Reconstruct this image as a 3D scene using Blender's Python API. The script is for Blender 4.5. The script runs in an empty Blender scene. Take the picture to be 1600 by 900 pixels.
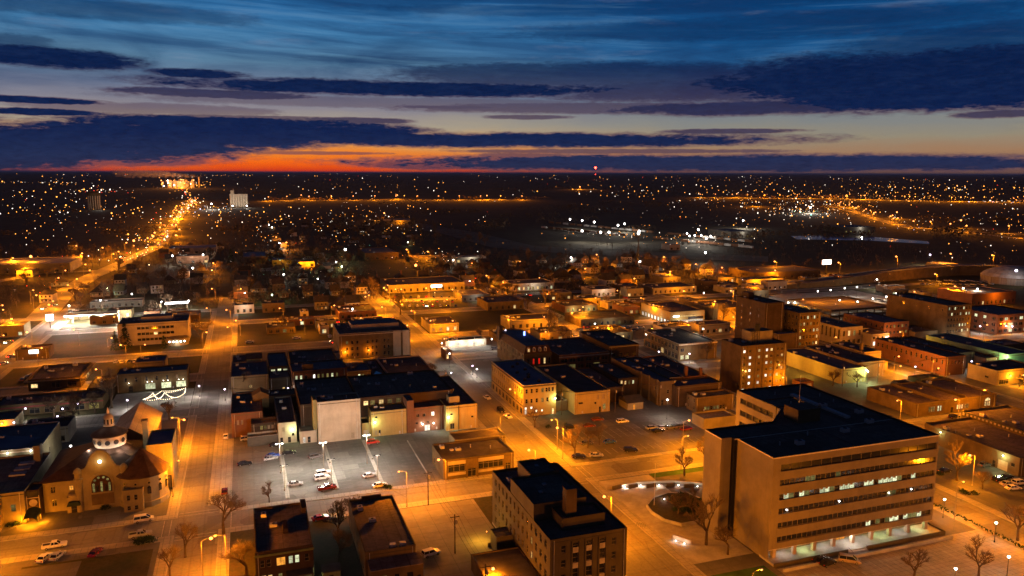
import bpy, bmesh, math, random
from mathutils import Vector, Matrix
random.seed(11)
R = math.radians
scene = bpy.context.scene
C = scene.collection
# ------------------------------------------------------------ camera
CAMH, FPX, PITCH, YAW, ROLL = 95.0, 1200.0, R(8.53), R(19.1), R(0.18)
cam = bpy.data.cameras.new('camera'); camo = bpy.data.objects.new('camera', cam); C.objects.link(camo)
cam.sensor_width = 36; cam.lens = 36 * FPX / 1600; cam.clip_start = 1; cam.clip_end = 400000
camo.matrix_world = (Matrix.Translation((0, 0, CAMH)) @ Matrix.Rotation(-YAW, 4, 'Z')
                     @ Matrix.Rotation(math.pi / 2 - PITCH, 4, 'X') @ Matrix.Rotation(ROLL, 4, 'Z'))
scene.camera = camo
scene.render.resolution_x, scene.render.resolution_y = 1024, 576
scene.view_settings.view_transform = 'Standard'; scene.view_settings.look = 'None'
scene.view_settings.exposure = 0; scene.view_settings.gamma = 1
scene.cycles.use_denoising = True
scene.cycles.max_bounces = 4; scene.cycles.diffuse_bounces = 2; scene.cycles.glossy_bounces = 2
scene.cycles.transmission_bounces = 2; scene.cycles.volume_bounces = 0
scene.cycles.sample_clamp_indirect = 3
scene.cycles.use_light_tree = True


def U(px, py, z=0.0):
    """photo measurement -> place on the level z, in metres (x = street direction east, y = north)"""
    a, b = px - 800, 450 - py
    c, s = math.cos(ROLL), math.sin(ROLL)
    a, b = a * c + b * s, -a * s + b * c
    fy = FPX * math.cos(PITCH) + b * math.sin(PITCH)
    fz = -FPX * math.sin(PITCH) + b * math.cos(PITCH)
    t = (CAMH - z) / (-fz)
    X, Y = a * t, fy * t
    c, s = math.cos(YAW), math.sin(YAW)
    return (X * c + Y * s, -X * s + Y * c)


# ------------------------------------------------------------ sky (world)
world = bpy.data.worlds.new('World'); scene.world = world; world.use_nodes = True
wt = world.node_tree; wt.nodes.clear()


class NT:
    def __init__(self, t): self.t = t
    def n(self, ty, **kw):
        nd = self.t.nodes.new(ty)
        for k, v in kw.items(): setattr(nd, k, v)
        return nd
    def put(self, sock, v):
        if isinstance(v, bpy.types.NodeSocket): self.t.links.new(v, sock)
        else: sock.default_value = v
    def m(self, op, a, b=None, c=None, clamp=False):
        nd = self.n('ShaderNodeMath', operation=op, use_clamp=clamp)
        self.put(nd.inputs[0], a)
        if b is not None: self.put(nd.inputs[1], b)
        if c is not None: self.put(nd.inputs[2], c)
        return nd.outputs[0]
    def sm(self, v, lo, hi, a=0.0, b=1.0, kind='SMOOTHSTEP'):
        nd = self.n('ShaderNodeMapRange', interpolation_type=kind)
        self.put(nd.inputs[0], v); self.put(nd.inputs[1], lo); self.put(nd.inputs[2], hi)
        self.put(nd.inputs[3], a); self.put(nd.inputs[4], b)
        return nd.outputs[0]
    def mix(self, f, a, b, mode='MIX'):
        nd = self.n('ShaderNodeMix', data_type='RGBA', blend_type=mode)
        self.put(nd.inputs[0], f)
        for s, v in ((nd.inputs[6], a), (nd.inputs[7], b)):
            self.put(s, v if isinstance(v, bpy.types.NodeSocket) else (*v, 1))
        return nd.outputs[2]
    def ramp(self, f, stops, interp='LINEAR'):
        nd = self.n('ShaderNodeValToRGB'); self.put(nd.inputs[0], f)
        e = nd.color_ramp; e.interpolation = interp
        while len(e.elements) > 1: e.elements.remove(e.elements[-1])
        for i, (p, c) in enumerate(stops):
            el = e.elements[0] if i == 0 else e.elements.new(p)
            el.position = p; el.color = (*c, 1)
        return nd.outputs[0]
    def noise(self, vec, scale, detail=4, rough=.55, dist=0.0, out=0):
        nd = self.n('ShaderNodeTexNoise'); self.put(nd.inputs['Vector'], vec)
        self.put(nd.inputs['Scale'], scale); nd.inputs['Detail'].default_value = detail
        nd.inputs['Roughness'].default_value = rough; nd.inputs['Distortion'].default_value = dist
        return nd.outputs[out]


def srgb(r, g, b):
    return tuple(((c / 255 + .055) / 1.055) ** 2.4 if c > 10 else c / 255 / 12.92 for c in (r, g, b))


W = NT(wt)
tc = W.n('ShaderNodeTexCoord'); sp = W.n('ShaderNodeSeparateXYZ'); W.put(sp.inputs[0], tc.outputs['Generated'])
AZ = W.m('MULTIPLY', W.m('ARCTAN2', sp.outputs[0], sp.outputs[1]), 180 / math.pi)
EL = W.m('MULTIPLY', W.m('ARCSINE', sp.outputs[2]), 180 / math.pi)
cb = W.n('ShaderNodeCombineXYZ'); W.put(cb.inputs[0], W.m('MULTIPLY', AZ, .16)); W.put(cb.inputs[1], EL)
nA = W.noise(cb.outputs[0], .9, 8, .6, .3)
cb2 = W.n('ShaderNodeCombineXYZ'); W.put(cb2.inputs[0], W.m('MULTIPLY', AZ, .3)); W.put(cb2.inputs[1], EL); cb2.inputs[2].default_value = 7
nB = W.noise(cb2.outputs[0], 2.6, 8, .62, .4)
nC = W.noise(cb2.outputs[0], .35, 6, .55, .6)
EJ = W.m('ADD', EL, W.m('MULTIPLY', W.m('SUBTRACT', nA, .5), 1.2))
# colour of the clear sky by height, west and east
clear_w = W.ramp(W.m('DIVIDE', EJ, 30.0, clamp=True), [
    (0.0, srgb(232, 66, 8)), (.022, srgb(250, 104, 16)), (.045, srgb(240, 134, 44)), (.075, srgb(226, 170, 98)), (.11, srgb(174, 160, 138)), (.145, srgb(140, 134, 142)),
    (.19, srgb(112, 122, 146)), (.25, srgb(84, 122, 152)), (.31, srgb(66, 124, 170)), (.38, srgb(40, 104, 160)), (.45, srgb(16, 76, 132)), (.65, srgb(8, 40, 86)), (1, srgb(5, 22, 50))])
clear_e = W.ramp(W.m('DIVIDE', EJ, 30.0, clamp=True), [
    (0.0, srgb(120, 84, 70)), (.045, srgb(160, 122, 92)), (.085, srgb(148, 138, 118)), (.12, srgb(128, 132, 132)), (.17, srgb(96, 112, 134)),
    (.23, srgb(38, 90, 138)), (.3, srgb(18, 84, 140)), (.40, srgb(4, 62, 116)), (.65, srgb(5, 34, 78)), (1, srgb(5, 20, 46))])
f_e = W.sm(W.m('ABSOLUTE', W.m('SUBTRACT', AZ, -4.0)), 9, 40)
clear = W.mix(f_e, clear_w, clear_e)
cb3 = W.n('ShaderNodeCombineXYZ'); W.put(cb3.inputs[0], W.m('MULTIPLY', AZ, .22)); W.put(cb3.inputs[1], W.m('MULTIPLY', EL, 1.0)); cb3.inputs[2].default_value = 3
nD = W.noise(cb3.outputs[0], 6.5, 9, .68, .6)
# soft high wisps and a thin slate veil
cb4 = W.n('ShaderNodeCombineXYZ'); W.put(cb4.inputs[0], W.m('MULTIPLY', AZ, .07)); W.put(cb4.inputs[1], W.m('ADD', EL, W.m('MULTIPLY', AZ, .03))); cb4.inputs[2].default_value = 11
nE = W.noise(cb4.outputs[0], .75, 9, .62, .8)
clear = W.mix(W.m('MULTIPLY', W.sm(nE, .42, .66), W.sm(EL, 4.2, 7.5, 0, .62)), clear, srgb(22, 58, 104))
clear = W.mix(W.m('MULTIPLY', W.sm(nE, .5, .3), W.sm(EL, 4.5, 8, 0, .35)), clear, srgb(104, 146, 180))
wisp = W.sm(nC, .44, .74)
clear = W.mix(W.m('MULTIPLY', W.m('MULTIPLY', wisp, .55), W.sm(EL, 3, 7)), clear, srgb(14, 52, 96))
clear = W.mix(W.m('MULTIPLY', W.m('MULTIPLY', W.sm(nA, .54, .8), .3), W.sm(EL, 3.4, 6)), clear, srgb(140, 150, 170))


def azel(px, py):
    a, b = px - 800, 450 - py
    fy = FPX * math.cos(PITCH) + b * math.sin(PITCH); fz = -FPX * math.sin(PITCH) + b * math.cos(PITCH)
    return math.degrees(math.atan2(a, fy) + YAW), math.degrees(math.atan2(fz, math.hypot(a, fy)))


jit = W.m('ADD', W.m('ADD', W.m('MULTIPLY', W.m('SUBTRACT', nA, .5), 2.2), W.m('MULTIPLY', W.m('SUBTRACT', nB, .5), 1.9)), W.m('MULTIPLY', W.m('SUBTRACT', nD, .5), 1.5))
BANDS = [(80, 92, 165, 15, 1), (310, 117, 85, 7, 1), (620, 139, 410, 13, 1), (330, 148, 180, 7, .9), (40, 158, 150, 5, 1), (60, 177, 110, 5, 1),
         (-40, 230, 300, 40, 1), (180, 224, 270, 34, 1), (350, 213, 250, 24, 1), (520, 206, 180, 12, 1), (360, 194, 290, 12, 1), (540, 189, 110, 5, .9), (200, 252, 150, 9, .8), (760, 219, 520, 13, 1), (1140, 204, 120, 4, .9), (820, 183, 75, 4, .8),
         (700, 168, 80, 3, .8), (1120, 254, 660, 15, 1), (700, 258, 150, 8, .85), (500, 240, 120, 3, .7), (1430, 118, 420, 42, 1), (1230, 166, 330, 13, .95), (1560, 176, 90, 6, .9),
         (900, 118, 330, 22, .8), (1120, 140, 300, 20, .85), (1450, 150, 320, 24, 1), (1060, 142, 170, 9, .8), (30, 66, 60, 9, .5), (1200, 40, 460, 18, .5), (120, 14, 330, 14, .5), (960, 14, 400, 10, .4), (1000, 168, 420, 9, .75), (560, 160, 380, 9, .5), (240, 172, 220, 8, .55), (1560, 60, 300, 26, .6), (700, 96, 240, 7, .3), (420, 186, 200, 4, .8), (960, 236, 260, 4, .8), (820, 246, 90, 9, .8)]
cm = None
for (x, y, hw, hh, s) in BANDS:
    a0, e0 = azel(x, y); k = azel(x + 1, y)[0] - a0
    wa, we = hw * k, hh / 21.5
    q = W.m('ADD', W.m('POWER', W.m('MULTIPLY', W.m('ABSOLUTE', W.m('SUBTRACT', AZ, a0)), 1 / wa), 2.6),
            W.m('POWER', W.m('MULTIPLY', W.m('ABSOLUTE', W.m('SUBTRACT', EL, e0)), 1 / we), 2))
    v = W.m('SUBTRACT', 1.0, q)
    v = W.m('MAXIMUM', v, -3.0)
    v = W.m('MULTIPLY', W.sm(W.m('ADD', W.m('MULTIPLY', v, 1.8 if hh > 9 else 1.5), jit), -.5, 1.1 if hh > 9 else .8), s)
    cm = v if cm is None else W.m('MAXIMUM', cm, v)
# the same broken cloud goes on outside the view
out_f = W.m('MAXIMUM', W.m('MAXIMUM', W.sm(AZ, 50, 62), W.sm(AZ, -14, -26)), W.sm(EL, 11, 17))
cloud_out = W.m('MULTIPLY', W.sm(nA, .45, .62), W.m('MULTIPLY', out_f, .85))
cm = W.m('MAXIMUM', cm, cloud_out)
edge = W.m('MULTIPLY', W.m('MULTIPLY', cm, W.m('SUBTRACT', 1.0, cm)), 3.4)
ccol = W.ramp(W.m('DIVIDE', EL, 14.0, clamp=True), [(0, srgb(38, 44, 76)), (.08, srgb(28, 44, 82)), (.2, srgb(8, 32, 76)), (.5, srgb(6, 30, 72)), (.8, srgb(3, 40, 86)), (1, srgb(3, 36, 78))])
ccol = W.mix(W.m('MULTIPLY', W.sm(nB, .4, .75), .25), ccol, srgb(38, 58, 98))
ccol = W.mix(W.m('MULTIPLY', W.sm(nD, .42, .72), .45), ccol, srgb(2, 14, 44))
ccol = W.mix(W.m('MULTIPLY', edge, W.sm(EL, 8, 3, 0, .2)), ccol, srgb(206, 132, 112))
# glow along the horizon under the western clouds
col = W.mix(W.m('MULTIPLY', cm, W.sm(EL, 26, 60, 1, .6)), clear, ccol)
col = W.mix(W.sm(EL, 16, 45), col, srgb(6, 22, 52))
below = W.sm(EL, -.05, -.6)
col = W.mix(below, col, srgb(6, 12, 30))
bg = W.n('ShaderNodeBackground'); W.put(bg.inputs[0], col); bg.inputs[1].default_value = 1.0
wo = W.n('ShaderNodeOutputWorld'); wt.links.new(bg.outputs[0], wo.inputs[0])

# ------------------------------------------------------------ materials
MATS = {}


def mat(name, col, rough=.85, var=.25, scale=.6, col2=None, bump=0, metal=0, spec=.06, streak=0, scale2=None, rnd=0, wear=0, joints=0):
    if name in MATS: return MATS[name]
    m = bpy.data.materials.new(name); m.use_nodes = True
    t = NT(m.node_tree); b = m.node_tree.nodes['Principled BSDF']
    tcn = t.n('ShaderNodeTexCoord'); v = tcn.outputs['Object']
    n1 = t.noise(v, scale, 6, .6); n2 = t.noise(v, scale2 or scale * 7, 3, .6)
    f = t.sm(n1, .3, .7)
    c2 = col2 or tuple(c * (1 - var) * .8 for c in col)
    c = t.mix(f, col, c2)
    c = t.mix(t.m('MULTIPLY', t.sm(n2, .35, .7), var), c, tuple(x * .55 for x in col))
    if streak:
        mp = t.n('ShaderNodeMapping'); t.put(mp.inputs[0], v); mp.inputs[3].default_value = (1.6, 1.6, .07)
        ns = t.noise(mp.outputs[0], 1.0, 5, .7)
        c = t.mix(t.m('MULTIPLY', t.sm(ns, .5, .75), streak), c, tuple(x * .45 for x in col))
    if wear:
        vo = t.n('ShaderNodeTexVoronoi'); vo.distance = 'CHEBYCHEV'; t.put(vo.inputs['Vector'], v); vo.inputs['Scale'].default_value = .11
        sc_ = t.n('ShaderNodeSeparateColor'); t.put(sc_.inputs[0], vo.outputs['Color'])
        c = t.mix(t.m('MULTIPLY', t.m('GREATER_THAN', sc_.outputs[0], .72), .42), c, tuple(x * .5 for x in col))
        c = t.mix(t.m('MULTIPLY', t.m('GREATER_THAN', sc_.outputs[1], .85), .35), c, tuple(min(1, x * 1.5) for x in col))
        v2 = t.n('ShaderNodeTexVoronoi'); v2.feature = 'DISTANCE_TO_EDGE'; t.put(v2.inputs['Vector'], v); v2.inputs['Scale'].default_value = .16
        c = t.mix(t.m('MULTIPLY', t.m('LESS_THAN', v2.outputs['Distance'], .008), .3), c, tuple(x * .35 for x in col))
        for sc3 in ((1.1, .012, 1), (.012, 1.1, 1)):
            mp = t.n('ShaderNodeMapping'); t.put(mp.inputs[0], v); mp.inputs[3].default_value = sc3
            c = t.mix(t.m('MULTIPLY', t.sm(t.noise(mp.outputs[0], .8, 3, .5), .52, .7), .38), c, tuple(x * .5 for x in col))
    if joints:
        br = t.n('ShaderNodeTexBrick'); t.put(br.inputs['Vector'], v); br.offset = 0
        for k_, val in (('Scale', 1), ('Mortar Size', .035), ('Brick Width', joints), ('Row Height', joints)): br.inputs[k_].default_value = val
        br.inputs['Color1'].default_value = (1, 1, 1, 1); br.inputs['Color2'].default_value = (.86, .86, .86, 1); br.inputs['Mortar'].default_value = (.3, .3, .3, 1)
        c = t.mix(1.0, c, br.outputs[0], 'MULTIPLY')
    if rnd:
        oi = t.n('ShaderNodeObjectInfo')
        hs = t.n('ShaderNodeHueSaturation'); t.put(hs.inputs['Color'], c)
        t.put(hs.inputs['Value'], t.m('ADD', t.m('MULTIPLY', oi.outputs['Random'], rnd * 2), 1 - rnd)); c = hs.outputs[0]
    t.put(b.inputs['Base Color'], c)
    b.inputs['Roughness'].default_value = rough; b.inputs['Metallic'].default_value = metal
    b.inputs['Specular IOR Level'].default_value = spec
    if bump:
        bp = t.n('ShaderNodeBump'); bp.inputs['Strength'].default_value = bump; bp.inputs['Distance'].default_value = .05
        t.put(bp.inputs['Height'], n2); t.put(b.inputs['Normal'], bp.outputs[0])
    MATS[name] = m; return m


def emit(name, col, strength, vary=0):
    if name in MATS: return MATS[name]
    m = bpy.data.materials.new(name); m.use_nodes = True; t = NT(m.node_tree); m.node_tree.nodes.clear()
    e = t.n('ShaderNodeEmission'); e.inputs[0].default_value = (*col, 1)
    s = strength
    if vary:
        oi = t.n('ShaderNodeObjectInfo'); tcn = t.n('ShaderNodeTexCoord')
        ad = t.n('ShaderNodeVectorMath', operation='ADD'); t.put(ad.inputs[0], tcn.outputs['Object']); t.put(ad.inputs[1], oi.outputs['Location'])
        s = t.m('MULTIPLY', t.sm(t.noise(ad.outputs[0], 1.5, 3, .6), .3, .7, 1 - vary, 1 + vary * .6), strength)
        s = t.m('MULTIPLY', s, t.m('ADD', t.m('MULTIPLY', oi.outputs['Random'], 1.1), .4))
    t.put(e.inputs[1], s)
    o = t.n('ShaderNodeOutputMaterial'); m.node_tree.links.new(e.outputs[0], o.inputs[0])
    try: m.cycles.emission_sampling = 'NONE'
    except Exception: pass
    MATS[name] = m; return m


M_asph = mat('asphalt', (.125, .118, .108), .85, .3, .05, (.165, .155, .14), bump=.3, scale2=1.3, wear=1)
M_lot = mat('lot_asphalt', (.11, .105, .1), .85, .35, .06, (.075, .073, .07), bump=.3, scale2=.9, wear=1)
M_conc = mat('concrete', (.27, .25, .22), .85, .3, .12, (.2, .19, .17), bump=.2, joints=1.6)
M_concl = mat('pale_concrete', (.30, .29, .27), .8, .25, .2)
M_grass = mat('winter_grass', (.032, .034, .016), .95, .5, .15, (.052, .04, .022), bump=.5)
M_green = mat('green_grass', (.04, .085, .025), .95, .4, .2, bump=.5)
M_soil = mat('field_soil', (.030, .026, .022), .95, .4, .004, (.045, .04, .028), scale2=.05)
M_paint = mat('road_paint', (.42, .40, .37), .6, .5, 1.2)
M_ypaint = mat('yellow_paint', (.3, .24, .09), .6, .5, 1.2)
M_tar = mat('roof_tar', (.14, .105, .075), .95, .6, .16, (.20, .15, .11), bump=.3, spec=.1, joints=3.2, wear=1)
M_tarb = mat('roof_membrane', (.17, .155, .15), .85, .5, .1, (.11, .10, .097), spec=.1, joints=4)
M_blue = mat('roof_grey_membrane', (.19, .19, .21), .85, .3, .12, (.11, .12, .15), scale2=1.4)
M_brown = mat('roof_gravel', (.10, .085, .07), .9, .35, .2)
M_snow = mat('roof_pale', (.3, .3, .31), .8, .3, .3)
M_brick = mat('red_brick', (.12, .06, .035), .9, .3, .25, (.09, .045, .028), streak=.5, bump=.2)
M_dbrick = mat('dark_brick', (.05, .034, .024), .9, .3, .25, streak=.4, bump=.2)
M_bbrick = mat('buff_brick', (.1, .073, .038), .9, .25, .25, streak=.45, bump=.2)
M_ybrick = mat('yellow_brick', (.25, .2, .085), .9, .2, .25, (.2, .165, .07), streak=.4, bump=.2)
M_beige = mat('precast_panel', (.165, .142, .10), .85, .12, .15, streak=.35)
M_stone = mat('limestone', (.075, .064, .04), .85, .18, .2, streak=.35)
M_white = mat('white_render', (.30, .265, .21), .8, .14, .15, streak=.3)
M_stucco = mat('cream_stucco', (.19, .165, .1), .85, .18, .2, streak=.3)
M_tile = mat('red_roof_tile', (.05, .027, .019), .8, .35, .6, bump=.5)
M_shing = mat('dark_shingle', (.045, .038, .036), .9, .3, .5, rnd=.4)
M_trim = mat('pale_trim', (.5, .46, .38), .7, .15, 1)
M_dark = mat('dark_metal', (.02, .02, .022), .5, .2, 1, metal=.3)
M_steel = mat('galvanised_steel', (.34, .34, .34), .5, .15, 1, metal=.15)
M_bark = mat('bark', (.07, .052, .038), .95, .3, 2)
M_twig = mat('twigs', (.11, .08, .055), .95, .3, 2)
M_fir = mat('fir_needles', (.022, .04, .02), .95, .4, 1.5)
M_rub = mat('rubber', (.012, .012, .012), .9, .1, 2)
M_frame = mat('window_frame', (.2, .17, .13), .6, .1, 2)
M_glass = mat('dark_glass', (.012, .013, .016), .12, .1, .5, spec=.7)
M_cglass = mat('car_glass', (.008, .009, .011), .06, .1, .5, spec=.8)
M_fabric = mat('dark_canvas', (.02, .03, .024), .9, .2, 1)
M_water = mat('pond_water', (.01, .012, .016), .08, .1, .01, spec=.8)
L_warm = emit('lit_window_warm', srgb(255, 214, 140), 1.15, .55)
L_cool = emit('lit_window_cool', srgb(236, 240, 190), .95, .5)
L_org = emit('lit_window_orange', srgb(255, 165, 60), .9, .4)
L_dim = emit('lit_window_dim', srgb(210, 190, 110), .26, .6)
L_wht = emit('lit_window_white', srgb(255, 246, 228), 1.5, .4)
L_red = emit('lit_window_red', srgb(255, 40, 24), .9, .4)
E_org = emit('sodium_bulb', (1, .29, .07), 5.5)
E_wht = emit('white_bulb', (1, .93, .85), 14)
E_pur = emit('violet_bulb', (.86, .74, 1), 8)
E_grn = emit('green_white_bulb', (.82, 1, .72), 12)
E_red = emit('red_bulb', (1, .04, .02), 12)
E_sign = emit('white_sign_light', (1, .95, .9), 5)
E_blu = emit('blue_neon', (.12, .2, 1), 9)


# ------------------------------------------------------------ mesh helpers
class MB:
    def __init__(s): s.v = []; s.f = []; s.mi = []; s.mats = []
    def idx(s, m):
        if m not in s.mats: s.mats.append(m)
        return s.mats.index(m)
    def face(s, pts, m):
        i = len(s.v); s.v += [tuple(p) for p in pts]; s.f.append(tuple(range(i, i + len(pts)))); s.mi.append(s.idx(m)); return s
    def box(s, x0, x1, y0, y1, z0, z1, m, top=None):
        i = len(s.v); k = s.idx(m); kt = s.idx(top) if top else k
        s.v += [(x0, y0, z0), (x1, y0, z0), (x1, y1, z0), (x0, y1, z0), (x0, y0, z1), (x1, y0, z1), (x1, y1, z1), (x0, y1, z1)]
        for q, kk in (((3, 2, 1, 0), k), ((4, 5, 6, 7), kt), ((0, 1, 5, 4), k), ((1, 2, 6, 5), k), ((2, 3, 7, 6), k), ((3, 0, 4, 7), k)):
            s.f.append(tuple(i + j for j in q)); s.mi.append(kk)
        return s
    def prism(s, pts, z0, z1, m, top=None, scale=1.0, cen=None):
        n = len(pts); i = len(s.v); k = s.idx(m); kt = s.idx(top) if top else k
        if cen is None: cen = (sum(p[0] for p in pts) / n, sum(p[1] for p in pts) / n)
        s.v += [(x, y, z0) for x, y in pts] + [(cen[0] + (x - cen[0]) * scale, cen[1] + (y - cen[1]) * scale, z1) for x, y in pts]
        for j in range(n):
            s.f.append((i + j, i + (j + 1) % n, i + n + (j + 1) % n, i + n + j)); s.mi.append(k)
        s.f.append(tuple(i + n + j for j in range(n))); s.mi.append(kt)
        s.f.append(tuple(i + n - 1 - j for j in range(n))); s.mi.append(k)
        return s
    def tube(s, a, b, r0, r1, m, n=6):
        a, b = Vector(a), Vector(b); d = (b - a)
        if d.length < 1e-6: return s
        d.normalize(); u = d.orthogonal().normalized(); w = d.cross(u)
        i = len(s.v); k = s.idx(m)
        for p, r in ((a, r0), (b, r1)):
            for j in range(n):
                t = 2 * math.pi * j / n; q = p + u * (r * math.cos(t)) + w * (r * math.sin(t)); s.v.append(tuple(q))
        for j in range(n):
            s.f.append((i + j, i + (j + 1) % n, i + n + (j + 1) % n, i + n + j)); s.mi.append(k)
        s.f.append(tuple(i + n + j for j in range(n))); s.mi.append(k)
        s.f.append(tuple(i + n - 1 - j for j in range(n))); s.mi.append(k)
        return s
    def lathe(s, prof, m, n=12, cx=0, cy=0, ph=0):
        i = len(s.v); k = s.idx(m)
        for r, z in prof:
            for j in range(n):
                t = 2 * math.pi * j / n + ph; s.v.append((cx + r * math.cos(t), cy + r * math.sin(t), z))
        for a in range(len(prof) - 1):
            for j in range(n):
                s.f.append((i + a * n + j, i + a * n + (j + 1) % n, i + (a + 1) * n + (j + 1) % n, i + (a + 1) * n + j)); s.mi.append(k)
        s.f.append(tuple(i + (len(prof) - 1) * n + j for j in range(n))); s.mi.append(k)
        s.f.append(tuple(i + n - 1 - j for j in range(n))); s.mi.append(k)
        return s
    def gable(s, x0, x1, y0, y1, z0, z1, m, axis='x', over=.4, wallm=None):
        if axis == 'x':
            ym = (y0 + y1) / 2; a, b = x0 - over, x1 + over; c, d = y0 - over, y1 + over
            p = [(a, c, z0), (b, c, z0), (b, d, z0), (a, d, z0), (a, ym, z1), (b, ym, z1)]
            fs = [(0, 1, 5, 4), (2, 3, 4, 5), (0, 4, 3), (1, 2, 5), (3, 2, 1, 0)]
        else:
            xm = (x0 + x1) / 2; a, b = x0 - over, x1 + over; c, d = y0 - over, y1 + over
            p = [(a, c, z0), (b, c, z0), (b, d, z0), (a, d, z0), (xm, c, z1), (xm, d, z1)]
            fs = [(3, 0, 4, 5), (1, 2, 5, 4), (0, 1, 4), (2, 3, 5), (3, 2, 1, 0)]
        i = len(s.v); s.v += p
        for j, f in enumerate(fs):
            s.f.append(tuple(i + q for q in f)); s.mi.append(s.idx(wallm if (wallm and j in (2, 3)) else m))
        return s
    def hip(s, x0, x1, y0, y1, z0, z1, m, over=.5):
        x0 -= over; x1 += over; y0 -= over; y1 += over
        w, d = x1 - x0, y1 - y0; k = min(w, d) / 2
        if w >= d: r = [(x0 + k, (y0 + y1) / 2, z1), (x1 - k, (y0 + y1) / 2, z1)]; fs = [(0, 1, 5, 4), (1, 2, 5), (2, 3, 4, 5), (3, 0, 4), (3, 2, 1, 0)]
        else: r = [((x0 + x1) / 2, y0 + k, z1), ((x0 + x1) / 2, y1 - k, z1)]; fs = [(0, 1, 4), (1, 2, 5, 4), (2, 3, 5), (3, 0, 4, 5), (3, 2, 1, 0)]
        i = len(s.v); s.v += [(x0, y0, z0), (x1, y0, z0), (x1, y1, z0), (x0, y1, z0)] + r; k2 = s.idx(m)
        for f in fs: s.f.append(tuple(i + q for q in f)); s.mi.append(k2)
        return s
    def mesh(s, name):
        me = bpy.data.meshes.new(name); me.from_pydata(s.v, [], s.f)
        for m in s.mats: me.materials.append(m)
        me.polygons.foreach_set('material_index', s.mi); me.update(); return me


def obj(name, me, parent=None, loc=(0, 0, 0), rz=0, label=None):
    if isinstance(me, MB): me = me.mesh(name)
    o = bpy.data.objects.new(name, me); C.objects.link(o); o.location = loc; o.rotation_euler = (0, 0, rz)
    if parent: o.parent = parent
    if label: o['label'] = label
    return o


def thing(name, label, cat, loc=(0, 0, 0), rz=0, group=None):
    o = bpy.data.objects.new(name, None); o.empty_display_size = .5; C.objects.link(o)
    o.location = loc; o.rotation_euler = (0, 0, rz); o['label'] = label; o['category'] = cat
    if group: o['group'] = group
    return o


def tag(o, label, cat, group=None, kind=None):
    o['label'] = label; o['category'] = cat
    if group: o['group'] = group
    if kind: o['kind'] = kind
    return o


def struct(name, mb):
    o = obj(name, mb); o['kind'] = 'structure'; return o


def copy_tree(root, loc, rz=0, label=None, group=None, s=None):
    r = root.copy(); C.objects.link(r); r.location = loc; r.rotation_euler = (0, 0, rz)
    if s: r.scale = (s, s, s)
    if label: r['label'] = label
    if group: r['group'] = group
    for ch in root.children:
        c = ch.copy(); C.objects.link(c); c.parent = r
        if ch.type == 'LIGHT': continue
        for g in ch.children:
            d = g.copy(); C.objects.link(d); d.parent = c
    return r


LPOW = 1.0
LCOL = {'o': (1, .265, .004), 'w': (1, .9, .74), 'p': (.95, .82, .72), 'g': (.80, .98, .42), 'r': (1, .05, .03), 'y': (1, .47, .03)}
_ld = {}


def light(parent, loc, c, power, rad=.35):
    key = (c, round(power, 0), rad)
    if key not in _ld:
        l = bpy.data.lights.new('lamp_light', 'POINT'); l.color = LCOL[c]; l.energy = power * LPOW * (1.8 if c == 'o' else .62 if c in 'wp' else 1); l.shadow_soft_size = rad
        _ld[key] = l
    o = bpy.data.objects.new('lamp_light', _ld[key]); C.objects.link(o); o.location = loc
    if parent: o.parent = parent
    return o
# ------------------------------------------------------------ windows and walls
_wm = {}


def win_mesh(w, h, style, gm):
    key = (round(w, 2), round(h, 2), style, gm.name)
    if key in _wm: return _wm[key]
    b = MB(); f = .07 if w > .9 else .05; m = M_frame; x = w / 2
    if style in ('door', 'dock'):
        b.box(-x, x, -.02, .04, 0, h, gm)
        n = 4 if style == 'dock' else 2
        for i in range(1, n): b.box(-x + .05, x - .05, -.05, -.02, h * i / n - .04, h * i / n, m)
    else:
        b.box(-x, x, .02, .05, 0, h, gm)
        b.box(-x, x, -.04, .02, 0, f, m); b.box(-x, x, -.04, .02, h - f, h, m)
        b.box(-x, -x + f, -.04, .02, f, h - f, m); b.box(x - f, x, -.04, .02, f, h - f, m)
        if style == 'sash': b.box(-x + f, x - f, -.03, .02, h / 2 - .03, h / 2 + .03, m)
        if style in ('pair', 'cross'): b.box(-.04, .04, -.03, .02, f, h - f, m)
        if style == 'cross': b.box(-x + f, x - f, -.035, .015, h * .6, h * .6 + .05, m)
        if style == 'shop':
            n = max(2, int(w / 1.4))
            for i in range(1, n): b.box(-x + w * i / n - .035, -x + w * i / n + .035, -.03, .02, f, h - f, m)
            b.box(-x + f, x - f, -.035, .015, h * .75, h * .75 + .06, m)
    me = b.mesh('window'); _wm[key] = me; return me


FACE = {'F': 0, 'L': -math.pi / 2, 'R': math.pi / 2, 'B': math.pi}


def grid(length, cols, rows, w, h, z0, dz, m=1.2, style='sash', lit=0, lm=None, m2=None, skip=()):
    out = []; m2 = m if m2 is None else m2
    for c in range(cols):
        u = m + w / 2 + (length - m - m2 - w) * (c / (cols - 1) if cols > 1 else .5)
        for r in range(rows):
            if (c, r) in skip: continue
            g = M_glass
            if random.random() < lit: g = lm or random.choice((L_warm, L_cool, L_dim, L_warm, L_dim))
            out.append((u - w / 2, u + w / 2, z0 + r * dz, z0 + r * dz + h, style, g))
    return out


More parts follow.
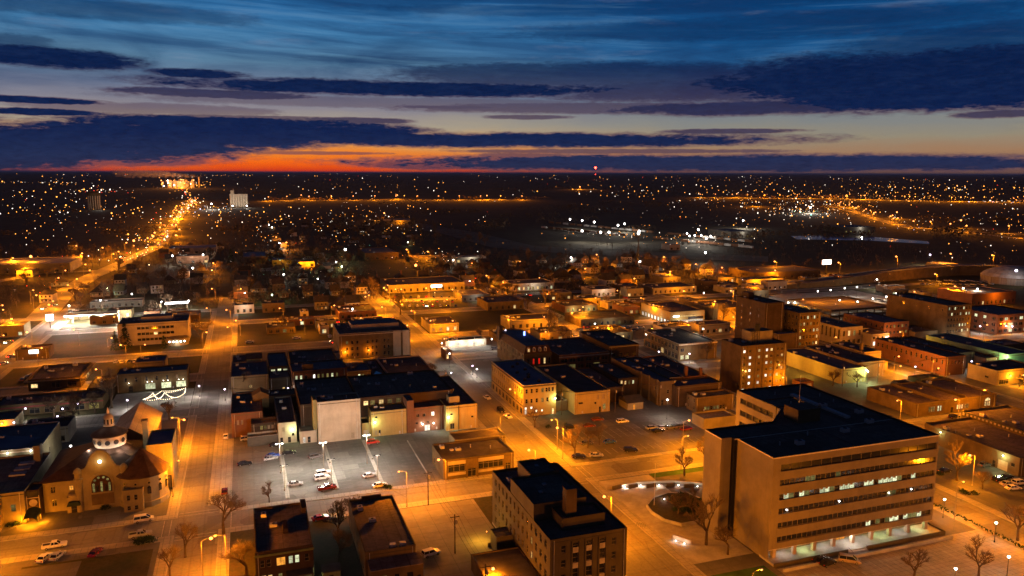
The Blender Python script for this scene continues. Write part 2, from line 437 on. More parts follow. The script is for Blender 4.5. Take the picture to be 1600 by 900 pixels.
def facade(mb, org, th, length, z0, z1, rects, m, depth=.22):
    """wall sheet with real openings and reveals; returns nothing"""
    cx, sx = math.cos(th), math.sin(th); nx, ny = sx, -cx
    P = lambda u, z, d=0: (org[0] + cx * u - nx * d, org[1] + sx * u - ny * d, z)
    rects = [q for q in rects if q[0] > .01 and q[1] < length - .01 and q[2] >= z0 and q[3] < z1 - .01]
    us = sorted({0, length} | {round(q[0], 3) for q in rects} | {round(q[1], 3) for q in rects})
    # strips between columns, each with its own z breaks
    for a, c in zip(us[:-1], us[1:]):
        if c - a < 1e-3: continue
        mid = (a + c) / 2; holes = sorted([(q[2], q[3]) for q in rects if q[0] < mid < q[1]])
        z = z0
        for (h0, h1) in holes:
            if h0 > z + 1e-4: mb.face([P(a, z), P(c, z), P(c, h0), P(a, h0)], m)
            z = max(z, h1)
        if z < z1: mb.face([P(a, z), P(c, z), P(c, z1), P(a, z1)], m)
    for q in rects:
        a, c, h0, h1 = q[:4]; d = depth
        mb.face([P(a, h0), P(a, h0, d), P(a, h1, d), P(a, h1)], m); mb.face([P(c, h0, d), P(c, h0), P(c, h1), P(c, h1, d)], m)
        mb.face([P(a, h0), P(c, h0), P(c, h0, d), P(a, h0, d)], m); mb.face([P(a, h1, d), P(c, h1, d), P(c, h1), P(a, h1)], m)
    return rects


def place_windows(root, org, th, rects, depth=.22):
    cx, sx = math.cos(th), math.sin(th); nx, ny = sx, -cx
    for (a, c, h0, h1, st, g) in rects:
        u = (a + c) / 2; x = org[0] + cx * u - nx * (depth - .06); y = org[1] + sx * u - ny * (depth - .06)
        nm = {'door': 'door', 'dock': 'dock_door'}.get(st, 'window')
        obj(nm, win_mesh(c - a, h1 - h0, st, g), root, (x, y, h0), th)


def walls(root, x0, x1, y0, y1, z0, z1, m, win=None, name='wall', depth=.22):
    """four walls of a box in root's local coordinates"""
    win = win or {}; mb = MB()
    W_, D_ = x1 - x0, y1 - y0
    for k, org, ln in (('F', (x0, y0), W_), ('R', (x1, y0), D_), ('B', (x1, y1), W_), ('L', (x0, y1), D_)):
        r = win.get(k, [])
        if callable(r): r = r(ln)
        r = facade(mb, org, FACE[k], ln, z0, z1, r, m, depth)
        place_windows(root, org, FACE[k], r, depth)
    return obj(name, mb, root)


def ring(mb, x0, x1, y0, y1, z0, z1, t, m, out=0):
    x0 -= out; x1 += out; y0 -= out; y1 += out; t += out
    mb.box(x0, x1, y0, y0 + t, z0, z1, m); mb.box(x0, x1, y1 - t, y1, z0, z1, m)
    mb.box(x0, x0 + t, y0 + t, y1 - t, z0, z1, m); mb.box(x1 - t, x1, y0 + t, y1 - t, z0, z1, m)
    return mb


FOOT = []


def roof_kit(root, x0, x1, y0, y1, z, n=3, seed=None, big=True):
    rg = random.Random(seed if seed is not None else int(x0 * 7 + y0))
    W_, D_ = x1 - x0, y1 - y0
    if W_ < 4 or D_ < 4: return
    for i in range(n):
        x = x0 + 1.2 + rg.random() * (W_ - 3.4); y = y0 + 1.2 + rg.random() * (D_ - 3.4); k = rg.random()
        b = MB()
        if k < .4 and big:
            w, d, h = 1 + rg.random() * 1.2, .9 + rg.random(), .8 + rg.random() * .6
            b.box(x, x + w, y, y + d, z + .15, z + h, M_steel); b.lathe([(.35, z + h), (.35, z + h + .12)], M_dark, 8, x + w / 2, y + d / 2)
            b.box(x - .1, x + w + .1, y + .1, y + .25, z, z + .15, M_dark)
            obj('air_conditioner', b, root)
        elif k < .75:
            b.tube((x, y, z), (x, y, z + .9), .14, .14, M_steel, 6); b.lathe([(.25, z + .9), (.02, z + 1.1)], M_steel, 6, x, y); obj('vent_pipe', b, root)
        else:
            b.box(x, x + 1.1, y, y + 1.1, z, z + .35, M_trim); b.prism([(x + .1, y + .1), (x + 1, y + .1), (x + 1, y + 1), (x + .1, y + 1)], z + .35, z + .5, M_snow, scale=.7); obj('roof_hatch', b, root)


def building(name, label, box, h, wall, roof=None, win=None, cope=None, par=.45, kit=3, cornice=None, cat='building', group=None, base=None, seed=None):
    x0, x1, y0, y1 = box; roof = roof or M_tar
    root = thing(name, label, cat, (x0, y0, 0), 0, group)
    FOOT.append((x0, x1, y0, y1))
    w, d = x1 - x0, y1 - y0
    walls(root, 0, w, 0, d, 0, h, wall, win)
    b = MB(); b.box(.25, w - .25, .25, d - .25, h - par - .2, h - par, roof)
    roof_o = obj('roof', b, root)
    b = MB(); t = .25
    ring(b, .004, w - .004, .004, d - .004, h - par, h + .004, t, wall)
    obj('parapet', b, root)
    obj('coping', ring(MB(), 0, w, 0, d, h + .006, h + .1, t, cope or wall, .05), root)
    if cornice:
        b = MB(); z = h - cornice[0]
        b.box(-.25, w + .25, -.3, -.004, z, z + .35, cornice[1]); b.box(-.12, w + .12, -.14, -.004, z - .25, z - .002, cornice[1])
        obj('cornice', b, root)
    if base: obj('plinth', ring(MB(), 0, w, 0, d, 0, .6, .02, base, .04), root)
    roof_kit(roof_o, .4, w - .4, .4, d - .4, h - par, kit if kit == 0 else int(kit * 1.6 + 1), seed)
    if math.hypot(x0, y0) < 470 and h > 5 and w > 8:
        rg_ = random.Random(int(x0 * 13 + y0)); tk = [q[:2] for q in (win.get('F', []) if win and not callable(win.get('F', [])) else [])]
        for u in (.5 + rg_.random() * .6, w - .6 - rg_.random()):
            if not any(a - .2 < u < c_ + .2 for a, c_ in tk): obj('down_pipe', MB().tube((u, -.1, .1), (u, -.1, h - .2), .07, .07, M_steel, 5), root)
        z_ = h - .9
        if not cornice: obj('string_course', MB().box(.02, w - .02, -.09, -.003, z_, z_ + .22, cope or M_stone), root)
        for u in (w * .2, w * .78):
            if rg_.random() < .5: obj('cable_box', MB().box(u, u + .5, -.25, -.002, .4, 1.3, M_steel), root)
    return root


def pbox(h, N, Rr, L=None, depth=None, width=None):
    n = U(*N, h); r = U(*Rr, h)
    x0, x1 = sorted((n[0], r[0])); y0 = n[1]
    y1 = U(*L, h)[1] if L else y0 + depth
    if width: x1 = x0 + width
    return [x0, x1, y0, y1]


# ------------------------------------------------------------ ground and streets
g = MB(); g.face([(-200000, -2000, -.25), (200000, -2000, -.25), (200000, 300000, -.25), (-200000, 300000, -.25)], M_soil)
struct('ground', g)
g = MB(); g.face([(-160, 60, -.12), (720, 60, -.12), (720, 640, -.12), (-160, 640, -.12)], M_grass)
struct('town_ground', g)
XS = [(-210, 5), (-118, 5), (-16.2, 5.5), (89.5, 7.5), (190.7, 5.2), (300.5, 5.2), (408, 5.5), (512, 5)]
YS = [(100, 5), (214.7, 5.3), (322, 5.2), (378, 5), (431, 5.5), (512, 5), (566, 5)]
g = MB(); k = 0
for x, hw in XS:
    g.face([(x - hw, 60, 0), (x + hw, 60, 0), (x + hw, 620, 0), (x - hw, 620, 0)], M_asph)
for i, (y, hw) in enumerate(YS):
    xs = [-230] + [v for x, q in XS for v in (x - q, x + q)] + [560]
    for a, b_ in zip(xs[::2], xs[1::2]): g.face([(a, y - hw, 0), (b_, y - hw, 0), (b_, y + hw, 0), (a, y + hw, 0)], M_asph)
struct('road', g)
# raised blocks: kerb ring with pavement
kb = MB(); pv = MB()
for i in range(len(XS) - 1):
    for j in range(len(YS) - 1):
        x0, x1 = XS[i][0] + XS[i][1], XS[i + 1][0] - XS[i + 1][1]
        y0, y1 = YS[j][0] + YS[j][1], YS[j + 1][0] - YS[j + 1][1]
        far = y0 > 360 and x0 < -20
        ring(kb, x0, x1, y0, y1, -.05, .13, .22, M_concl)
        kb_t = 2.8
        ring(pv, x0 + .22, x1 - .22, y0 + .22, y1 - .22, -.05, .12, kb_t, M_conc)
        core = (i >= 2 and j <= 3) or j <= 1
        pv.face([(x0 + 3, y0 + 3, .1), (x1 - 3, y0 + 3, .1), (x1 - 3, y1 - 3, .1), (x0 + 3, y1 - 3, .1)], M_lot if core and not (i == 2 and j == 0) else M_grass)
struct('kerb', kb); struct('pavement', pv)


def lot(x0, x1, y0, y1, m, z=.115, name='parking_lot'):
    b = MB(); b.face([(x0, y0, z), (x1, y0, z), (x1, y1, z), (x0, y1, z)], m); return struct(name, b)


def lines(segs, w=.12, m=None, z=.123, name='road_marking'):
    b = MB()
    for (x0, y0, x1, y1) in segs:
        d = Vector((x1 - x0, y1 - y0, 0)); n = Vector((-d.y, d.x, 0)).normalized() * w / 2
        b.face([(x0 - n.x, y0 - n.y, z), (x0 + n.x, y0 + n.y, z), (x1 + n.x, y1 + n.y, z), (x1 - n.x, y1 - n.y, z)], m or M_paint)
    return struct(name, b)


sg = []; dash = []
for x, hw in XS[2:6]:
    for j in range(len(YS) - 1):
        a, c = YS[j][0] + YS[j][1] + 4, YS[j + 1][0] - YS[j + 1][1] - 4
        y = a
        if hw > 6:
            y = a
            while y < c: dash.append((x - 3.6, y, x - 3.6, min(y + 3, c))); dash.append((x + 3.6, y, x + 3.6, min(y + 3, c))); y += 7
    for j in range(1, 5):
        y, q = YS[j]
        for s in (-1, 1):
            yy = y + s * (q + 2.2); sg += [(x - hw + .3, yy - .9, x + hw - .3, yy - .9), (x - hw + .3, yy + .9, x + hw - .3, yy + .9)]
for y, hw in YS[1:5]:
    for i in range(2, 6):
        a, c = XS[i][0] + XS[i][1] + 4, XS[i + 1][0] - XS[i + 1][1] - 4
    for i in range(2, 6):
        x, q = XS[i]
        for s in (-1, 1):
            xx = x + s * (q + 2.2); sg += [(xx - .9, y - hw + .3, xx - .9, y + hw - .3), (xx + .9, y - hw + .3, xx + .9, y + hw - .3)]
lines(sg, .16, z=.006, name='crosswalk_marking'); lines(dash, .12, M_ypaint, z=.006, name='lane_marking')

# long roads running out of town, traced on the ground
def road_poly(name, pts, w, m=None, z=-.06):
    b = MB(); P = [Vector((*U(*p), 0)) for p in pts]
    Ls, Rs = [], []
    for i, p in enumerate(P):
        d = (P[min(i + 1, len(P) - 1)] - P[max(i - 1, 0)]).normalized(); n = Vector((-d.y, d.x, 0)) * w / 2
        Ls.append(p + n); Rs.append(p - n)
    for i in range(len(P) - 1):
        b.face([(Rs[i].x, Rs[i].y, z), (Rs[i + 1].x, Rs[i + 1].y, z), (Ls[i + 1].x, Ls[i + 1].y, z), (Ls[i].x, Ls[i].y, z)], m or M_asph)
    return struct(name, b), P


M_hwy = mat('highway_concrete', (.17, .16, .15), .85, .2, .05)
_, HWY = road_poly('highway', [(-60, 640), (10, 570), (60, 505), (100, 462), (140, 437), (190, 415), (250, 386), (264, 362), (287, 332), (301, 316), (287, 300), (278, 290)], 17, M_hwy, .02)
_, XRD = road_poly('cross_road', [(-40, 452), (60, 432), (150, 427), (220, 424)], 12, M_hwy, .03)
_, INT1 = road_poly('interstate', [(400, 317), (470, 315), (560, 314), (700, 313), (830, 312)], 30, M_hwy, -.05)
_, INT2 = road_poly('interstate', [(1080, 307), (1300, 307), (1450, 310), (1600, 311), (1700, 312)], 30, M_hwy, -.05)
_, INT3 = road_poly('interchange_ramp', [(1300, 316), (1330, 324), (1370, 340), (1420, 352), (1500, 357), (1620, 362)], 16, M_hwy, -.04)
_, INT4 = road_poly('interchange_ramp', [(1290, 318), (1360, 335), (1420, 350), (1500, 358), (1640, 372)], 12, M_hwy, -.03)
_, RAIL = road_poly('rail_yard', [(600, 345), (720, 365), (800, 385), (900, 392), (1000, 396), (1200, 402)], 60, mat('ballast', (.10, .095, .09), .95, .3, .02), -.08)
b = MB()
w0 = [U(*p) for p in ((1235, 366), (1330, 364), (1450, 373), (1452, 377), (1350, 372), (1245, 371))]
b.face([(x, y, -.1) for x, y in w0], M_water); struct('pond_water', b)
# ------------------------------------------------------------ lamps
def sphere_mb(r, z, m, n=8, cx=0, cy=0, b=None, flat=1.0):
    b = b or MB()
    return b.lathe([(.05 * r, z - r * flat), (r * .7, z - r * .7 * flat), (r, z), (r * .7, z + r * .7 * flat), (.05 * r, z + r * flat)], m, n, cx, cy)


BULB = {'o': E_org, 'w': E_wht, 'p': E_pur, 'g': E_grn, 'r': E_red, 'y': E_org}


def lamp_proto(kind, c, power, h, r):
    t = bpy.data.objects.new({'cobra': 'street_lamp', 'post': 'post_lamp', 'flood': 'floodlight_mast', 'bollard': 'bollard_light'}[kind], None); C.objects.link(t)
    t.empty_display_size = .5
    p = MB()
    if kind == 'cobra':
        p.tube((0, 0, .1), (0, 0, h - .4), .11, .07, M_frame, 6); p.lathe([(.28, 0), (.25, .35)], M_conc, 8); obj('pole', p, t)
        obj('arm', MB().tube((0, 0, h - .45), (1.0, 0, h), .05, .045, M_frame, 5).tube((1.0, 0, h), (1.9, 0, h + .1), .045, .04, M_frame, 5), t)
        obj('head', MB().box(1.75, 2.5, -.17, .17, h + .06, h + .2, M_steel), t)
        obj('bulb', sphere_mb(r, h - .02, BULB[c], 8, 2.15, 0, flat=.75), t)
        if power: light(t, (2.15, 0, h - r - .35), c, power)
    elif kind == 'post':
        p.tube((0, 0, 0), (0, 0, h - .3), .08, .05, M_dark, 6); p.lathe([(.2, 0), (.16, .5), (.07, .7)], M_dark, 8); obj('pole', p, t)
        obj('cap', MB().lathe([(.24, h + r * .8), (.05, h + r * .8 + .2)], M_dark, 8), t)
        obj('bulb', sphere_mb(r, h, BULB[c]), t)
        if power: light(t, (0, 0, h - r - .3), c, power)
    elif kind == 'flood':
        p.tube((0, 0, .5), (0, 0, h), .11, .07, M_frame, 6); p.lathe([(.3, 0), (.3, .7)], M_conc, 8); obj('pole', p, t)
        obj('cross_arm', MB().box(-.9, .9, -.05, .05, h, h + .1, M_steel), t)
        for s in (-1, 1): obj('head', MB().box(s * .9 - .3, s * .9 + .3, -.2, .3, h + .02, h + .25, M_dark), t)
        if power:
            for s in (-1, 1): obj('bulb', sphere_mb(r, h - .12, BULB[c], 8, s * .85, .1, flat=.7), t)
            light(t, (0, .1, h - r - .5), c, power, .6)
    return t


_lp = {}
NLAMP = [0]
CN = {'o': 'orange', 'w': 'white', 'p': 'violet-white', 'g': 'greenish', 'r': 'red'}


def lamp(px, py, c='o', power=9000, h=9, kind='cobra', label=None, rz=0, r=.42, group=None, pos=None):
    key = (kind, c, power, h, r)
    if pos is None:
        x, y = U(px, py, h)
        if kind == 'cobra': x -= 2.15 * math.cos(rz); y -= 2.15 * math.sin(rz)
    else: x, y = pos
    group = group or {'cobra': 'street lamps of the town', 'post': 'post lamps of the town', 'flood': 'floodlight masts'}[kind]
    label = label or 'lit %s %s' % (CN[c], 'lamp')
    if key not in _lp:
        t = lamp_proto(kind, c, power, h, r); t.location = (x, y, 0); t.rotation_euler = (0, 0, rz)
        tag(t, label, 'lamp', group); _lp[key] = t; return t
    t = copy_tree(_lp[key], (x, y, 0), rz, label, group)
    return t


def wall_lamp(root, wx, wy, z, c='w', power=2500, r=.25, out=(0, -1), E=1):
    """lamp on a bracket fixed to a building (a part of it)"""
    x, y = wx - root.location.x, wy - root.location.y
    b = sphere_mb(r, z, BULB[c], 8, x + out[0] * .45, y + out[1] * .45)
    o = obj('wall_lamp', b, root)
    obj('bracket', MB().tube((x, y, z + r + .1), (x + out[0] * .5, y + out[1] * .5, z + r + .02), .05, .05, M_dark, 5), root)
    if power: light(root, (x + out[0] * (.5 + r + .35), y + out[1] * (.5 + r + .35), z - .15), c, power, .2)


# ------------------------------------------------------------ cars
def paint(name, col): 
    m = mat(name, col, .25, .06, 1, spec=.6); return m


CP = {'white': paint('white_paint', (.6, .6, .6)), 'silver': paint('silver_paint', (.3, .31, .33)), 'black': paint('black_paint', (.012, .012, .014)),
      'red': paint('red_paint', (.32, .02, .015)), 'blue': paint('blue_paint', (.03, .08, .4)), 'dark red': paint('dark_red_paint', (.12, .012, .01)),
      'tan': paint('tan_paint', (.28, .22, .14)), 'grey': paint('grey_paint', (.09, .09, .1))}
M_lens = mat('headlight_lens', (.6, .6, .6), .2, .05, 1, spec=.8); M_tail = mat('tail_lens', (.25, .01, .01), .3, .05, 1)
E_head = emit('headlight_beam', (1, .93, .8), 14); E_tail = emit('tail_light_glow', (1, .03, .01), 6)
PROF = {  # length profile: lower body (x,z), glass (x,z), roof z
    'sedan': (4.7, 1.8, [(-2.3, .35), (-2.35, .62), (-2.25, .9), (-1.5, .95), (1.0, .95), (2.2, .78), (2.35, .6), (2.3, .35)], [(-1.75, .94), (-1.15, 1.4), (.25, 1.4), (1.05, .94)]),
    'suv': (4.8, 1.9, [(-2.4, .42), (-2.42, .7), (-2.35, 1.05), (1.1, 1.06), (2.2, .95), (2.4, .7), (2.35, .42)], [(-2.3, 1.05), (-2.1, 1.68), (.4, 1.7), (1.15, 1.06)]),
    'van': (5.1, 1.98, [(-2.5, .4), (-2.55, .8), (-2.5, 1.1), (1.5, 1.08), (2.35, .9), (2.55, .65), (2.5, .4)], [(-2.45, 1.1), (-2.3, 1.85), (.7, 1.87), (1.7, 1.06)]),
    'pickup': (5.6, 1.95, [(-2.8, .5), (-2.82, .75), (-2.8, 1.12), (-.75, 1.12), (1.35, 1.12), (2.65, 1.05), (2.8, .8), (2.75, .5)], [(-.75, 1.1), (-.6, 1.75), (.6, 1.77), (1.3, 1.12)])}
_cm = {}


def car_meshes(kind, colr):
    key = (kind, colr)
    if key in _cm: return _cm[key]
    Lg, w, low, gl = PROF[kind]; m = CP[colr]; hw = w / 2; out = {}
    def extr(prof, ww, wt, mt, mb, zlo, zhi):
        n = len(prof); i = len(mb.v); k = mb.idx(mt)
        for s in (-1, 1):
            for x, z in prof:
                f = (z - zlo) / (zhi - zlo); mb.v.append((x, s * (ww + (wt - ww) * f), z))
        for j in range(n): mb.f.append((i + j, i + (j + 1) % n, i + n + (j + 1) % n, i + n + j)); mb.mi.append(k)
        mb.f.append(tuple(i + j for j in range(n))); mb.f.append(tuple(i + 2 * n - 1 - j for j in range(n))); mb.mi += [k, k]
    b = MB(); extr(low, hw, hw * .93, m, b, .35, 1.1)
    if kind == 'pickup':
        ring(b, -2.75, -.85, -hw * .9, hw * .9, 1.1, 1.3, .1, m); b.box(-2.6, -.9, -hw * .8, hw * .8, 1.12, 1.14, M_dark)
    out['body'] = b.mesh('body')
    b = MB(); extr(gl, hw * .9, hw * .74, M_cglass, b, gl[0][1], gl[1][1]); out['window_glass'] = b.mesh('window_glass')
    b = MB(); z = gl[1][1]; b.box(gl[1][0] - .03, gl[2][0] + .03, -hw * .76, hw * .76, z - .01, z + .06, m)
    for xx, zz, tx in ((gl[0][0], gl[0][1], gl[1][0]), (gl[3][0], gl[3][1], gl[2][0]), ((gl[1][0] + gl[2][0]) / 2, gl[0][1], (gl[1][0] + gl[2][0]) / 2)):
        for s in (-1, 1): b.tube((xx, s * hw * .91, zz), (tx, s * hw * .755, z), .055, .05, m, 4)
    out['roof'] = b.mesh('roof')
    out['wheel'] = MB().tube((0, -.11, 0), (0, .11, 0), .34, .34, M_rub, 10).tube((0, -.12, 0), (0, .12, 0), .18, .18, M_steel, 6).mesh('wheel')
    out['headlight'] = MB().box(-.06, .05, -.2, .2, -.08, .08, M_lens).mesh('headlight')
    out['tail_light'] = MB().box(-.05, .05, -.14, .14, -.12, .12, M_tail).mesh('tail_light')
    out['headlight_on'] = sphere_mb(.16, 0, E_head, 6).mesh('headlight')
    out['tail_light_on'] = sphere_mb(.13, 0, E_tail, 6).mesh('tail_light')
    _cm[key] = out; return out


def car(x, y, rz, kind, colr, label, group=None, on=False, name=None, z=.12):
    Lg, w, low, gl = PROF[kind]; M_ = car_meshes(kind, colr)
    t = thing({'sedan': 'parked_car', 'suv': 'parked_car', 'van': 'minivan', 'pickup': 'pickup_truck'}[kind] if not on else 'moving_car', label, 'pickup truck' if kind == 'pickup' else 'car', (x, y, z), rz, group)
    obj('body', M_['body'], t); obj('window_glass', M_['window_glass'], t); obj('roof', M_['roof'], t)
    for sx in (-1, 1):
        for s in (-1, 1): obj('wheel', M_['wheel'], t, (sx * Lg * .31, s * (w / 2 - .1), .34))
    hx = max(p[0] for p in low); bx = min(p[0] for p in low)
    for s in (-1, 1):
        obj('headlight', M_['headlight_on' if on else 'headlight'], t, (hx - .03, s * w * .34, .68)); obj('tail_light', M_['tail_light_on' if on else 'tail_light'], t, (bx + .03, s * w * .39, .8))
    return t


_fc = {}


def far_car(x, y, rz, colr, label, group, z=.12, kind='sedan', on=False):
    key = (colr, kind, on)
    if key not in _fc:
        M_ = car_meshes(kind, colr); Lg, w, low, gl = PROF[kind]; m = CP[colr]; b = MB(); hw = w / 2
        b.prism([(-Lg / 2, -hw), (Lg / 2, -hw), (Lg / 2, hw), (-Lg / 2, hw)], .35, gl[0][1], m, scale=.96)
        b.prism([(gl[0][0], -hw * .9), (gl[3][0], -hw * .9), (gl[3][0], hw * .9), (gl[0][0], hw * .9)], gl[0][1] + .002, gl[1][1], M_cglass, top=m, scale=.72)
        for sx in (-1, 1):
            for s in (-1, 1): b.tube((sx * Lg * .31, s * (hw - .2), .34), (sx * Lg * .31, s * hw, .34), .33, .33, M_rub, 8)
        if on:
            for s in (-1, 1):
                sphere_mb(.3, .7, E_head, 6, Lg / 2, s * hw * .7, b); sphere_mb(.25, .8, E_tail, 6, -Lg / 2, s * hw * .7, b)
        _fc[key] = b.mesh('parked_car')
    o = obj('moving_car' if on else 'parked_car', _fc[key], None, (x, y, z), rz); tag(o, label, 'car', group); return o


# ------------------------------------------------------------ trees
def tree_meshes(seed, H=9, spread=.6, twig=5, lv=5, n0=3):
    rg = random.Random(seed); tr = MB(); cr = MB()
    def grow(p, d, ln, r, l):
        q = p + d * ln; tr_ = tr if l >= lv - 2 else cr
        tr_.tube(p, q, r, r * .7, M_bark if l >= lv - 2 else M_twig, 5 if l >= lv - 1 else 3)
        if l == 0: return
        k = n0 if l > 2 else (3 if l > 1 else twig)
        for i in range(k):
            a = rg.random() * 6.28; s = spread * (.75 + rg.random() * 1.1)
            nd = (d + Vector((math.cos(a) * s, math.sin(a) * s, -.02 + rg.random() * .3))).normalized()
            f = 1 if i == 0 else .55 + .45 * rg.random()
            st = p + d * ln * f if l < lv else q
            grow(st, nd, ln * (.62 + .25 * rg.random()), r * (.58 + .12 * rg.random()), l - 1)
    grow(Vector((0, 0, 0)), Vector((rg.uniform(-.05, .05), rg.uniform(-.05, .05), 1)).normalized(), H * .26, H * .033, lv)
    return tr.mesh('trunk'), cr.mesh('crown')


TREES = [tree_meshes(3, 10, .62, 4, 6, 3), tree_meshes(8, 9, .8, 3, 6, 3), tree_meshes(21, 8, .5, 4, 5, 4), tree_meshes(34, 9, .72, 4, 6, 3)]


TREES += [tree_meshes(52, 9, .6, 4, 6, 3), tree_meshes(61, 9, .7, 4, 6, 3), tree_meshes(77, 9, .5, 4, 6, 3)]


def cone_tree(seed, H=10, Wd=2.6):
    rg = random.Random(seed); b = MB()
    for i in range(420):
        z = H * (.08 + .92 * rg.random() ** 1.3); rr = Wd * (1 - z / H) + .1; a = rg.random() * 6.28; r0 = rr * rg.random() ** .5
        p = Vector((math.cos(a) * r0, math.sin(a) * r0, z)); d = Vector((math.cos(a), math.sin(a), -.35 + .3 * rg.random())) * (.5 + .5 * rg.random())
        s = Vector((-math.sin(a), math.cos(a), rg.uniform(-.3, .3))) * (.18 + .2 * rg.random())
        b.face([p - s, p + s, p + d], M_fir); b.face([p - s + Vector((0, 0, .15)), p + d * .8, p + s + Vector((0, 0, .2))], M_fir)
    return MB().tube((0, 0, 0), (0, 0, H * .9), .2, .04, M_bark, 6).mesh('trunk'), b.mesh('crown')


FIRS = [cone_tree(1), cone_tree(5, 9, 3.2)]


def tree(x, y, label, k=0, s=1.0, rz=None, group='bare trees', fir=False, z=.1):
    t = thing('fir_tree' if fir else 'bare_tree', label, 'tree', (x, y, z), random.random() * 6.28 if rz is None else rz, group)
    a, b = (FIRS if fir else TREES)[k % (2 if fir else 7)]
    s_ = s * random.uniform(.95, 1.05); t.scale = (s_, s_, s_)
    obj('trunk', a, t); obj('crown', b, t); return t


def bush_mesh(seed, r=1.0, n=160):
    rg = random.Random(seed); b = MB()
    for i in range(n):
        a = rg.random() * 6.28; e = rg.random() * 1.5; rr = r * (.35 + .65 * rg.random()); p = Vector((math.cos(a) * math.cos(e) * rr, math.sin(a) * math.cos(e) * rr, math.sin(e) * rr * .8 + .1))
        s = Vector((rg.uniform(-1, 1), rg.uniform(-1, 1), rg.uniform(-1, 1))) * .2 * r; u = Vector((rg.uniform(-1, 1), rg.uniform(-1, 1), rg.uniform(-1, 1))) * .2 * r
        b.face([p - s, p + u, p + s], M_fir)
    return b.mesh('bush')


BUSH = [bush_mesh(2), bush_mesh(9)]


def bush(x, y, s=1, label='dark evergreen bush', group='low bushes', z=.1):
    o = obj('bush', BUSH[random.randrange(2)], None, (x, y, z), random.random() * 6); o.scale = (s, s, s); return tag(o, label, 'bush', group)
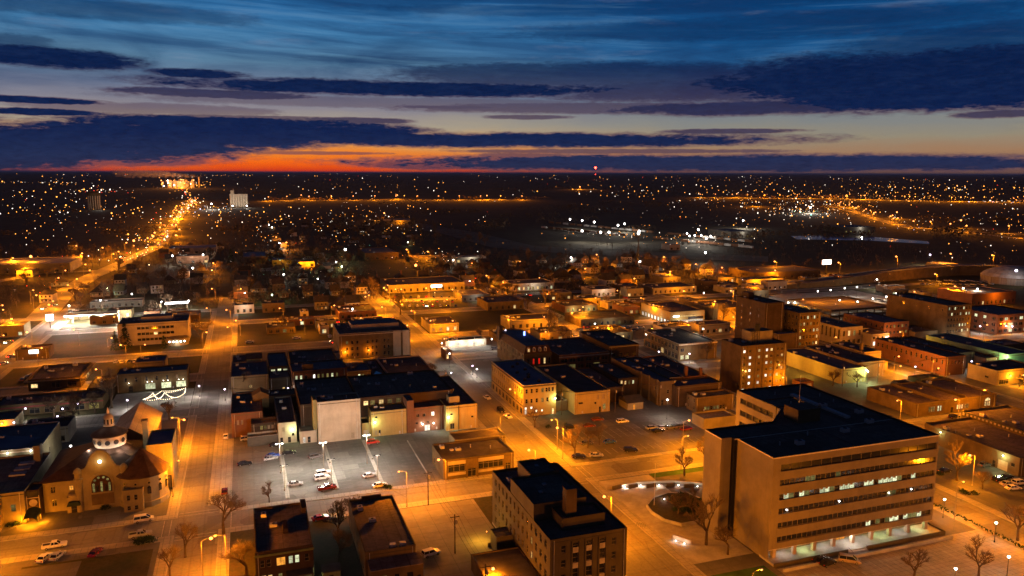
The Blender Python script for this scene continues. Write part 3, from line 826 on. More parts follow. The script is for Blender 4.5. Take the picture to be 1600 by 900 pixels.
# ================================================================ NEAR BUILDINGS
# ---- the six-storey office block with the ribbon windows
def office():
    ox, oy = 118.0, 147.0
    t = thing('office_building', 'big beige office block with six dark ribbon window bands and blank side wall', 'office building', (ox, oy, 0))
    FOOT.append((114, 170.4, 147, 200))
    Wd = 52.4; H = 27.0
    LITB = {2: [3, 6, 7, 8.5, 9, 13, 13.6, 14, 18, 18.6, 20, 23, 24, 25, 30], 5: [20, 21, 23, 25, 26, 28], 3: []}
    bands = [(23.2, 25.0, 16), (19.55, 21.05, 32), (15.85, 17.35, 32), (12.15, 13.65, 32), (8.45, 9.95, 32), (4.75, 6.3, 32)]
    rects = [(2.3, Wd - .5, z0, z1, 'slot', None) for z0, z1, n in bands]
    mb = MB(); facade(mb, (0, 0), 0, Wd, 3.2, H, rects, M_beige, .6)
    for z0, z1, n in bands:
        mb.face([(2.3, .59, z0), (Wd - .5, .59, z0), (Wd - .5, .59, z1), (2.3, .59, z1)], M_dark)
    obj('front_wall', mb, t)
    lit = {2: {1, 4, 7, 8, 9, 12, 13, 14, 17, 18, 20, 21, 22, 23, 27}, 5: {18, 19, 21, 23, 24, 26, 29}}
    dim = {2: {2, 5, 10, 17, 18, 24}, 5: {20, 22, 27, 28}, 1: {5, 6, 11}, 3: {22, 23}}
    pm = {}
    for bi, (z0, z1, n) in enumerate(bands):
        w = (Wd - 2.8) / n
        for i in range(n):
            gm = L_cool if i in lit.get(bi, ()) and random.random() < .9 else L_dim if i in dim.get(bi, ()) else L_red if (bi == 2 and i == 24) else M_glass
            key = (n, z1 - z0, gm.name)
            if key not in pm:
                q = MB(); q.box(-w / 2 + .035, w / 2 - .035, 0, .05, .05, z1 - z0 - .05, gm); q.box(w / 2 - .035, w / 2 + .035, -.08, .06, 0, z1 - z0, M_frame)
                q.box(-w / 2 + .035, w / 2 - .035, -.03, .05, 0, .05, M_frame)
                if gm is L_cool: q.box(-w / 2 + .2, w / 2 - .5, -.02, -.005, (z1 - z0) * .62, z1 - z0 - .06, M_frame)
                pm[key] = q.mesh('window_pane')
            obj('window_pane', pm[key], t, (2.3 + w * (i + .5), .42, z0))
    # little ceiling lights seen through the fourth band
    for x in (5, 21, 37, 44.5): obj('ceiling_lamp', sphere_mb(.2, 0, E_wht, 6), t, (x, .25, 12.9))
    # body of the block: side walls following the stepped plan
    pts = [(0, 0), (Wd, 0), (Wd, 53), (27, 53), (27, 32), (18, 23.5), (-4, 23.5), (-4, 15.8), (-.9, 15.8), (-.9, 14.6), (0, 14.6)]
    b = MB()
    for i in range(1, len(pts)):
        (xa, ya), (xb, yb) = pts[i], pts[(i + 1) % len(pts)]
        z0 = 3.2 if i == 1 else 0
        if i == 3:   # court wall with two window bands, facing west
            continue
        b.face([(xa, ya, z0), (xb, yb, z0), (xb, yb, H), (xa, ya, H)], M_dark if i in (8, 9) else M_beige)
    obj('side_wall', b, t)
    b = MB(); r = facade(b, (27, 53), -math.pi / 2, 21, 0, H, [(2 + i * 3.2, 5.0 + i * 3.2, z, z + 1.7, 'pane', M_glass) for i in range(5) for z in (23.2, 19.4, 15.7)], M_beige, .4)
    obj('court_wall', b, t); place_windows(t, (27, 53), -math.pi / 2, r, .4)
    b = MB(); rp = [(x, y) for x, y in pts]; b.face([(x, y, H - .5) for x, y in rp], M_tar); obj('roof', b, t)
    b = MB()
    for i in range(len(pts)):
        (xa, ya), (xb, yb) = pts[i], pts[(i + 1) % len(pts)]; d = Vector((xb - xa, yb - ya, 0)); n = Vector((-d.y, d.x, 0)).normalized()
        b.face([(xa, ya, H + .02), (xb, yb, H + .02), (xb + n.x * .3, yb + n.y * .3, H + .02), (xa + n.x * .3, ya + n.y * .3, H + .02)], M_dark)
        b.face([(xa + n.x * .3, ya + n.y * .3, H - .5), (xb + n.x * .3, yb + n.y * .3, H - .5), (xb + n.x * .3, yb + n.y * .3, H + .02), (xa + n.x * .3, ya + n.y * .3, H + .02)], M_dark)
        e = d.normalized() * .001
        b.face([(xa - n.x * .03, ya - n.y * .03, H - .3), (xb - n.x * .03, yb - n.y * .03, H - .3), (xb - n.x * .03, yb - n.y * .03, H + .02), (xa - n.x * .03, ya - n.y * .03, H + .02)], M_trim) if i in (0, 9, 10, 6, 5) else None
    obj('coping', b, t)
    # dark slot between stair tower and block
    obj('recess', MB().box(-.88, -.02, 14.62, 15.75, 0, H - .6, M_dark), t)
    # recessed ground floor behind columns
    b = MB(); rr = [(3 + i * 6.1, 8.0 + i * 6.1, .9, 3.0, 'shop', L_dim if i not in (3,) else L_warm) for i in range(8)]
    rr = facade(b, (0, 3.2), 0, Wd, 0, 3.2, rr, M_beige, .2); obj('ground_floor_wall', b, t); place_windows(t, (0, 3.2), 0, rr, .2)
    for i in range(9): obj('column', MB().box(1.6 + i * 6.1, 2.5 + i * 6.1, .3, 1.2, .7, 3.19, M_white), t)
    obj('soffit', MB().box(0.02, Wd - .02, .02, 3.19, 3.1, 3.2, M_trim), t)
    obj('podium', MB().box(-.2, Wd + 1.5, -2.6, 3.18, 0, .7, M_concl), t)
    obj('podium_wall', MB().box(-.4, 22, -2.9, -2.62, 0, 1.15, M_stone).box(28, Wd + 1.7, -2.9, -2.62, 0, 1.15, M_stone).box(Wd + 1.5, Wd + 1.8, -2.6, 3, 0, 1.15, M_stone), t)
    for k in range(4): obj('step', MB().box(22.2, 27.8, -2.9 - .35 * (k + 1), -2.6 - .35 * k, 0, .56 - .14 * k, M_concl), t)
    obj('handrail', MB().tube((22.3, -4.3, 1), (22.3, -2.7, 1.5), .04, .04, M_dark, 5).tube((27.7, -4.3, 1), (27.7, -2.7, 1.5), .04, .04, M_dark, 5), t)
    for i in range(8): 
        if i != 3: light(t, (5.5 + i * 6.1, .9, 2.75), 'g' if i % 2 else 'w', 480, .25)
    light(t, (25, .2, 2.7), 'w', 1100, .25)
    obj('entrance_door', win_mesh(3.4, 2.3, 'shop', L_org), t, (24.5, 3.0, .72))
    # roof plant
    px, py = U(1248, 656, 27); px -= ox; py -= oy
    obj('plant_room', MB().box(px, px + 7.5, py, py + 6, H - .5, H + 3.2, M_bbrick, top=M_tar), t)
    obj('plant_frame', ring(MB(), px - 2.5, px + 8.5, py + 6.2, py + 13, H + 2.4, H + 2.7, .15, M_dark).tube((px - 2.4, py + 6.3, H - .5), (px - 2.4, py + 6.3, H + 2.5), .1, .1, M_dark).tube((px + 8.4, py + 6.3, H - .5), (px + 8.4, py + 6.3, H + 2.5), .1, .1, M_dark), t)
    obj('antenna_mast', MB().tube((px + 6, py + 7, H - .5), (px + 6, py + 7, H + 11), .12, .05, M_steel, 5), t)
    for (a, c) in ((30, 10), (42, 14), (12, 6), (40, 30), (46, 22)):
        obj('air_conditioner', MB().box(a, a + 2.2, c, c + 1.4, H - .35, H + .7, M_steel).lathe([(.5, H + .7), (.5, H + .85)], M_dark, 8, a + 1.1, c + .7), t)
    for (a, c) in ((8, 8), (20, 12), (34, 36), (48, 34), (48, 40), (36, 46)):
        obj('vent_pipe', MB().tube((a, c, H - .5), (a, c, H + .5), .18, .18, M_steel, 6), t)
    obj('roof_seam', MB().box(.4, Wd - .4, 15.2, 15.45, H - .5, H - .42, M_trim).box(26, 26.2, .4, 15, H - .5, H - .42, M_dark), t)
    obj('roof_duct', MB().box(40, 41.5, 20, 44, H - .5, H + .1, M_steel), t)
    return t


office()

# ---- four-storey limestone building at the bottom centre
def courthouse():
    H = 15.2; x0, x1, y0, y1 = 60.0, 78.8, 147.0, 189.0
    D_ = y1 - y0
    def Lw(ln):
        out = []
        for c in range(13):
            u = 2.4 + c * 3.02
            for r_ in range(4):
                lit_ = L_warm if (c, r_) in ((9, 1),) else L_dim if (c, r_) == (9, 2) else M_glass
                w = 1.15; out.append((u, u + w, 1.5 + r_ * 3.55, 3.3 + r_ * 3.55, 'sash', lit_))
        return out
    def Fw(ln):
        out = []
        for u in (2.6, 15.0):
            for r_ in range(4): out.append((u, u + 1.1, 1.5 + r_ * 3.4, 3.2 + r_ * 3.4, 'sash', M_glass))
        for u in (5.4, 8.7, 12.0):
            for r_ in range(3): out.append((u, u + 1.35, 1.6 + r_ * 3.7 + .0, 3.9 + r_ * 3.7, 'sash', M_glass if (u, r_) != (12.0, 0) else L_dim))
            out.append((u, u + 1.35, 12.4, 13.7, 'sash', M_glass))
        return out
    t = building('courthouse_annex', 'four-storey pale limestone building with stepped black roof and tall chimney', [x0, x1, y0, y1], H, M_stone, M_tar, {'L': Lw, 'F': Fw, 'R': lambda l: grid(l, 12, 4, 1.2, 1.8, 1.5, 3.55, 2)}, cope=M_stone, kit=2, cat='public building', base=M_conc)
    for u in (5.4, 8.7, 12.0):
        for z in (3.95, 7.65, 11.35): obj('spandrel_panel', MB().box(u, u + 1.35, -.06, -.004, z, z + 1.28, mat('white_spandrel', (.34, .31, .25), .7)), t)
        obj('window_surround', MB().box(u - .35, u - .12, -.12, -.004, 1.2, 14.1, M_stone).box(u + 1.47, u + 1.7, -.12, -.004, 1.2, 14.1, M_stone).box(u - .35, u + 1.7, -.13, -.003, 14.102, 14.35, M_stone), t)
    def blk(nm, a, b_, c, d, z1, m=M_stone, z0=H - .6, sink=.45):
        o = walls(t, a, b_, c, d, z0, z1, m, name=nm)
        obj('upper_roof', MB().box(a + .22, b_ - .22, c + .22, d - .22, z1 - sink - .1, z1 - sink, M_tar), t)
        obj('upper_coping', ring(MB(), a, b_, c, d, z1 - sink, z1 + .05, .22, m, .03), t)
    blk('upper_wall', .06, 13.3, 10.5, 27.0, 19)
    blk('upper_wall', 5.4, 13.1, 27.05, 36.8, 19.2)
    blk('upper_wall', 4.6, 15.2, 4.2, 10.4, 17.6)
    cx, cy = U(895, 800, 18); cx -= x0; cy -= y0
    obj('chimney', MB().box(cx - 1.3, cx + 1.3, cy, cy + 2.2, 16, 23.6, M_bbrick, top=M_dark), t)
    b = MB(); b.box(13.5, 13.9, 9, 38, H - .4, H + 1.2, M_stone); obj('roof_screen', b, t)
    for a, c in ((4, 17), (6.5, 21), (9.5, 14), (9, 33)): obj('skylight', MB().box(a, a + .9, c, c + .9, 18.5, 18.9, M_snow), t)
    obj('antenna', MB().tube((-.0, 1, H), (-.0, 1, H + .02), .02, .02, M_dark), t)
    # annexes on the west side
    ann = thing('loading_annex', 'low flat brown-roofed annex against the limestone building, lamp on its roof', 'building', (47.6, 142, 0))
    FOOT.append((47.6, 60, 142, 171))
    walls(ann, 0, 12.2, 0, 25, 0, 4, M_bbrick); obj('roof', MB().box(.2, 12, .2, 24.8, 3.6, 3.75, M_brown), ann); obj('coping', ring(MB(), 0, 12.2, 0, 25, 4.003, 4.12, .22, M_tile, .06), ann)
    b = thing('entrance_porch', 'small dark porch block with yellow-lit side beside the limestone building', 'building', (55.5, 171.5, 0))
    walls(b, 0, 4.4, 0, 5, 0, 5, M_stone); obj('roof', MB().box(.1, 4.3, .1, 4.9, 4.6, 4.75, M_tar), b)
    light(b, (-1.5, 8.5, 3.2), 'y', 2600, .2)
    obj('bulb', sphere_mb(.15, 3.4, E_org, 6, -.4, 7), b); obj('side_wall', MB().box(-.6, 4.4, 5.05, 5.3, 0, 1.2, M_stone), b)
    return t


courthouse()

# ---- red-brick corner block in front, and its dark neighbour
b1 = building('brick_rowhouse', 'dark brick two-storey house with green cornice and one orange-lit window', [-1.5, 11.4, 174.2, 199.2], 9, M_dbrick, M_tar,
              {'F': [(1.0, 2.0, 5.2, 7.0, 'sash', M_glass), (2.4, 3.4, 5.2, 7.0, 'sash', M_glass), (4.6, 6.6, 5.1, 7.1, 'pair', L_org), (7.3, 8.3, 5.2, 7.1, 'sash', L_cool), (8.7, 9.7, 5.2, 7.1, 'sash', L_cool), (10.9, 11.9, 5.2, 7.0, 'sash', M_glass),
                     (1.2, 2.2, 1.2, 3.2, 'sash', L_warm), (2.6, 3.6, 1.2, 3.2, 'sash', L_warm), (4.9, 5.8, 1.8, 3.2, 'sash', L_dim), (7.8, 8.8, .2, 2.4, 'door', M_dark)], 'R': lambda l: grid(l, 5, 2, 1, 1.7, 1.6, 3.7, 2)}, cat='house', kit=1,
              cornice=(.9, mat('green_cornice', (.12, .15, .07), .8)))
obj('chimney', MB().box(6.6, 7.7, 9, 14, 8.3, 9.7, M_dbrick), b1)
obj('corner_pier', MB().box(11.6, 12.9, 19.5, 25.2, 0, 9.8, M_dbrick), b1)
obj('porch_roof', MB().box(6.6, 12.6, -3, -.01, 3.3, 3.6, M_shing).box(6.8, 7.05, -2.9, -2.7, 0, 3.29, M_dbrick).box(12.2, 12.4, -2.9, -2.7, 0, 3.29, M_dbrick), b1)
wall_lamp(b1, 10.5, 174.2, 3.0, 'g', 330, .12)
sh = thing('garden_shed', 'small pale green shed beside the dark brick house', 'shed', (13.2, 171.5, 0))
walls(sh, 0, 4, 0, 3.6, 0, 3, mat('green_board', (.16, .2, .1), .8), {'F': [(1.4, 2.4, .1, 2.2, 'door', M_dark)]}); obj('roof', MB().box(-.2, 4.2, -.2, 3.8, 3.0, 3.15, M_shing), sh)  # green light on the boards is put into their colour
b2 = building('flat_roofed_hall', 'long low building with plain black roof and lower front wing', [22.8, 34.8, 170.3, 200.9], 7, M_bbrick, M_tar,
              {'L': lambda l: grid(l, 5, 1, 1, 1.3, 1.4, 3, 3)}, kit=1)
obj('false_front', MB().box(3.5, 8.8, 30.0, 30.5, 6.9, 7.9, M_dbrick), b2)
walls(b2, .6, 12.6, -5.5, -.02, 0, 5.0, M_bbrick, {'F': [(2.2, 3.5, 2.2, 3.5, 'pane', L_dim), (5.2, 6.4, 2.3, 3.5, 'pane', M_glass), (8.2, 9.6, .2, 3.4, 'door', M_dark), (10.6, 11.4, .2, 2.4, 'door', M_dark)]}, name='front_wing')
obj('wing_roof', MB().box(.4, 12.8, -5.7, -.03, 5.0, 5.2, M_tar), b2)
obj('air_conditioner', MB().box(6.2, 7.6, 1.2, 2.6, 6.5, 7.3, M_steel), b2); obj('air_conditioner', MB().box(8.6, 10, 1.2, 2.6, 6.5, 7.3, M_steel), b2)

# ---- yellow-lit single-storey office by the avenue
def Fy(l):
    return [(1.6, 7.0, 2.3, 4.6, 'shop', M_glass), (7.9, 10.6, .2, 2.8, 'shop', M_glass), (11.4, 19.6, 2.3, 4.6, 'shop', M_glass), (20.4, 22.1, .2, 3.2, 'shop', M_glass)]


b3 = building('corner_office', 'low yellow-lit office with brown roof, dark window strip and arched door', [54.6, 77.8, 222.4, 237.6], 6.5, M_bbrick, M_brown, {'F': Fy, 'L': lambda l: [(2, 4, 1, 3, 'pane', M_glass)]}, cat='building', kit=3, cope=M_stone)
obj('band_panel', MB().box(1.4, 7.2, -.1, -.004, 4.75, 5.9, M_white).box(11.2, 19.8, -.1, -.004, 4.75, 5.9, M_white), b3)
obj('band_panel', MB().box(1.4, 7.2, -.1, -.004, 1.2, 2.1, M_white).box(11.2, 19.8, -.1, -.004, 1.2, 2.1, M_white), b3)
obj('entrance_pier', MB().box(7.2, 7.8, -.5, -.01, 0, 6.3, M_bbrick).box(10.7, 11.2, -.5, -.01, 0, 6.3, M_bbrick).box(7.8, 10.7, -.5, -.01, 3.1, 6.302, M_bbrick), b3)
b3b = building('raised_storeroom', 'taller brown-roofed rear wing behind the low yellow-lit office', [62.5, 80.3, 238.0, 246.3], 6.8, M_stucco, M_brown, kit=0)

# ================================================================ block between the two long streets
b = building('brick_corner_building', 'orange-brown brick building at the street corner, flat dark roof', [-8.2, 2.6, 284.5, 311], 9, M_brick, M_tar,
             {'F': [(1.8, 2.6, 4.6, 6.4, 'sash', M_frame), (3.2, 4.0, 4.6, 6.4, 'sash', M_frame), (7.2, 8.3, 4.4, 6.2, 'sash', L_dim)], 'L': lambda l: grid(l, 6, 2, 1, 1.6, 1.3, 3.6, 2)}, kit=2)
b = building('rear_extension', 'low brick rear extension with white-framed windows above its lean-to', [-1.5, 7.2, 277.8, 284.4], 6.5, M_dbrick, M_tar,
             {'F': [(3 + i * 1.25, 3.9 + i * 1.25, 4.2, 5.8, 'sash', L_dim if i in (0, 1) else M_frame) for i in range(4)]}, kit=0)
b = building('lean_to_store', 'grey concrete lean-to below the white-framed windows', [-3.0, 7.3, 273, 277.7], 3.4, M_conc, M_brown, kit=0)
b = building('gabled_attic_house', 'small gabled roof hut standing among the flat roofs', [-.6, 5.2, 300.0, 306], 10.4, M_bbrick, M_tar, kit=0)
obj('gable_roof', MB().gable(0, 5.8, 0, 6, 10.5, 12.2, M_bbrick, 'y', .3), b)
b = building('green_lit_building', 'two-storey pale wall lit greenish-white beside the parking lot', [7.4, 13.6, 272.4, 306], 7.6, M_white, M_tar,
             {'F': [(1.2, 2.2, 4.4, 6, 'sash', M_frame), (.6, 1.5, .2, 2.3, 'door', M_dark), (3.2, 4.2, .2, 2.3, 'door', M_dark), (4.6, 5.4, 2.6, 3.6, 'pane', M_glass)]}, kit=1)
wall_lamp(b, 12.2, 272.4, 5.2, 'g', 1000, .3)
b = building('rear_service_court', 'dark low roofs between the green-lit wall and the big blank wall', [2.8, 20.4, 306.2, 315.5], 8, M_dbrick, M_tar, kit=2)
b = building('low_white_shop', 'low white-walled shop with two doors beside the blank wall', [14.6, 20.4, 270.2, 296], 4.4, M_white, M_tarb,
             {'F': [(1.0, 1.9, .2, 2.3, 'sash', L_wht), (2.6, 3.6, .2, 2.4, 'door', M_dark)]}, kit=1)
b = building('blank_wall_theatre', 'tall windowless pale wall of a theatre stage block facing the lot', [20.8, 35.7, 268.6, 277.4], 15, M_white, M_tar,
             {'F': [(11.4, 12.6, .6, 2.8, 'door', M_frame)]}, kit=2)
obj('drain_pipe', MB().tube((15.0, -.12, 0), (15.0, -.12, 15.1), .09, .09, M_dark, 6), b)
b = building('theatre_auditorium', 'black flat-roofed hall behind the blank wall and the green-lit row', [15.5, 36, 277.6, 313], 12, M_dbrick, M_tar, kit=4)
obj('pilaster', MB().box(4.0, 5.2, -6, -.02, 0, 15.2, M_ybrick), b)
b = building('long_black_roof_hall', 'long building with black roof and a row of lit attic windows', [36.2, 72.0, 277.4, 309.5], 12.6, M_dbrick, M_tar,
             {'F': [(u, u + 1.7, 9.6, 11.3, 'cross', L_warm if i in (0, 2) else L_dim) for i, u in enumerate((1.9, 4.4, 7.6, 10.8, 14.0))]}, kit=7)
b = building('yellow_brick_rear', 'yellow-green lit blank brick wall with roof steps facing the lot', [39.6, 52.4, 269.2, 277.2], 9.4, M_ybrick, M_tarb,
             {'F': [(1.3, 2.2, 6.9, 7.7, 'pane', M_glass), (1.2, 2.1, .6, 2.4, 'door', M_frame), (2.5, 3.3, .8, 2.4, 'pane', M_glass)]}, kit=1)
wall_lamp(b, 40.8, 269.2, 5.6, 'g', 1100, .3)
obj('conduit', MB().tube((-.6, -.15, 0), (-.6, -.15, 8), .18, .18, M_ybrick, 6), b)
b = building('green_awning_shed', 'narrow shed with a green canvas roof between two brick walls', [36.3, 39.3, 270.2, 277.2], 5.2, M_ybrick, M_fabric, {'F': [(.5, 2.4, .2, 2.6, 'dock', M_white)]}, kit=0)
b = building('rear_loft', 'pinkish brick rear wing with dark windows, roof terrace and twin door lamps', [52.6, 66.6, 269.6, 277.2], 9.2, M_brick, M_tar,
             {'F': [(3.6, 4.7, 5.6, 6.8, 'pair', M_glass), (5.9, 7.0, 5.6, 6.8, 'pair', M_glass), (9.2, 10.4, 5.6, 7.2, 'cross', L_wht), (3.2, 4.2, 3.0, 3.7, 'pane', M_glass), (5.2, 6.2, 3.0, 3.7, 'pane', M_glass), (7.4, 8.4, 3.0, 3.7, 'pane', M_glass), (6.6, 8.7, .1, 2.4, 'shop', L_wht)]}, kit=0)
obj('stair_tower', MB().box(.1, 2.6, -.5, 7, 0, 12.4, M_brick, top=M_tar), b)
wall_lamp(b, 58.4, 269.6, 2.9, 'w', 1000, .26); wall_lamp(b, 62.6, 269.6, 2.9, 'w', 1000, .26)
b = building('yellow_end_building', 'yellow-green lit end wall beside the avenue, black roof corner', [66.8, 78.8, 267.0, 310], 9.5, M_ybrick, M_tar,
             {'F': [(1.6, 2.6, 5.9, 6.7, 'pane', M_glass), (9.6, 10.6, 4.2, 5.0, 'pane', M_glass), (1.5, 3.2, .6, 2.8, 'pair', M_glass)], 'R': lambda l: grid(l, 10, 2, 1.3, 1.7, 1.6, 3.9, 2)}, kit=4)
obj('lift_head', MB().box(2.2, 6.2, 4, 8, 9, 11.8, M_stucco, top=M_tar), b); obj('down_pipe', MB().tube((4.8, -.12, 0), (4.8, -.12, 9.4), .1, .1, M_dark, 6), b)
wall_lamp(b, 67.6, 267.0, 5.4, 'g', 1500, .3)

# back row of the same block
b = building('west_corner_store', 'wide low store with grey roof at the western corner of the back row', [-9.2, 6.3, 345.5, 372.5], 7, M_stucco, M_tarb, {'F': lambda l: grid(l, 3, 1, 1.2, 1.2, 1.5, 3, 7, lit=.2), 'L': lambda l: grid(l, 5, 1, 1.8, 1.8, .8, 3, 2, lit=.5)}, kit=3)
b = building('dormered_house', 'small yellow-green house with gables behind the grey-roofed store', [-2.5, 4.0, 374.5, 383], 7.5, mat('green_siding', (.3, .34, .14), .8), M_shing, {'F': lambda l: grid(l, 2, 1, 1.2, 1.4, 4.4, 3, 1)}, kit=0, cat='house')
obj('gable_roof', MB().gable(0, 6.5, 0, 8.5, 7.6, 9.6, M_shing, 'x', .5), b)
b = building('store_annex', 'dark annex roofs beside the small dormered house', [-9.0, -2.8, 373, 392], 6, M_stucco, M_tar, kit=1)
b = building('blue_grey_roof_shop', 'dark shop with two-level roof and three small lit clerestory windows', [6.6, 15.0, 338.0, 350], 7, M_dbrick, M_tarb, {'F': [(5.2, 6.1, 1.2, 2.6, 'sash', L_warm)]}, kit=1)
b = building('clerestory_block', 'raised dark block with three lit clerestory windows and slate-blue roof', [6.8, 15.1, 350.5, 378], 9, M_dbrick, M_tarb, {'F': [(.8, 2.6, 6.8, 7.8, 'pair', L_cool), (3.6, 5.2, 6.4, 7.9, 'pair', L_cool), (6.0, 7.8, 6.9, 7.7, 'pair', L_cool)]}, kit=0)
b = building('three_storey_brick', 'three-storey dark brick building with two rows of lit sash windows', [15.6, 38.6, 330.0, 346.2], 11.2, M_brick, M_tarb,
             {'F': [(u, u + .95, 7.6 - 3.3 * r_, 9.3 - 3.3 * r_, 'sash', g_) for (u, r_, g_) in ((1.3, 0, L_cool), (3.2, 0, L_cool), (5.2, 0, M_glass), (8.6, 0, L_wht), (10.4, 0, L_dim), (12.2, 0, L_dim), (14.2, 0, L_dim), (16.2, 0, L_cool), (18.2, 0, L_dim), (1.3, 1, L_dim), (3.2, 1, L_wht), (7.2, 1, L_warm), (8.9, 1, L_wht), (11, 1, M_glass), (14, 1, M_glass), (16.5, 1, L_dim), (18.4, 1, L_dim))],
              'L': lambda l: grid(l, 4, 2, 1, 1.6, 3.5, 3.4, 2)}, kit=2)
obj('stair_head', MB().box(4.6, 9, 3, 7, 10.5, 13.2, M_bbrick, top=M_tar), b)
b = building('stucco_back_building', 'buff two-storey back building at the end of the three-storey brick one', [38.9, 50.2, 339.0, 353.8], 7, M_stucco, M_tarb, {'F': [(5.6, 6.6, 4, 5.4, 'sash', L_cool), (7.2, 8.2, 4, 5.4, 'sash', L_dim)]}, kit=1)
b = building('puddled_roof_store', 'low dark store with standing water on its sunken roof', [50.6, 56.6, 331.6, 366], 5, M_dbrick, M_tar, kit=1)
obj('roof_puddle', MB().face([(1, 3, 4.56), (4.6, 2.4, 4.56), (4.9, 8, 4.56), (3, 14, 4.56), (1.2, 9, 4.56)], M_water) or MB().box(1, 4.5, 3, 9, 4.56, 4.57, M_water), b)
b = building('pale_walled_store', 'wide dark-roofed store with plain pale side wall on the avenue', [57.0, 77.6, 329.6, 363.5], 6, M_white, M_brown, {'R': lambda l: grid(l, 5, 1, 3, 2.4, .5, 3, 2, style='shop', lit=.3)}, kit=4)
b = building('snow_streaked_roof', 'wide low roof with pale meltwater streaks behind the brick block', [17, 38.5, 358.5, 392.5], 6, M_dbrick, M_tar, kit=2)
b_ = MB()
rg = random.Random(4); px_, py_ = 3.0, 6.0
for i in range(12):
    nx_, ny_ = px_ + 1.3 + rg.random(), 8 + rg.uniform(-4, 12) * .6; b_.face([(px_, py_, 5.56), (nx_, ny_, 5.56), (nx_, ny_ + 1.0 + rg.random(), 5.56), (px_, py_ + 1.1, 5.56)], M_snow); px_, py_ = nx_, ny_
obj('melting_snow', b_, b)
b = building('four_storey_block', 'four-storey brown brick block with pale stair bays at its right end', [42.2, 78.8, 390.8, 420.5], 13.4, M_bbrick, M_tar,
             {'F': [(u, u + 1.1, z, z + 1.6, 'sash', L_dim if (u, z) == (3.4, 7.9) else M_glass) for u in (3.4, 6.0, 8.6, 13.8, 16.4, 18.4, 22.5, 24.6) for z in (1.3, 4.6, 7.9)] , 'L': lambda l: grid(l, 5, 3, 1.1, 1.5, 1.4, 3.3, 2)}, kit=2, cope=M_trim)
obj('pale_bay', MB().box(27.6, 31.6, -.25, -.01, 0, 13.3, M_white).box(32.6, 36.2, -.25, -.01, 0, 13.3, M_white), b)
obj('penthouse', MB().box(8, 33, 12, 26, 12.8, 15.4, M_white, top=M_tarb), b)
wall_lamp(b, 45, 390.8, 4.2, 'o', 2600, .35); wall_lamp(b, 57, 390.8, 4.2, 'o', 1600, .3)
b = building('corner_shed_orange', 'small cream block under an orange lamp beside the four-storey block', [36.0, 41.8, 385.5, 391], 5, M_white, M_tar, kit=0)
# ================================================================ east of the avenue
b = building('blue_roof_corner_block', 'three-storey corner block with slate-blue roof, yellow-lit front and orange-lit side', [99.6, 113.4, 273.6, 315], 12.6, M_ybrick, M_blue,
             {'F': [(u, u + .95, z, z + 1.7, 'sash', g_) for (u, z, g_) in ((.9, 9.4, M_glass), (3.0, 9.4, M_glass), (5.2, 9.4, M_glass), (7.6, 9.4, L_dim), (9.3, 9.4, M_glass), (10.4, 9.4, M_glass), (11.9, 9.4, M_glass),
                                                                   (.9, 5.4, M_glass), (3.0, 5.4, M_glass), (5.2, 5.4, M_glass), (7.6, 5.4, L_dim), (9.7, 5.4, M_glass))] +
                   [(.6, 1.5, .9, 2.7, 'sash', L_wht), (.6, 1.5, 2.9, 3.9, 'pane', L_wht), (3.0, 3.9, 2.9, 3.9, 'pane', L_wht), (5.2, 6.0, 1.4, 2.4, 'pane', L_wht), (7.6, 8.3, 1.5, 2.4, 'pane', L_wht), (12.2, 13.0, .1, 2.4, 'door', L_warm)],
              'L': lambda l: grid(l, 15, 2, 1.1, 1.9, 5.0, 3.9, 1.2) + grid(l, 9, 1, 2.8, 2.4, .7, 3, 1.2, style='shop')}, kit=0, cope=M_trim,
             cornice=(.5, M_stone))
b_ = MB()
for (a, c) in ((3, 8), (6, 12), (8, 5), (4, 20), (9, 24), (5.5, 30), (9, 34), (7.5, 16)):
    obj('air_conditioner', MB().box(a, a + 1.3, c, c + 1.1, 12.0, 12.9, M_dark).tube((a + .6, c + .5, 12.9), (a + .6, c + .5, 13.3), .25, .25, M_dark, 6), b)
obj('cornice', MB().box(-.3, -.004, 0, 41, 11.8, 12.2, M_stone).box(-.15, -.003, 0, 41, 4.2, 4.5, M_stone), b)
wall_lamp(b, 112.9, 273.6, 6.6, 'g', 1500, .32)
b = building('tan_warehouse', 'long brown-roofed warehouse with stained yellow front wall next to the blue-roof block', [119.8, 135.2, 269.6, 314.6], 9, M_ybrick, M_brown,
             {'F': [(9.6, 10.6, 5.4, 7.4, 'pane', M_frame), (12.0, 13.0, 5.4, 7.4, 'pane', M_frame), (1.6, 3.6, 4.2, 5, 'pane', M_glass), (8.6, 9.5, 3.6, 4.5, 'pane', M_glass), (10.6, 11.5, .1, 2.4, 'door', M_dark), (12.4, 13.6, 1.2, 3.4, 'sash', L_dim)]}, kit=1)
b = building('lean_to_side_shed', 'green-lit low shed between the blue-roof block and the tan warehouse', [114.2, 119.4, 276, 300], 4.2, M_conc, M_tar, kit=0)
b = building('dark_shed', 'black shed behind with a row of four small lit loft windows', [147.5, 156.8, 286.6, 314], 8, M_dbrick, M_tar, {'F': [(1.2, 2.2, 5.6, 7, 'sash', L_warm), (3.0, 3.9, 5.2, 6.8, 'sash', L_warm), (4.9, 5.8, 5.2, 6.8, 'sash', L_dim), (6.8, 7.7, 5.2, 6.8, 'sash', L_cool)]}, kit=1)
b = building('low_shadow_shed', 'low unlit sheds in the shadow between the warehouse and the dark shed', [135.8, 147, 280, 314], 6.5, M_dbrick, M_tar, kit=2)
b = building('little_gabled_garage', 'little gabled garage with a small lit doorway at the edge of the dark lot', [142.5, 149.5, 268, 276], 3, M_stucco, M_shing, {'F': [(2.4, 3.4, .2, 2.2, 'door', L_org)]}, kit=0, cat='garage')
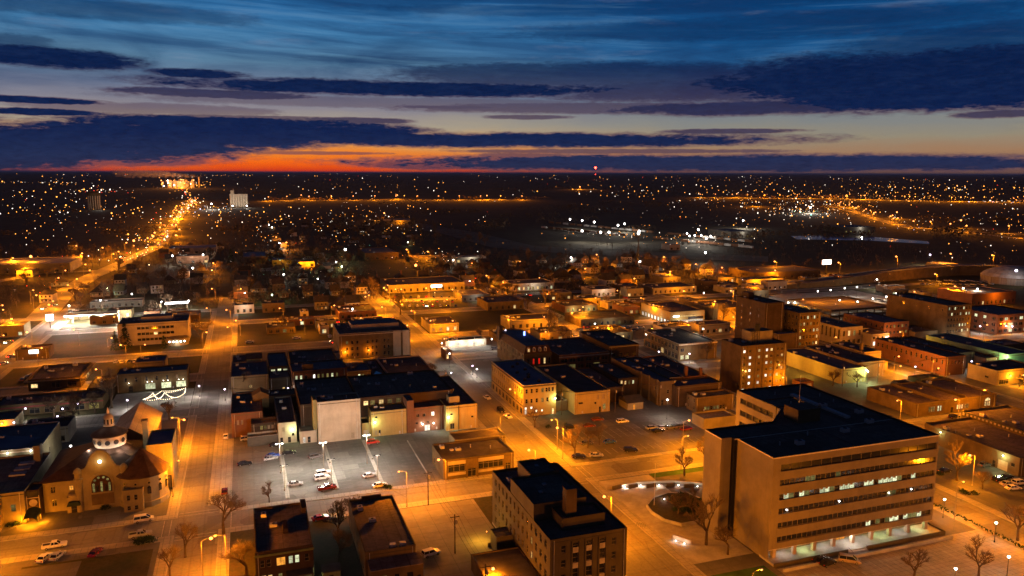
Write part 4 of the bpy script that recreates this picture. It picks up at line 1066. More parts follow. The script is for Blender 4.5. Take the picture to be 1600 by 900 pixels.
obj('gable_roof', MB().gable(0, 7, 0, 8, 3.1, 5.2, M_shing, 'x', .5), b)
b = building('party_wall_building', 'black-roofed building with buttressed grey side wall facing the white floodlight', [157.6, 164.4, 269.4, 314], 10.2, M_bbrick, M_tarb, {'L': lambda l: grid(l, 4, 1, 1, 1.4, 6, 3, 3), 'F': [(1, 2, .3, 2.4, 'door', M_dark), (3.6, 4.6, 5, 6.5, 'sash', M_glass)]}, kit=2, cope=M_stone)
for i in range(3): obj('buttress', MB().box(-.45, -.01, 1 + i * 7, 2.2 + i * 7, 0, 10.9, M_bbrick), b)
b = building('pale_ridge_building', 'black-roofed building with a long pale parapet line along its edge', [164.8, 172.5, 275.5, 314.4], 9.6, M_dbrick, M_tar, kit=2, cope=M_snow)
b = building('chimney_building', 'dark brick building with two square chimneys rising from the roof', [172.9, 184.6, 276, 314.4], 9.2, M_brick, M_tar, kit=3)
obj('chimney', MB().box(2.2, 3.3, 2, 3.2, 8.6, 13.4, M_brick), b); obj('chimney', MB().box(8.6, 9.6, .8, 1.9, 8.6, 12.4, M_brick), b)
b = building('slab_roof_hall', 'dark brick hall with slate roof behind the small two-storey office', [163.4, 184.8, 265.6, 275], 8.8, M_dbrick, M_tarb, kit=1)
b = building('small_two_storey', 'small buff two-storey building with dark roof behind the office block', [166.6, 184.4, 256.2, 263.2], 6.4, M_bbrick, M_tar, {'F': lambda l: grid(l, 7, 1, 1.1, 1.5, .8, 3, 4, lit=.4, lm=L_dim), 'L': lambda l: grid(l, 2, 2, .9, 1.3, 1.2, 2.9, 1)}, kit=1)
b = building('pale_parapet_annex', 'low annex with pale parapet tucked behind the beige office block', [158.5, 172.6, 237.8, 246], 4.2, M_stucco, M_tar, kit=0)

# second row
def mansard():
    H = 10.6
    t = building('mansard_building', 'three-storey building with dark red mansard roof, dormers and red-lit windows', [120.8, 134.6, 331.0, 372], H, M_bbrick, M_tar,
                 {'F': [(1.6, 2.5, 5.4, 8.2, 'sash', M_glass), (4.3, 5.3, 5.4, 8.2, 'sash', L_red), (7.1, 8.1, 5.4, 8.2, 'sash', L_red), (9.9, 10.9, 5.4, 8.2, 'sash', L_warm), (12.3, 13.2, 5.4, 8.2, 'sash', M_glass), (1, 12.8, .5, 3.4, 'shop', L_dim)],
                  'L': lambda l: grid(l, 9, 2, 1, 1.9, 4.8, 3.2, 2, lit=.2)}, kit=0, cornice=(.4, M_stone))
    b = MB(); b.prism([(0, -.0), (13.8, 0), (13.8, 41), (0, 41)], H + .12, H + 3.8, M_tile, top=M_tarb, scale=1.0)
    b = MB(); P0 = [(0, 0), (13.8, 0), (13.8, 41), (0, 41)]; P1 = [(1.3, 1.3), (12.5, 1.3), (12.5, 39.7), (1.3, 39.7)]
    for i in range(4):
        j = (i + 1) % 4; b.face([(*P0[i], H + .12), (*P0[j], H + .12), (*P1[j], H + 3.6), (*P1[i], H + 3.6)], M_tile)
    b.face([(*p, H + 3.6) for p in P1], M_tarb); obj('mansard_roof', b, t)
    for i, u in enumerate((2.3, 5.1, 7.9, 10.7)):
        d = MB(); d.box(u - .7, u + .7, .12, 1.4, H + .9, H + 2.5, M_trim); d.lathe([(.7, H + 2.5), (.5, H + 2.9), (.02, H + 3.1)], M_trim, 8, u, .7); obj('dormer', d, t)
        obj('window', win_mesh(.8, 1.3, 'sash', L_warm if i == 0 else M_glass), t, (u, .06, H + 1.05))
    obj('chimney', MB().box(-.5, 1.2, 36, 40.5, H - .5, H + 6.2, M_dbrick), t)
    obj('neon_tube', MB().box(8.4, 9.2, 24, 24.2, H + 3.65, H + 5.6, E_blu), t); obj('neon_lamp', sphere_mb(.3, H + 4, E_pur, 6, 3.5, 38), t)
    return t


mansard()
building('white_trim_block', 'two-storey brick block whose windows are outlined in white trim', [139.6, 166.0, 333.2, 368], 8.2, M_brick, M_tar,
         {'F': [(1 + i * 4.3, 4.3 + i * 4.3, 4.4, 6.2, 'cross', M_glass) for i in range(6)] + [(1 + i * 4.3, 4.3 + i * 4.3, .6, 3.2, 'shop', L_dim if i % 3 == 1 else M_glass) for i in range(6)]}, kit=4, cope=M_white, cornice=(1.1, M_white))
b = building('raised_dark_hall', 'taller dark hall with cream cornice at the row end', [166.4, 182.4, 333.4, 370], 10.8, M_dbrick, M_tar, {'F': lambda l: grid(l, 4, 2, 2, 1.8, 1.2, 4, 1.2)}, kit=2, cornice=(.6, M_stucco))
building('arcaded_store', 'two-storey corner store with a long row of tall orange-lit bays', [205.6, 228.0, 333.4, 370], 9, M_bbrick, M_tar,
         {'L': lambda l: grid(l, 10, 1, 2.2, 2.4, 5.2, 3, 1.2, style='pair') + grid(l, 10, 1, 2.6, 2.8, .9, 3, 1.2, style='shop', lit=.15), 'F': [(1, 3, 4.8, 6.6, 'pair', M_glass), (1, 3, .8, 3, 'shop', L_cool), (4, 6, .8, 3, 'shop', L_cool)]}, kit=5, cope=M_trim, cornice=(.5, M_trim))
# apartment slab
def apartments():
    H = 21.5
    def Fw(l):
        out = []
        for ci, u in enumerate((1.0, 4.0, 8.6, 12.6, 15.0, 18.4, 20.6)):
            for r_ in range(7):
                g_ = random.choices((M_glass, L_wht, L_warm, L_dim), (.62, .14, .12, .12))[0]
                if ci == 1: g_ = random.choices((M_glass, L_wht), (.3, .7))[0]
                out.append((u, u + 1.15, 1.3 + r_ * 2.85, 2.55 + r_ * 2.85, 'pair', g_))
        return out
    t = building('apartment_tower', 'seven-storey brown apartment tower with scattered lit windows and pale rooftop block', [199.0, 222.6, 272.6, 287.5], H, M_bbrick, M_tar, {'F': Fw, 'L': [(12, 13, 3, 4.5, 'pane', M_glass)]}, kit=1)
    px, py = U(1157, 536, H); px -= 199; py -= 272.6; py = max(py, 3)
    obj('rooftop_block', MB().box(8.4, 19.8, 5.4, 12.0, H - .5, H + 4.8, M_stucco, top=M_tar), t)
    lt = MB()
    for u in (8.6, 11.2):
        for v_ in (3.2, 4.4): lt.tube((u, v_, H - .5), (u, v_, H + 9), .1, .1, M_dark, 4)
    for z_ in range(1, 10, 2): lt.tube((8.6, 3.2, H + z_), (11.2, 3.2, H + z_), .07, .07, M_dark, 4).tube((8.6, 4.4, H + z_ - 1), (11.2, 4.4, H + z_ + 1 if z_ < 8 else H + 9), .06, .06, M_dark, 4)
    lt.box(8.8, 11, 3.05, 3.15, H + 5.4, H + 8.8, M_dark); obj('rooftop_sign_frame', lt, t)
    for u in (2.9, 7.4, 11.2, 16.9): obj('brick_pier', MB().box(u, u + .8, -.28, -.004, 0, H - .3, M_bbrick), t)
    wall_lamp(t, 201.2, 272.6, 10.5, 'y', 700, .42); wall_lamp(t, 218.6, 272.6, 12.0, 'y', 600, .36)
    return t


apartments()
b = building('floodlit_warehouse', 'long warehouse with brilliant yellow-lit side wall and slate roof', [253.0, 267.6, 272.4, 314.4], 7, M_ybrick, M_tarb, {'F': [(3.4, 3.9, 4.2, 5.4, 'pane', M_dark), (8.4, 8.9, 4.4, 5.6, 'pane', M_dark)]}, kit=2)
wall_lamp(b, 267.2, 272.4, 5.6, 'g', 1400, .3)
for yy in (287, 304): light(b, (-7.5, yy - 272.4, 5.5), 'y', 5200, .5)
b = building('pipe_shed', 'small shed with grey roller door beside the floodlit wall', [229.0, 236.0, 270.2, 275.8], 3.6, M_brick, M_tar, {'F': [(3.5, 6, .1, 2.8, 'dock', M_steel)]}, kit=0)
building('round_skylight_hall', 'dark roof with round pale skylights east of the floodlit warehouse', [268, 284, 278, 315], 7.5, M_stucco, M_tar, kit=5)
b = building('yellow_trim_hall', 'buff building with black roof and square brick chimney in the second block', [284.8, 295.2, 292, 315], 8.2, M_ybrick, M_tar, kit=1)
obj('chimney', MB().box(.8, 2, 3, 4.2, 7.6, 12.2, M_bbrick), b); obj('side_wing', MB().box(.5, 9, -6, -.02, 0, 4.2, M_ybrick, top=M_tar), b)
b = building('orange_brick_row', 'long two-storey brick building glowing orange along its windowed side', [310.8, 323.4, 268.2, 312], 9.2, M_brick, M_tar, {'L': lambda l: grid(l, 14, 1, 1, 2.1, 5.4, 3, 1.6) + grid(l, 5, 1, 1.2, 1.6, 1.4, 3, 4), 'F': lambda l: grid(l, 5, 1, .9, 1.6, 5.4, 3, 1.6)}, kit=3)
building('orange_row_annex', 'black-roofed wing behind the glowing orange brick row', [323.8, 338, 276, 314], 8.2, M_dbrick, M_tar, kit=4)
b = building('yellow_lit_corner', 'low yellow-painted corner building with a bright wall lamp over its entrance', [318.4, 345, 247.6, 262.8], 7, M_stucco, M_brown, {'F': [(14 + i * 2.2, 14.7 + i * 2.2, 2.6, 4.4, 'pane', M_dark) for i in range(4)] + [(1.6, 7.4, .4, 2.6, 'shop', M_glass)], 'L': [(9, 11, 2.5, 3.5, 'pane', M_glass)]}, kit=1)
wall_lamp(b, 326.2, 247.6, 4.2, 'y', 3000, .45); obj('canopy', MB().box(12, 27, -4, -.02, 2.7, 3.0, M_stucco).box(12.2, 12.6, -3.8, -3.4, 0, 2.69, M_stucco).box(20, 20.4, -3.8, -3.4, 0, 2.69, M_stucco), b)
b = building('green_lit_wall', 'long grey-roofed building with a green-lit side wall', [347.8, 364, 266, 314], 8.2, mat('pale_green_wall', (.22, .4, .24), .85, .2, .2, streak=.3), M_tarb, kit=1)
light(b, (-6, 12, 5), 'g', 1800, .5); obj('yard_lamp', sphere_mb(.5, 4.8, E_pur, 8, -4, 6), b)
b = building('yard_garage', 'small garage and yard walls behind the yellow corner building', [338.8, 347, 270, 285], 6, M_brick, M_tar, kit=0)
b = building('lit_trailer_workshop', 'low workshop with one brilliantly white-lit open bay', [254.2, 262.0, 241.6, 252], 3.6, M_white, M_snow, {'F': [(3.4, 7.4, .3, 2.8, 'shop', L_wht)]}, kit=0, cat='workshop')
light(b, (5.4, -1.6, 2.6), 'w', 1500, .3)
building('grey_garage_row', 'low grey garage in the yard north of the white-lit workshop', [268, 276, 250.6, 258], 4.0, M_conc, M_brown, kit=0, cat='garage')
building('hip_roof_store', 'low brown hip-roofed store in the yard below the orange brick row', [281.5, 296, 250, 262], 4.2, M_bbrick, M_shing, kit=0)
b = building('fanlight_hall', 'long single-storey brick hall with tall windows and a fan-shaped light at the far end', [246.2, 288.8, 224.0, 249.5], 5.6, M_bbrick, M_tar,
             {'F': [(6.6 + k, 7.5 + k, 1.4, 3.6, 'sash', L_dim) for k in (0, 1.2, 2.4)] + [(11.2 + k, 12.1 + k, 1.4, 3.6, 'sash', L_cool) for k in (0, 1.2)] + [(21.4 + k, 22.3 + k, 1.2, 3, 'sash', L_warm) for k in (0, 1.2, 2.4)] + [(25.6 + k, 26.5 + k, 1.2, 3, 'sash', L_dim) for k in (0, 1.2)] + [(36.4 + k, 37.3 + k, 1, 3, 'sash', L_warm) for k in (0, 1.1, 2.2)] + [(18.2, 19.3, .1, 2.4, 'door', M_dark)]}, kit=5)
obj('fanlight', MB().face([(37.8 + 1.4 * math.cos(R(a)), -.04, 3.3 + 1.2 * math.sin(R(a))) for a in range(0, 181, 20)], L_warm), b)
obj('fire_wall', MB().box(12, 12.4, .5, 25, 5, 6.6, M_bbrick).box(26, 26.4, .5, 25, 5, 6.4, M_bbrick), b)
b = building('garage_hall', 'long black-roofed garage hall with pale roller door and green wall lamp', [228.0, 250, 166.8, 203.2], 6.2, M_bbrick, M_tar, {'L': [(29, 32.5, .2, 3.4, 'dock', M_white), (27.2, 28.3, .2, 2.4, 'door', M_dark), (33.4, 34.8, 2.6, 3.8, 'pane', M_glass)], 'F': lambda l: grid(l, 3, 1, 1.4, 1.2, 3, 3, 3)}, kit=4)
wall_lamp(b, 228, 172.2, 5.2, 'g', 1500, .25, out=(-1, 0)); wall_lamp(b, 228, 196, 5.2, 'g', 500, .22, out=(-1, 0))
b = building('balustraded_hall', 'second black-roofed hall with a pale patterned balustrade round its roof', [250.4, 274, 172, 207.5], 7.2, M_stone, M_tar, kit=3, cope=M_stone)
for i in range(22): obj('baluster_panel', MB().box(-.12, -.01, .5 + i * 1.6, 1.3 + i * 1.6, 5.9, 6.9, M_white), b)

# ================================================================ church group west of the street
def church():
    ox, oy = -57.0, 228.0
    t = thing('church', 'cream mission-style church with curved gable, red tile roofs and floodlit drum tower', 'church', (ox, oy, 0))
    FOOT.append((-57, -28, 228, 262))
    S = M_stucco; X = lambda v: v - ox; Y = lambda v: v - oy
    walls(t, 0, 27.5, 7.5, 34, 0, 9, S, {'F': [(1.8, 3.0, 5.6, 7.4, 'cross', M_glass), (6.4, 7.5, 5.8, 7.2, 'cross', L_org), (1.9, 3.1, 1.7, 3.6, 'cross', M_glass), (6, 7.6, .1, 2.6, 'door', M_dark)]}, name='nave_wall')
    obj('nave_roof', MB().hip(0, 27.5, 7.5, 34, 9.02, 15.5, M_tile, .8), t)
    # curved gable front
    gx, gy = X(-42.0), Y(233.6); b = MB(); half = 5.3
    prof = [(-half, 9.5)] + [(-half + .2, 12.0), (-3.9, 12.3), (-3.3, 13.2), (-2.7, 14.8), (-1.9, 16.3), (-.8, 17.1), (0, 17.3)]
    prof = prof + [(-x, z) for x, z in reversed(prof[:-1])]
    fy0, fy1 = gy, gy + .9
    outl = [(-half, 0)] + prof + [(half, 0)]
    i = len(b.v); n = len(outl); k = b.idx(S)
    b.v += [(gx + x, fy0, z) for x, z in outl] + [(gx + x, fy1, z) for x, z in outl]
    for j in range(n): b.f.append((i + j, i + n + j, i + n + (j + 1) % n, i + (j + 1) % n)); b.mi.append(k)
    b.f.append(tuple(i + j for j in reversed(range(n)))); b.f.append(tuple(i + n + j for j in range(n))); b.mi += [k, k]
    obj('gable_wall', b, t)
    b = MB()
    for (x0_, z0_), (x1_, z1_) in zip(outl[1:-1], outl[2:-1]): b.tube((gx + x0_, fy0 + .2, z0_), (gx + x1_, fy0 + .2, z1_), .3, .3, S, 6)
    obj('gable_coping', b, t)
    # great arched window
    def arch(cx, y, z, rr, h, m, n=10, d=.1):
        q = MB(); pts = [(cx - rr, z), (cx + rr, z), (cx + rr, z + h)] + [(cx + rr * math.cos(R(a)), z + h + rr * math.sin(R(a))) for a in range(18, 180, 18)] + [(cx - rr, z + h)]
        i = 0; k = q.idx(m); n_ = len(pts); q.v += [(a, y - d, c) for a, c in pts] + [(a, y, c) for a, c in pts]
        q.f.append(tuple(range(n_))); q.mi.append(k)
        for j in range(n_): q.f.append((j + n_, (j + 1) % n_ + n_, (j + 1) % n_, j)); q.mi.append(k)
        return q
    obj('arch_surround', arch(gx, fy0 - .01, 5.0, 3.1, 2.6, S, d=.25), t)
    wnd = obj('rose_window', arch(gx, fy0 - .27, 5.2, 2.6, 2.4, M_tile, d=.06), t)
    for a in range(0, 181, 36):
        obj('window_light', MB().lathe([(.36, -.04), (.36, .04)], L_dim, 8), wnd, (gx + 2.0 * math.cos(R(a)), fy0 - .38, 7.6 + 2.0 * math.sin(R(a)))).rotation_euler = (math.pi / 2, 0, 0)
    for dx in (-2.0, -1.1, 0, 1.1, 2.0):
        obj('window_light', MB().box(dx - .28, dx + .28, -.03, .03, 0, 1.9 if dx else 2.9, L_dim if dx in (-2., 2., 0) else M_glass), wnd, (gx, fy0 - .38, 5.4))
    obj('bulb', sphere_mb(.45, 0, emit('gable_lamp', (1, .85, .55), 22), 8), t, (gx + .0, fy0 - .5, 14.2)); light(t, (gx, fy0 - 1.6, 14.0), 'y', 260, .3)
    obj('banner', MB().box(gx - 2.8, gx + 2.9, fy0 - .12, fy0 - .05, 1.4, 4.6, M_bbrick), t)
    for s in (-1, 1):
        obj('turret', MB().lathe([(1.05, 0), (1.05, 9.2), (1.25, 9.3), (1.25, 9.7), (.95, 9.8), (.95, 11.3), (1.2, 11.4), (.9, 12.2), (.4, 12.7), (.05, 12.9)], S, 12, gx + s * (half + .5), fy0 + .2), t)
    # side entrance bay with wavy parapet
    b = MB(); b.box(6.0, 9.8, 5.2, 7.48, 0, 4.6, S); b.lathe([(1.9, 4.6), (1.9, 5.2), (1.5, 5.5), (.1, 5.6)], S, 10, 7.9, 6.6); obj('porch', b, t)
    obj('awning', MB().prism([(6.2, 3.6), (9.6, 3.6), (9.6, 5.2), (6.2, 5.2)], 2.6, 3.6, M_fabric, scale=.75), t); obj('door', win_mesh(1.7, 2.5, 'door', M_dark), t, (7.9, 5.12, 0))
    # rounded apse with conical roof
    ax, ay, ar = X(-31.8), Y(237.0), 6.6
    obj('apse_wall', MB().lathe([(ar + .3, 0), (ar + .3, 1.6), (ar, 1.7), (ar, 8.6), (ar + .3, 8.8), (ar + .3, 9.0)], S, 16, ax, ay), t)
    obj('apse_roof', MB().lathe([(ar + .8, 9.0), (ar + .7, 9.3), (.3, 15.6)], M_tile, 16, ax, ay), t)
    for i_, a in enumerate((-128, -100, -70, -42, -18)):
        ca, sa = math.cos(R(a)), math.sin(R(a)); o = obj('apse_window', MB().box(-.5, .5, -.03, .06, 0, 1.9, M_glass).lathe([(.5, 1.9), (.02, 2.4)], M_glass, 8), t, (ax + ca * (ar + .02), ay + sa * (ar + .02), 4.0), R(a + 90))
        o = obj('round_window', MB().tube((0, -.12, 0), (0, .05, 0), .5, .5, S, 10).tube((0, -.15, 0), (0, .0, 0), .32, .32, M_glass, 10), t, (ax + ca * (ar + .02), ay + sa * (ar + .02), 7.3), R(a + 90))
    b = MB(); walls(t, 21.0, 26.0, .6, 3.6, 0, 6.4, S, {'F': [(.8, 1.7, 3.4, 5.0, 'sash', M_glass), (2.7, 3.6, 3.4, 5.0, 'sash', M_glass), (.8, 1.7, .6, 1.8, 'sash', M_glass), (2.7, 3.6, .6, 1.8, 'sash', M_glass)]}, name='bay_wall')
    obj('bay_roof', MB().box(21.1, 25.9, .7, 3.55, 6.1, 6.3, M_tar), t); obj('bay_coping', ring(MB(), 21, 26, .6, 3.6, 6.405, 6.6, .3, S, .12), t)
    # drum tower
    dx, dy = U(170, 704, 14.5); dx, dy = X(dx), Y(dy) + 4.5
    obj('tower_base', MB().lathe([(5.4, 8), (5.4, 11.2), (5.1, 11.3), (5.1, 13.0)], M_white, 16, dx, dy), t)
    obj('tower_skirt', MB().lathe([(5.8, 13.0), (4.3, 14.2)], M_tile, 16, dx, dy), t)
    obj('tower_drum', MB().lathe([(4.3, 13.9), (4.3, 17.4), (4.7, 17.6)], M_white, 16, dx, dy), t)
    obj('tower_roof', MB().lathe([(5.1, 17.6), (4.8, 17.9), (2.8, 18.9), (1.6, 19.6)], M_shing, 20, dx, dy), t)
    obj('lantern', MB().lathe([(1.6, 20.0), (1.5, 20.3), (1.25, 20.4), (1.25, 22.4), (1.5, 22.5), (.9, 23.3), (.05, 23.8)], M_white, 10, dx, dy), t)
    for a in range(0, 360, 45): obj('lantern_slot', MB().box(-.22, .22, -.03, .02, 20.6, 22.1, M_dark), t, (dx + 1.28 * math.cos(R(a - 90)), dy + 1.28 * math.sin(R(a - 90)), 0), R(a))
    obj('statue', MB().lathe([(.3, 23.7), (.35, 24.5), (.15, 25.1), (.2, 25.3), (.05, 25.6)], M_trim, 6, dx, dy), t)
    for i_ in range(12):
        a = R(i_ * 30 - 90); ca, sa = math.cos(a), math.sin(a)
        w = obj('round_window', MB().tube((0, -.12, 0), (0, .06, 0), .95, .95, M_white, 14).tube((0, -.16, 0), (0, .0, 0), .74, .74, M_dark, 14), t, (dx + ca * 4.33, dy + sa * 4.33, 15.9), a + math.pi / 2)
        w2 = obj('base_window', win_mesh(1.5, 1.1, 'pair', M_glass), t, (dx + ca * 5.14, dy + sa * 5.14, 11.5), a + math.pi / 2)
    for a in (-150, -120, -90, -60, -30): light(t, (dx + 6.1 * math.cos(R(a)), dy + 6.1 * math.sin(R(a)), 13.9), 'w', 800, .2)
    light(t, (dx - 1.9, dy - 1.9, 20.6), 'w', 60, .1); light(t, (dx + 1.9, dy - 1.9, 20.6), 'w', 60, .1)
    # tall chimney and teaching wing with a cross
    obj('chimney', MB().box(24.2, 25.7, 22, 24, 9, 19.5, S).box(24.0, 25.9, 21.8, 24.2, 19.5, 19.9, S), t)
    return t


church()
b = building('parish_hall', 'tall cream wing with slate-blue roof and a metal cross on its front wall', [-31.2, -24.2, 243.6, 258], 14, M_stucco, M_blue, {'F': [(.8, 1.7, 1, 4.2, 'sash', M_glass)], 'R': lambda l: grid(l, 3, 3, 1, 1.6, 2, 3.8, 2)}, kit=0, cat='church hall')
obj('cross', MB().box(4.4, 4.65, -.15, -.01, 7.0, 11.8, M_frame).box(3.2, 5.85, -.16, -.02, 9.9, 10.15, M_frame), b)
obj('gate_arch', MB().box(2.5, 2.9, -1.6, -1.3, 0, 4.2, M_dark).box(6.2, 6.6, -1.6, -1.3, 0, 4.2, M_dark).lathe([(1.9, 0), (1.9, .1)], M_dark, 12, 4.5, -1.4).box(2.5, 6.6, -1.6, -1.3, 4.2, 4.5, M_dark), b)
gh = thing('gabled_hall', 'dark gabled hall with steep shingle roof behind the church tower', 'hall', (-44.5, 262.6, 0)); FOOT.append((-45, -31, 262, 293))
walls(gh, 0, 12.6, 0, 29.5, 0, 9.4, M_dbrick, {'R': lambda l: grid(l, 6, 1, 1.2, 3, 4, 3, 2)}); obj('roof', MB().gable(0, 12.6, 0, 29.5, 9.42, 14.2, M_tarb, 'y', .6, wallm=M_dbrick), gh)
b = building('school_block_north', 'beige-walled block with slate-blue roof and tall corner pilaster', [-84, -63.6, 264.6, 291], 10, M_stucco, M_tarb, {'F': lambda l: grid(l, 6, 1, 1.2, 1.4, 5.2, 3, 2), 'R': [(10, 11, 5, 6.4, 'pane', M_glass)]}, kit=3, cope=M_trim)
obj('pilaster', MB().box(20.45, 22.2, -9, -6, 0, 13.4, M_stucco), b); obj('roof_patch', MB().face([(4, 4, 9.6), (14, 3, 9.6), (18, 12, 9.6), (5, 18, 9.6)], M_blue) or MB().box(6, 16, 5, 16, 9.551, 9.6, M_blue), b)
wall_lamp(b, -72.5, 264.6, 9.3, 'w', 500, .28); wall_lamp(b, -66.3, 264.6, 9.3, 'w', 500, .28)
b = building('school_block_south', 'wide dark-roofed block with pale roof skylights beside the church', [-86, -60.4, 230.6, 261.6], 9, M_stucco, M_tar, {'F': [(22.2, 23.4, 3.6, 5.6, 'sash', L_dim)]}, kit=1, cope=M_dark)
for i in range(3): obj('skylight', MB().box(18.6 + i * .2, 22.6 + i * .2, 14 + i * 4.3, 16.4 + i * 4.3, 8.5, 9.0, M_snow), b)
obj('skylight', MB().box(14, 17, 6.5, 8, 8.5, 8.8, M_bbrick), b)
b = building('front_classroom_wing', 'plain orange-lit cream front wing with stone base at the left edge', [-88, -65.6, 225, 230.2], 8.6, M_stucco, M_tar, kit=0, base=M_conc)
b = building('glazed_link', 'glazed link with white arch sign and black tunnel canopy over its door', [-60.2, -57.2, 232, 238], 8.4, M_dbrick, M_dark, {}, kit=0)
obj('glass_screen', MB().box(.1, 2.9, -.25, -.01, 6.6, 8.3, M_glass), b); obj('white_frame', MB().box(-.1, .15, -.4, -.26, 0, 7.0, M_white).box(2.9, 3.1, -.4, -.26, 0, 7.0, M_white).box(.15, 2.9, -.4, -.26, 6.3, 6.5, M_white), b)
obj('arch_sign', MB().lathe([(1.0, -.05), (1.0, .05)], M_white, 14), b, (1.5, -.35, 5.0)).rotation_euler = (math.pi / 2, 0, 0)
q = MB()
for i in range(6):
    a0, a1 = R(i * 30), R(i * 30 + 30)
    q.face([(1.5 + 1.9 * math.cos(a0), -5.6, 1.4 + 1.5 * math.sin(a0)), (1.5 + 1.9 * math.cos(a1), -5.6, 1.4 + 1.5 * math.sin(a1)), (1.5 + 1.9 * math.cos(a1), -.42, 2.4 + 1.5 * math.sin(a1)), (1.5 + 1.9 * math.cos(a0), -.42, 2.4 + 1.5 * math.sin(a0))], M_fabric)
obj('canopy', q, b); light(b, (1.5, -5.2, 1.9), 'o', 2600, .3); light(b, (3.9, -3.2, 1.3), 'o', 1300, .2); light(b, (-1.2, -3.2, 1.3), 'o', 1000, .2)

# ---- restaurant with string lights and shops further west
b = building('string_light_restaurant', 'low buff restaurant with three lamp-lit window groups and string lights in front', [-56, -27.6, 360.2, 371.5], 8.2, M_bbrick, M_tarb,
             {'F': [(3.2 + k * 4.1, 4.1 + k * 4.1, 4.6, 6.4, 'sash', M_glass if k < 5 else M_frame) for k in range(7)] + [(11.2, 15.2, .7, 3.3, 'shop', L_cool), (17.6, 21.6, .7, 3.3, 'shop', L_cool), (23.6, 27.6, .7, 3.3, 'shop', L_cool), (4.6, 6.2, .1, 2.6, 'door', M_dark)]}, kit=2, cat='restaurant')
for x in (-43.8, -42, -37.4, -35.6, -31.2, -29.4, -51.2): wall_lamp(b, x, 360.2, 4.2, 'w', 190, .14)
sl = thing('string_lights', 'zigzag string of warm bulbs on posts in front of the restaurant', 'string lights', (-42, 340, 0))
P_ = [U(225, 628, 3.6), U(240, 618, 3.6), U(249, 627, 3.6), U(258, 617, 3.6), U(273, 625, 3.6), U(289, 617, 3.8), U(291, 609, 3.8), U(254, 614, 3.8)]
bl = MB()
for (x0, y0), (x1, y1) in list(zip(P_, P_[1:] + P_[:1])) + [(P_[0], P_[2]), (P_[2], P_[4]), (P_[4], P_[5]), (P_[3], P_[6])]:
    n = max(4, int(math.hypot(x1 - x0, y1 - y0) / .75))
    for i in range(n + 1):
        f = i / n; sphere_mb(.13, 3.7 - .5 * math.sin(f * math.pi), emit('string_bulb', (1, .78, .5), 7), 5, x0 + (x1 - x0) * f + 42, y0 + (y1 - y0) * f - 340, bl)
        if i < n: bl.tube((x0 + (x1 - x0) * f + 42, y0 + (y1 - y0) * f - 340, 3.85 - .5 * math.sin(f * math.pi)), (x0 + (x1 - x0) * (f + 1 / n) + 42, y0 + (y1 - y0) * (f + 1 / n) - 340, 3.85 - .5 * math.sin((f + 1 / n) * math.pi)), .02, .02, M_dark, 3)
bo = obj('bulb_string', bl, sl); bo['kind'] = 'stuff'
for x, y in P_: obj('post', MB().tube((x + 42, y - 340, 0), (x + 42, y - 340, 3.9), .06, .06, M_dark, 5), sl)
for i in (1, 3, 5, 6): light(sl, (P_[i][0] + 42, P_[i][1] - 340 - .6, 3.0), 'w', 500, .5)
lot(-56, -25, 326, 358, M_concl, .125, 'patio')
lt = building('western_strip_shop', 'low dark-roofed strip of shops with maroon fronts and violet lamps', [-96, -58, 338, 352], 4.6, M_bbrick, M_tar, {'F': lambda l: grid(l, 7, 1, 3.6, 2.2, .4, 3, 1.5, style='shop', lit=.25, lm=L_dim)}, kit=4, cornice=(1.2, mat('maroon_fascia', (.2, .05, .05), .7)))
building('brown_ell_shop', 'small brown-roofed shop joining the strip at its right end', [-66, -56.8, 352.4, 372], 5.2, M_dbrick, M_brown, kit=1)
b = building('bank_branch', 'single-storey branch office with deep overhanging roof and lit corner sign', [-93, -72.6, 376, 403], 5, M_bbrick, M_tar, {'F': [(1, 3.6, 1.2, 3, 'shop', L_warm), (9, 12, .6, 3, 'shop', M_glass), (15, 18.6, .6, 3, 'shop', M_glass)], 'R': lambda l: grid(l, 5, 1, 2, 1.8, .9, 3, 2, lit=.3)}, kit=5)
obj('overhang', ring(MB(), -1.5, 22, -1.5, 28.5, 4.2, 4.5, 1.45, M_stucco), b); wall_lamp(b, -72.6, 392, 3.6, 'w', 900, .35, out=(1, 0))
b = building('white_sign_shop', 'small orange-lit shop with a glowing white sign panel on its front', [-113.5, -98.5, 441, 452], 5.4, M_bbrick, M_tar, {}, kit=1, cat='shop'); obj('sign_panel', MB().box(6.2, 10.4, -.35, -.05, 3.2, 5.0, E_sign), b)
b = building('orange_corner_shop', 'low shop glowing orange under its wall lamp at the left edge', [-100, -84, 318, 330], 4.5, M_stucco, M_tar, kit=1, cat='shop'); wall_lamp(b, -88, 318, 3.4, 'o', 2600, .4)

# ---- white four-storey office by the orange road
b = building('white_banded_office', 'pale four-storey office with three dark window bands beside the orange road', [-69, -33.4, 459.5, 480], 12.4, M_white, M_tar,
             {'F': [(9.6 + i * 2.1, 11.5 + i * 2.1, z, z + 1.5, 'pane', L_warm if (i, z) == (4, 5.6) else M_glass) for i in range(9) for z in (2.4, 5.6, 8.8)]}, kit=2)
obj('penthouse', MB().box(11, 27, 8, 18, 11.8, 14.4, M_white, top=M_tarb), b)
obj('entrance_rotunda', MB().lathe([(5.4, 0), (5.4, 3.4), (6, 3.5), (5.6, 4.1), (.1, 4.6)], M_stucco, 14, 30.5, -3.5), b)
for k in range(5): obj('entrance_light', sphere_mb(.42, 2.6, E_wht, 6, 26.4 + k * 1.9, -9.2 + abs(k - 2) * .5), b)
light(b, (30, -10.4, 2.4), 'w', 1600, .4)
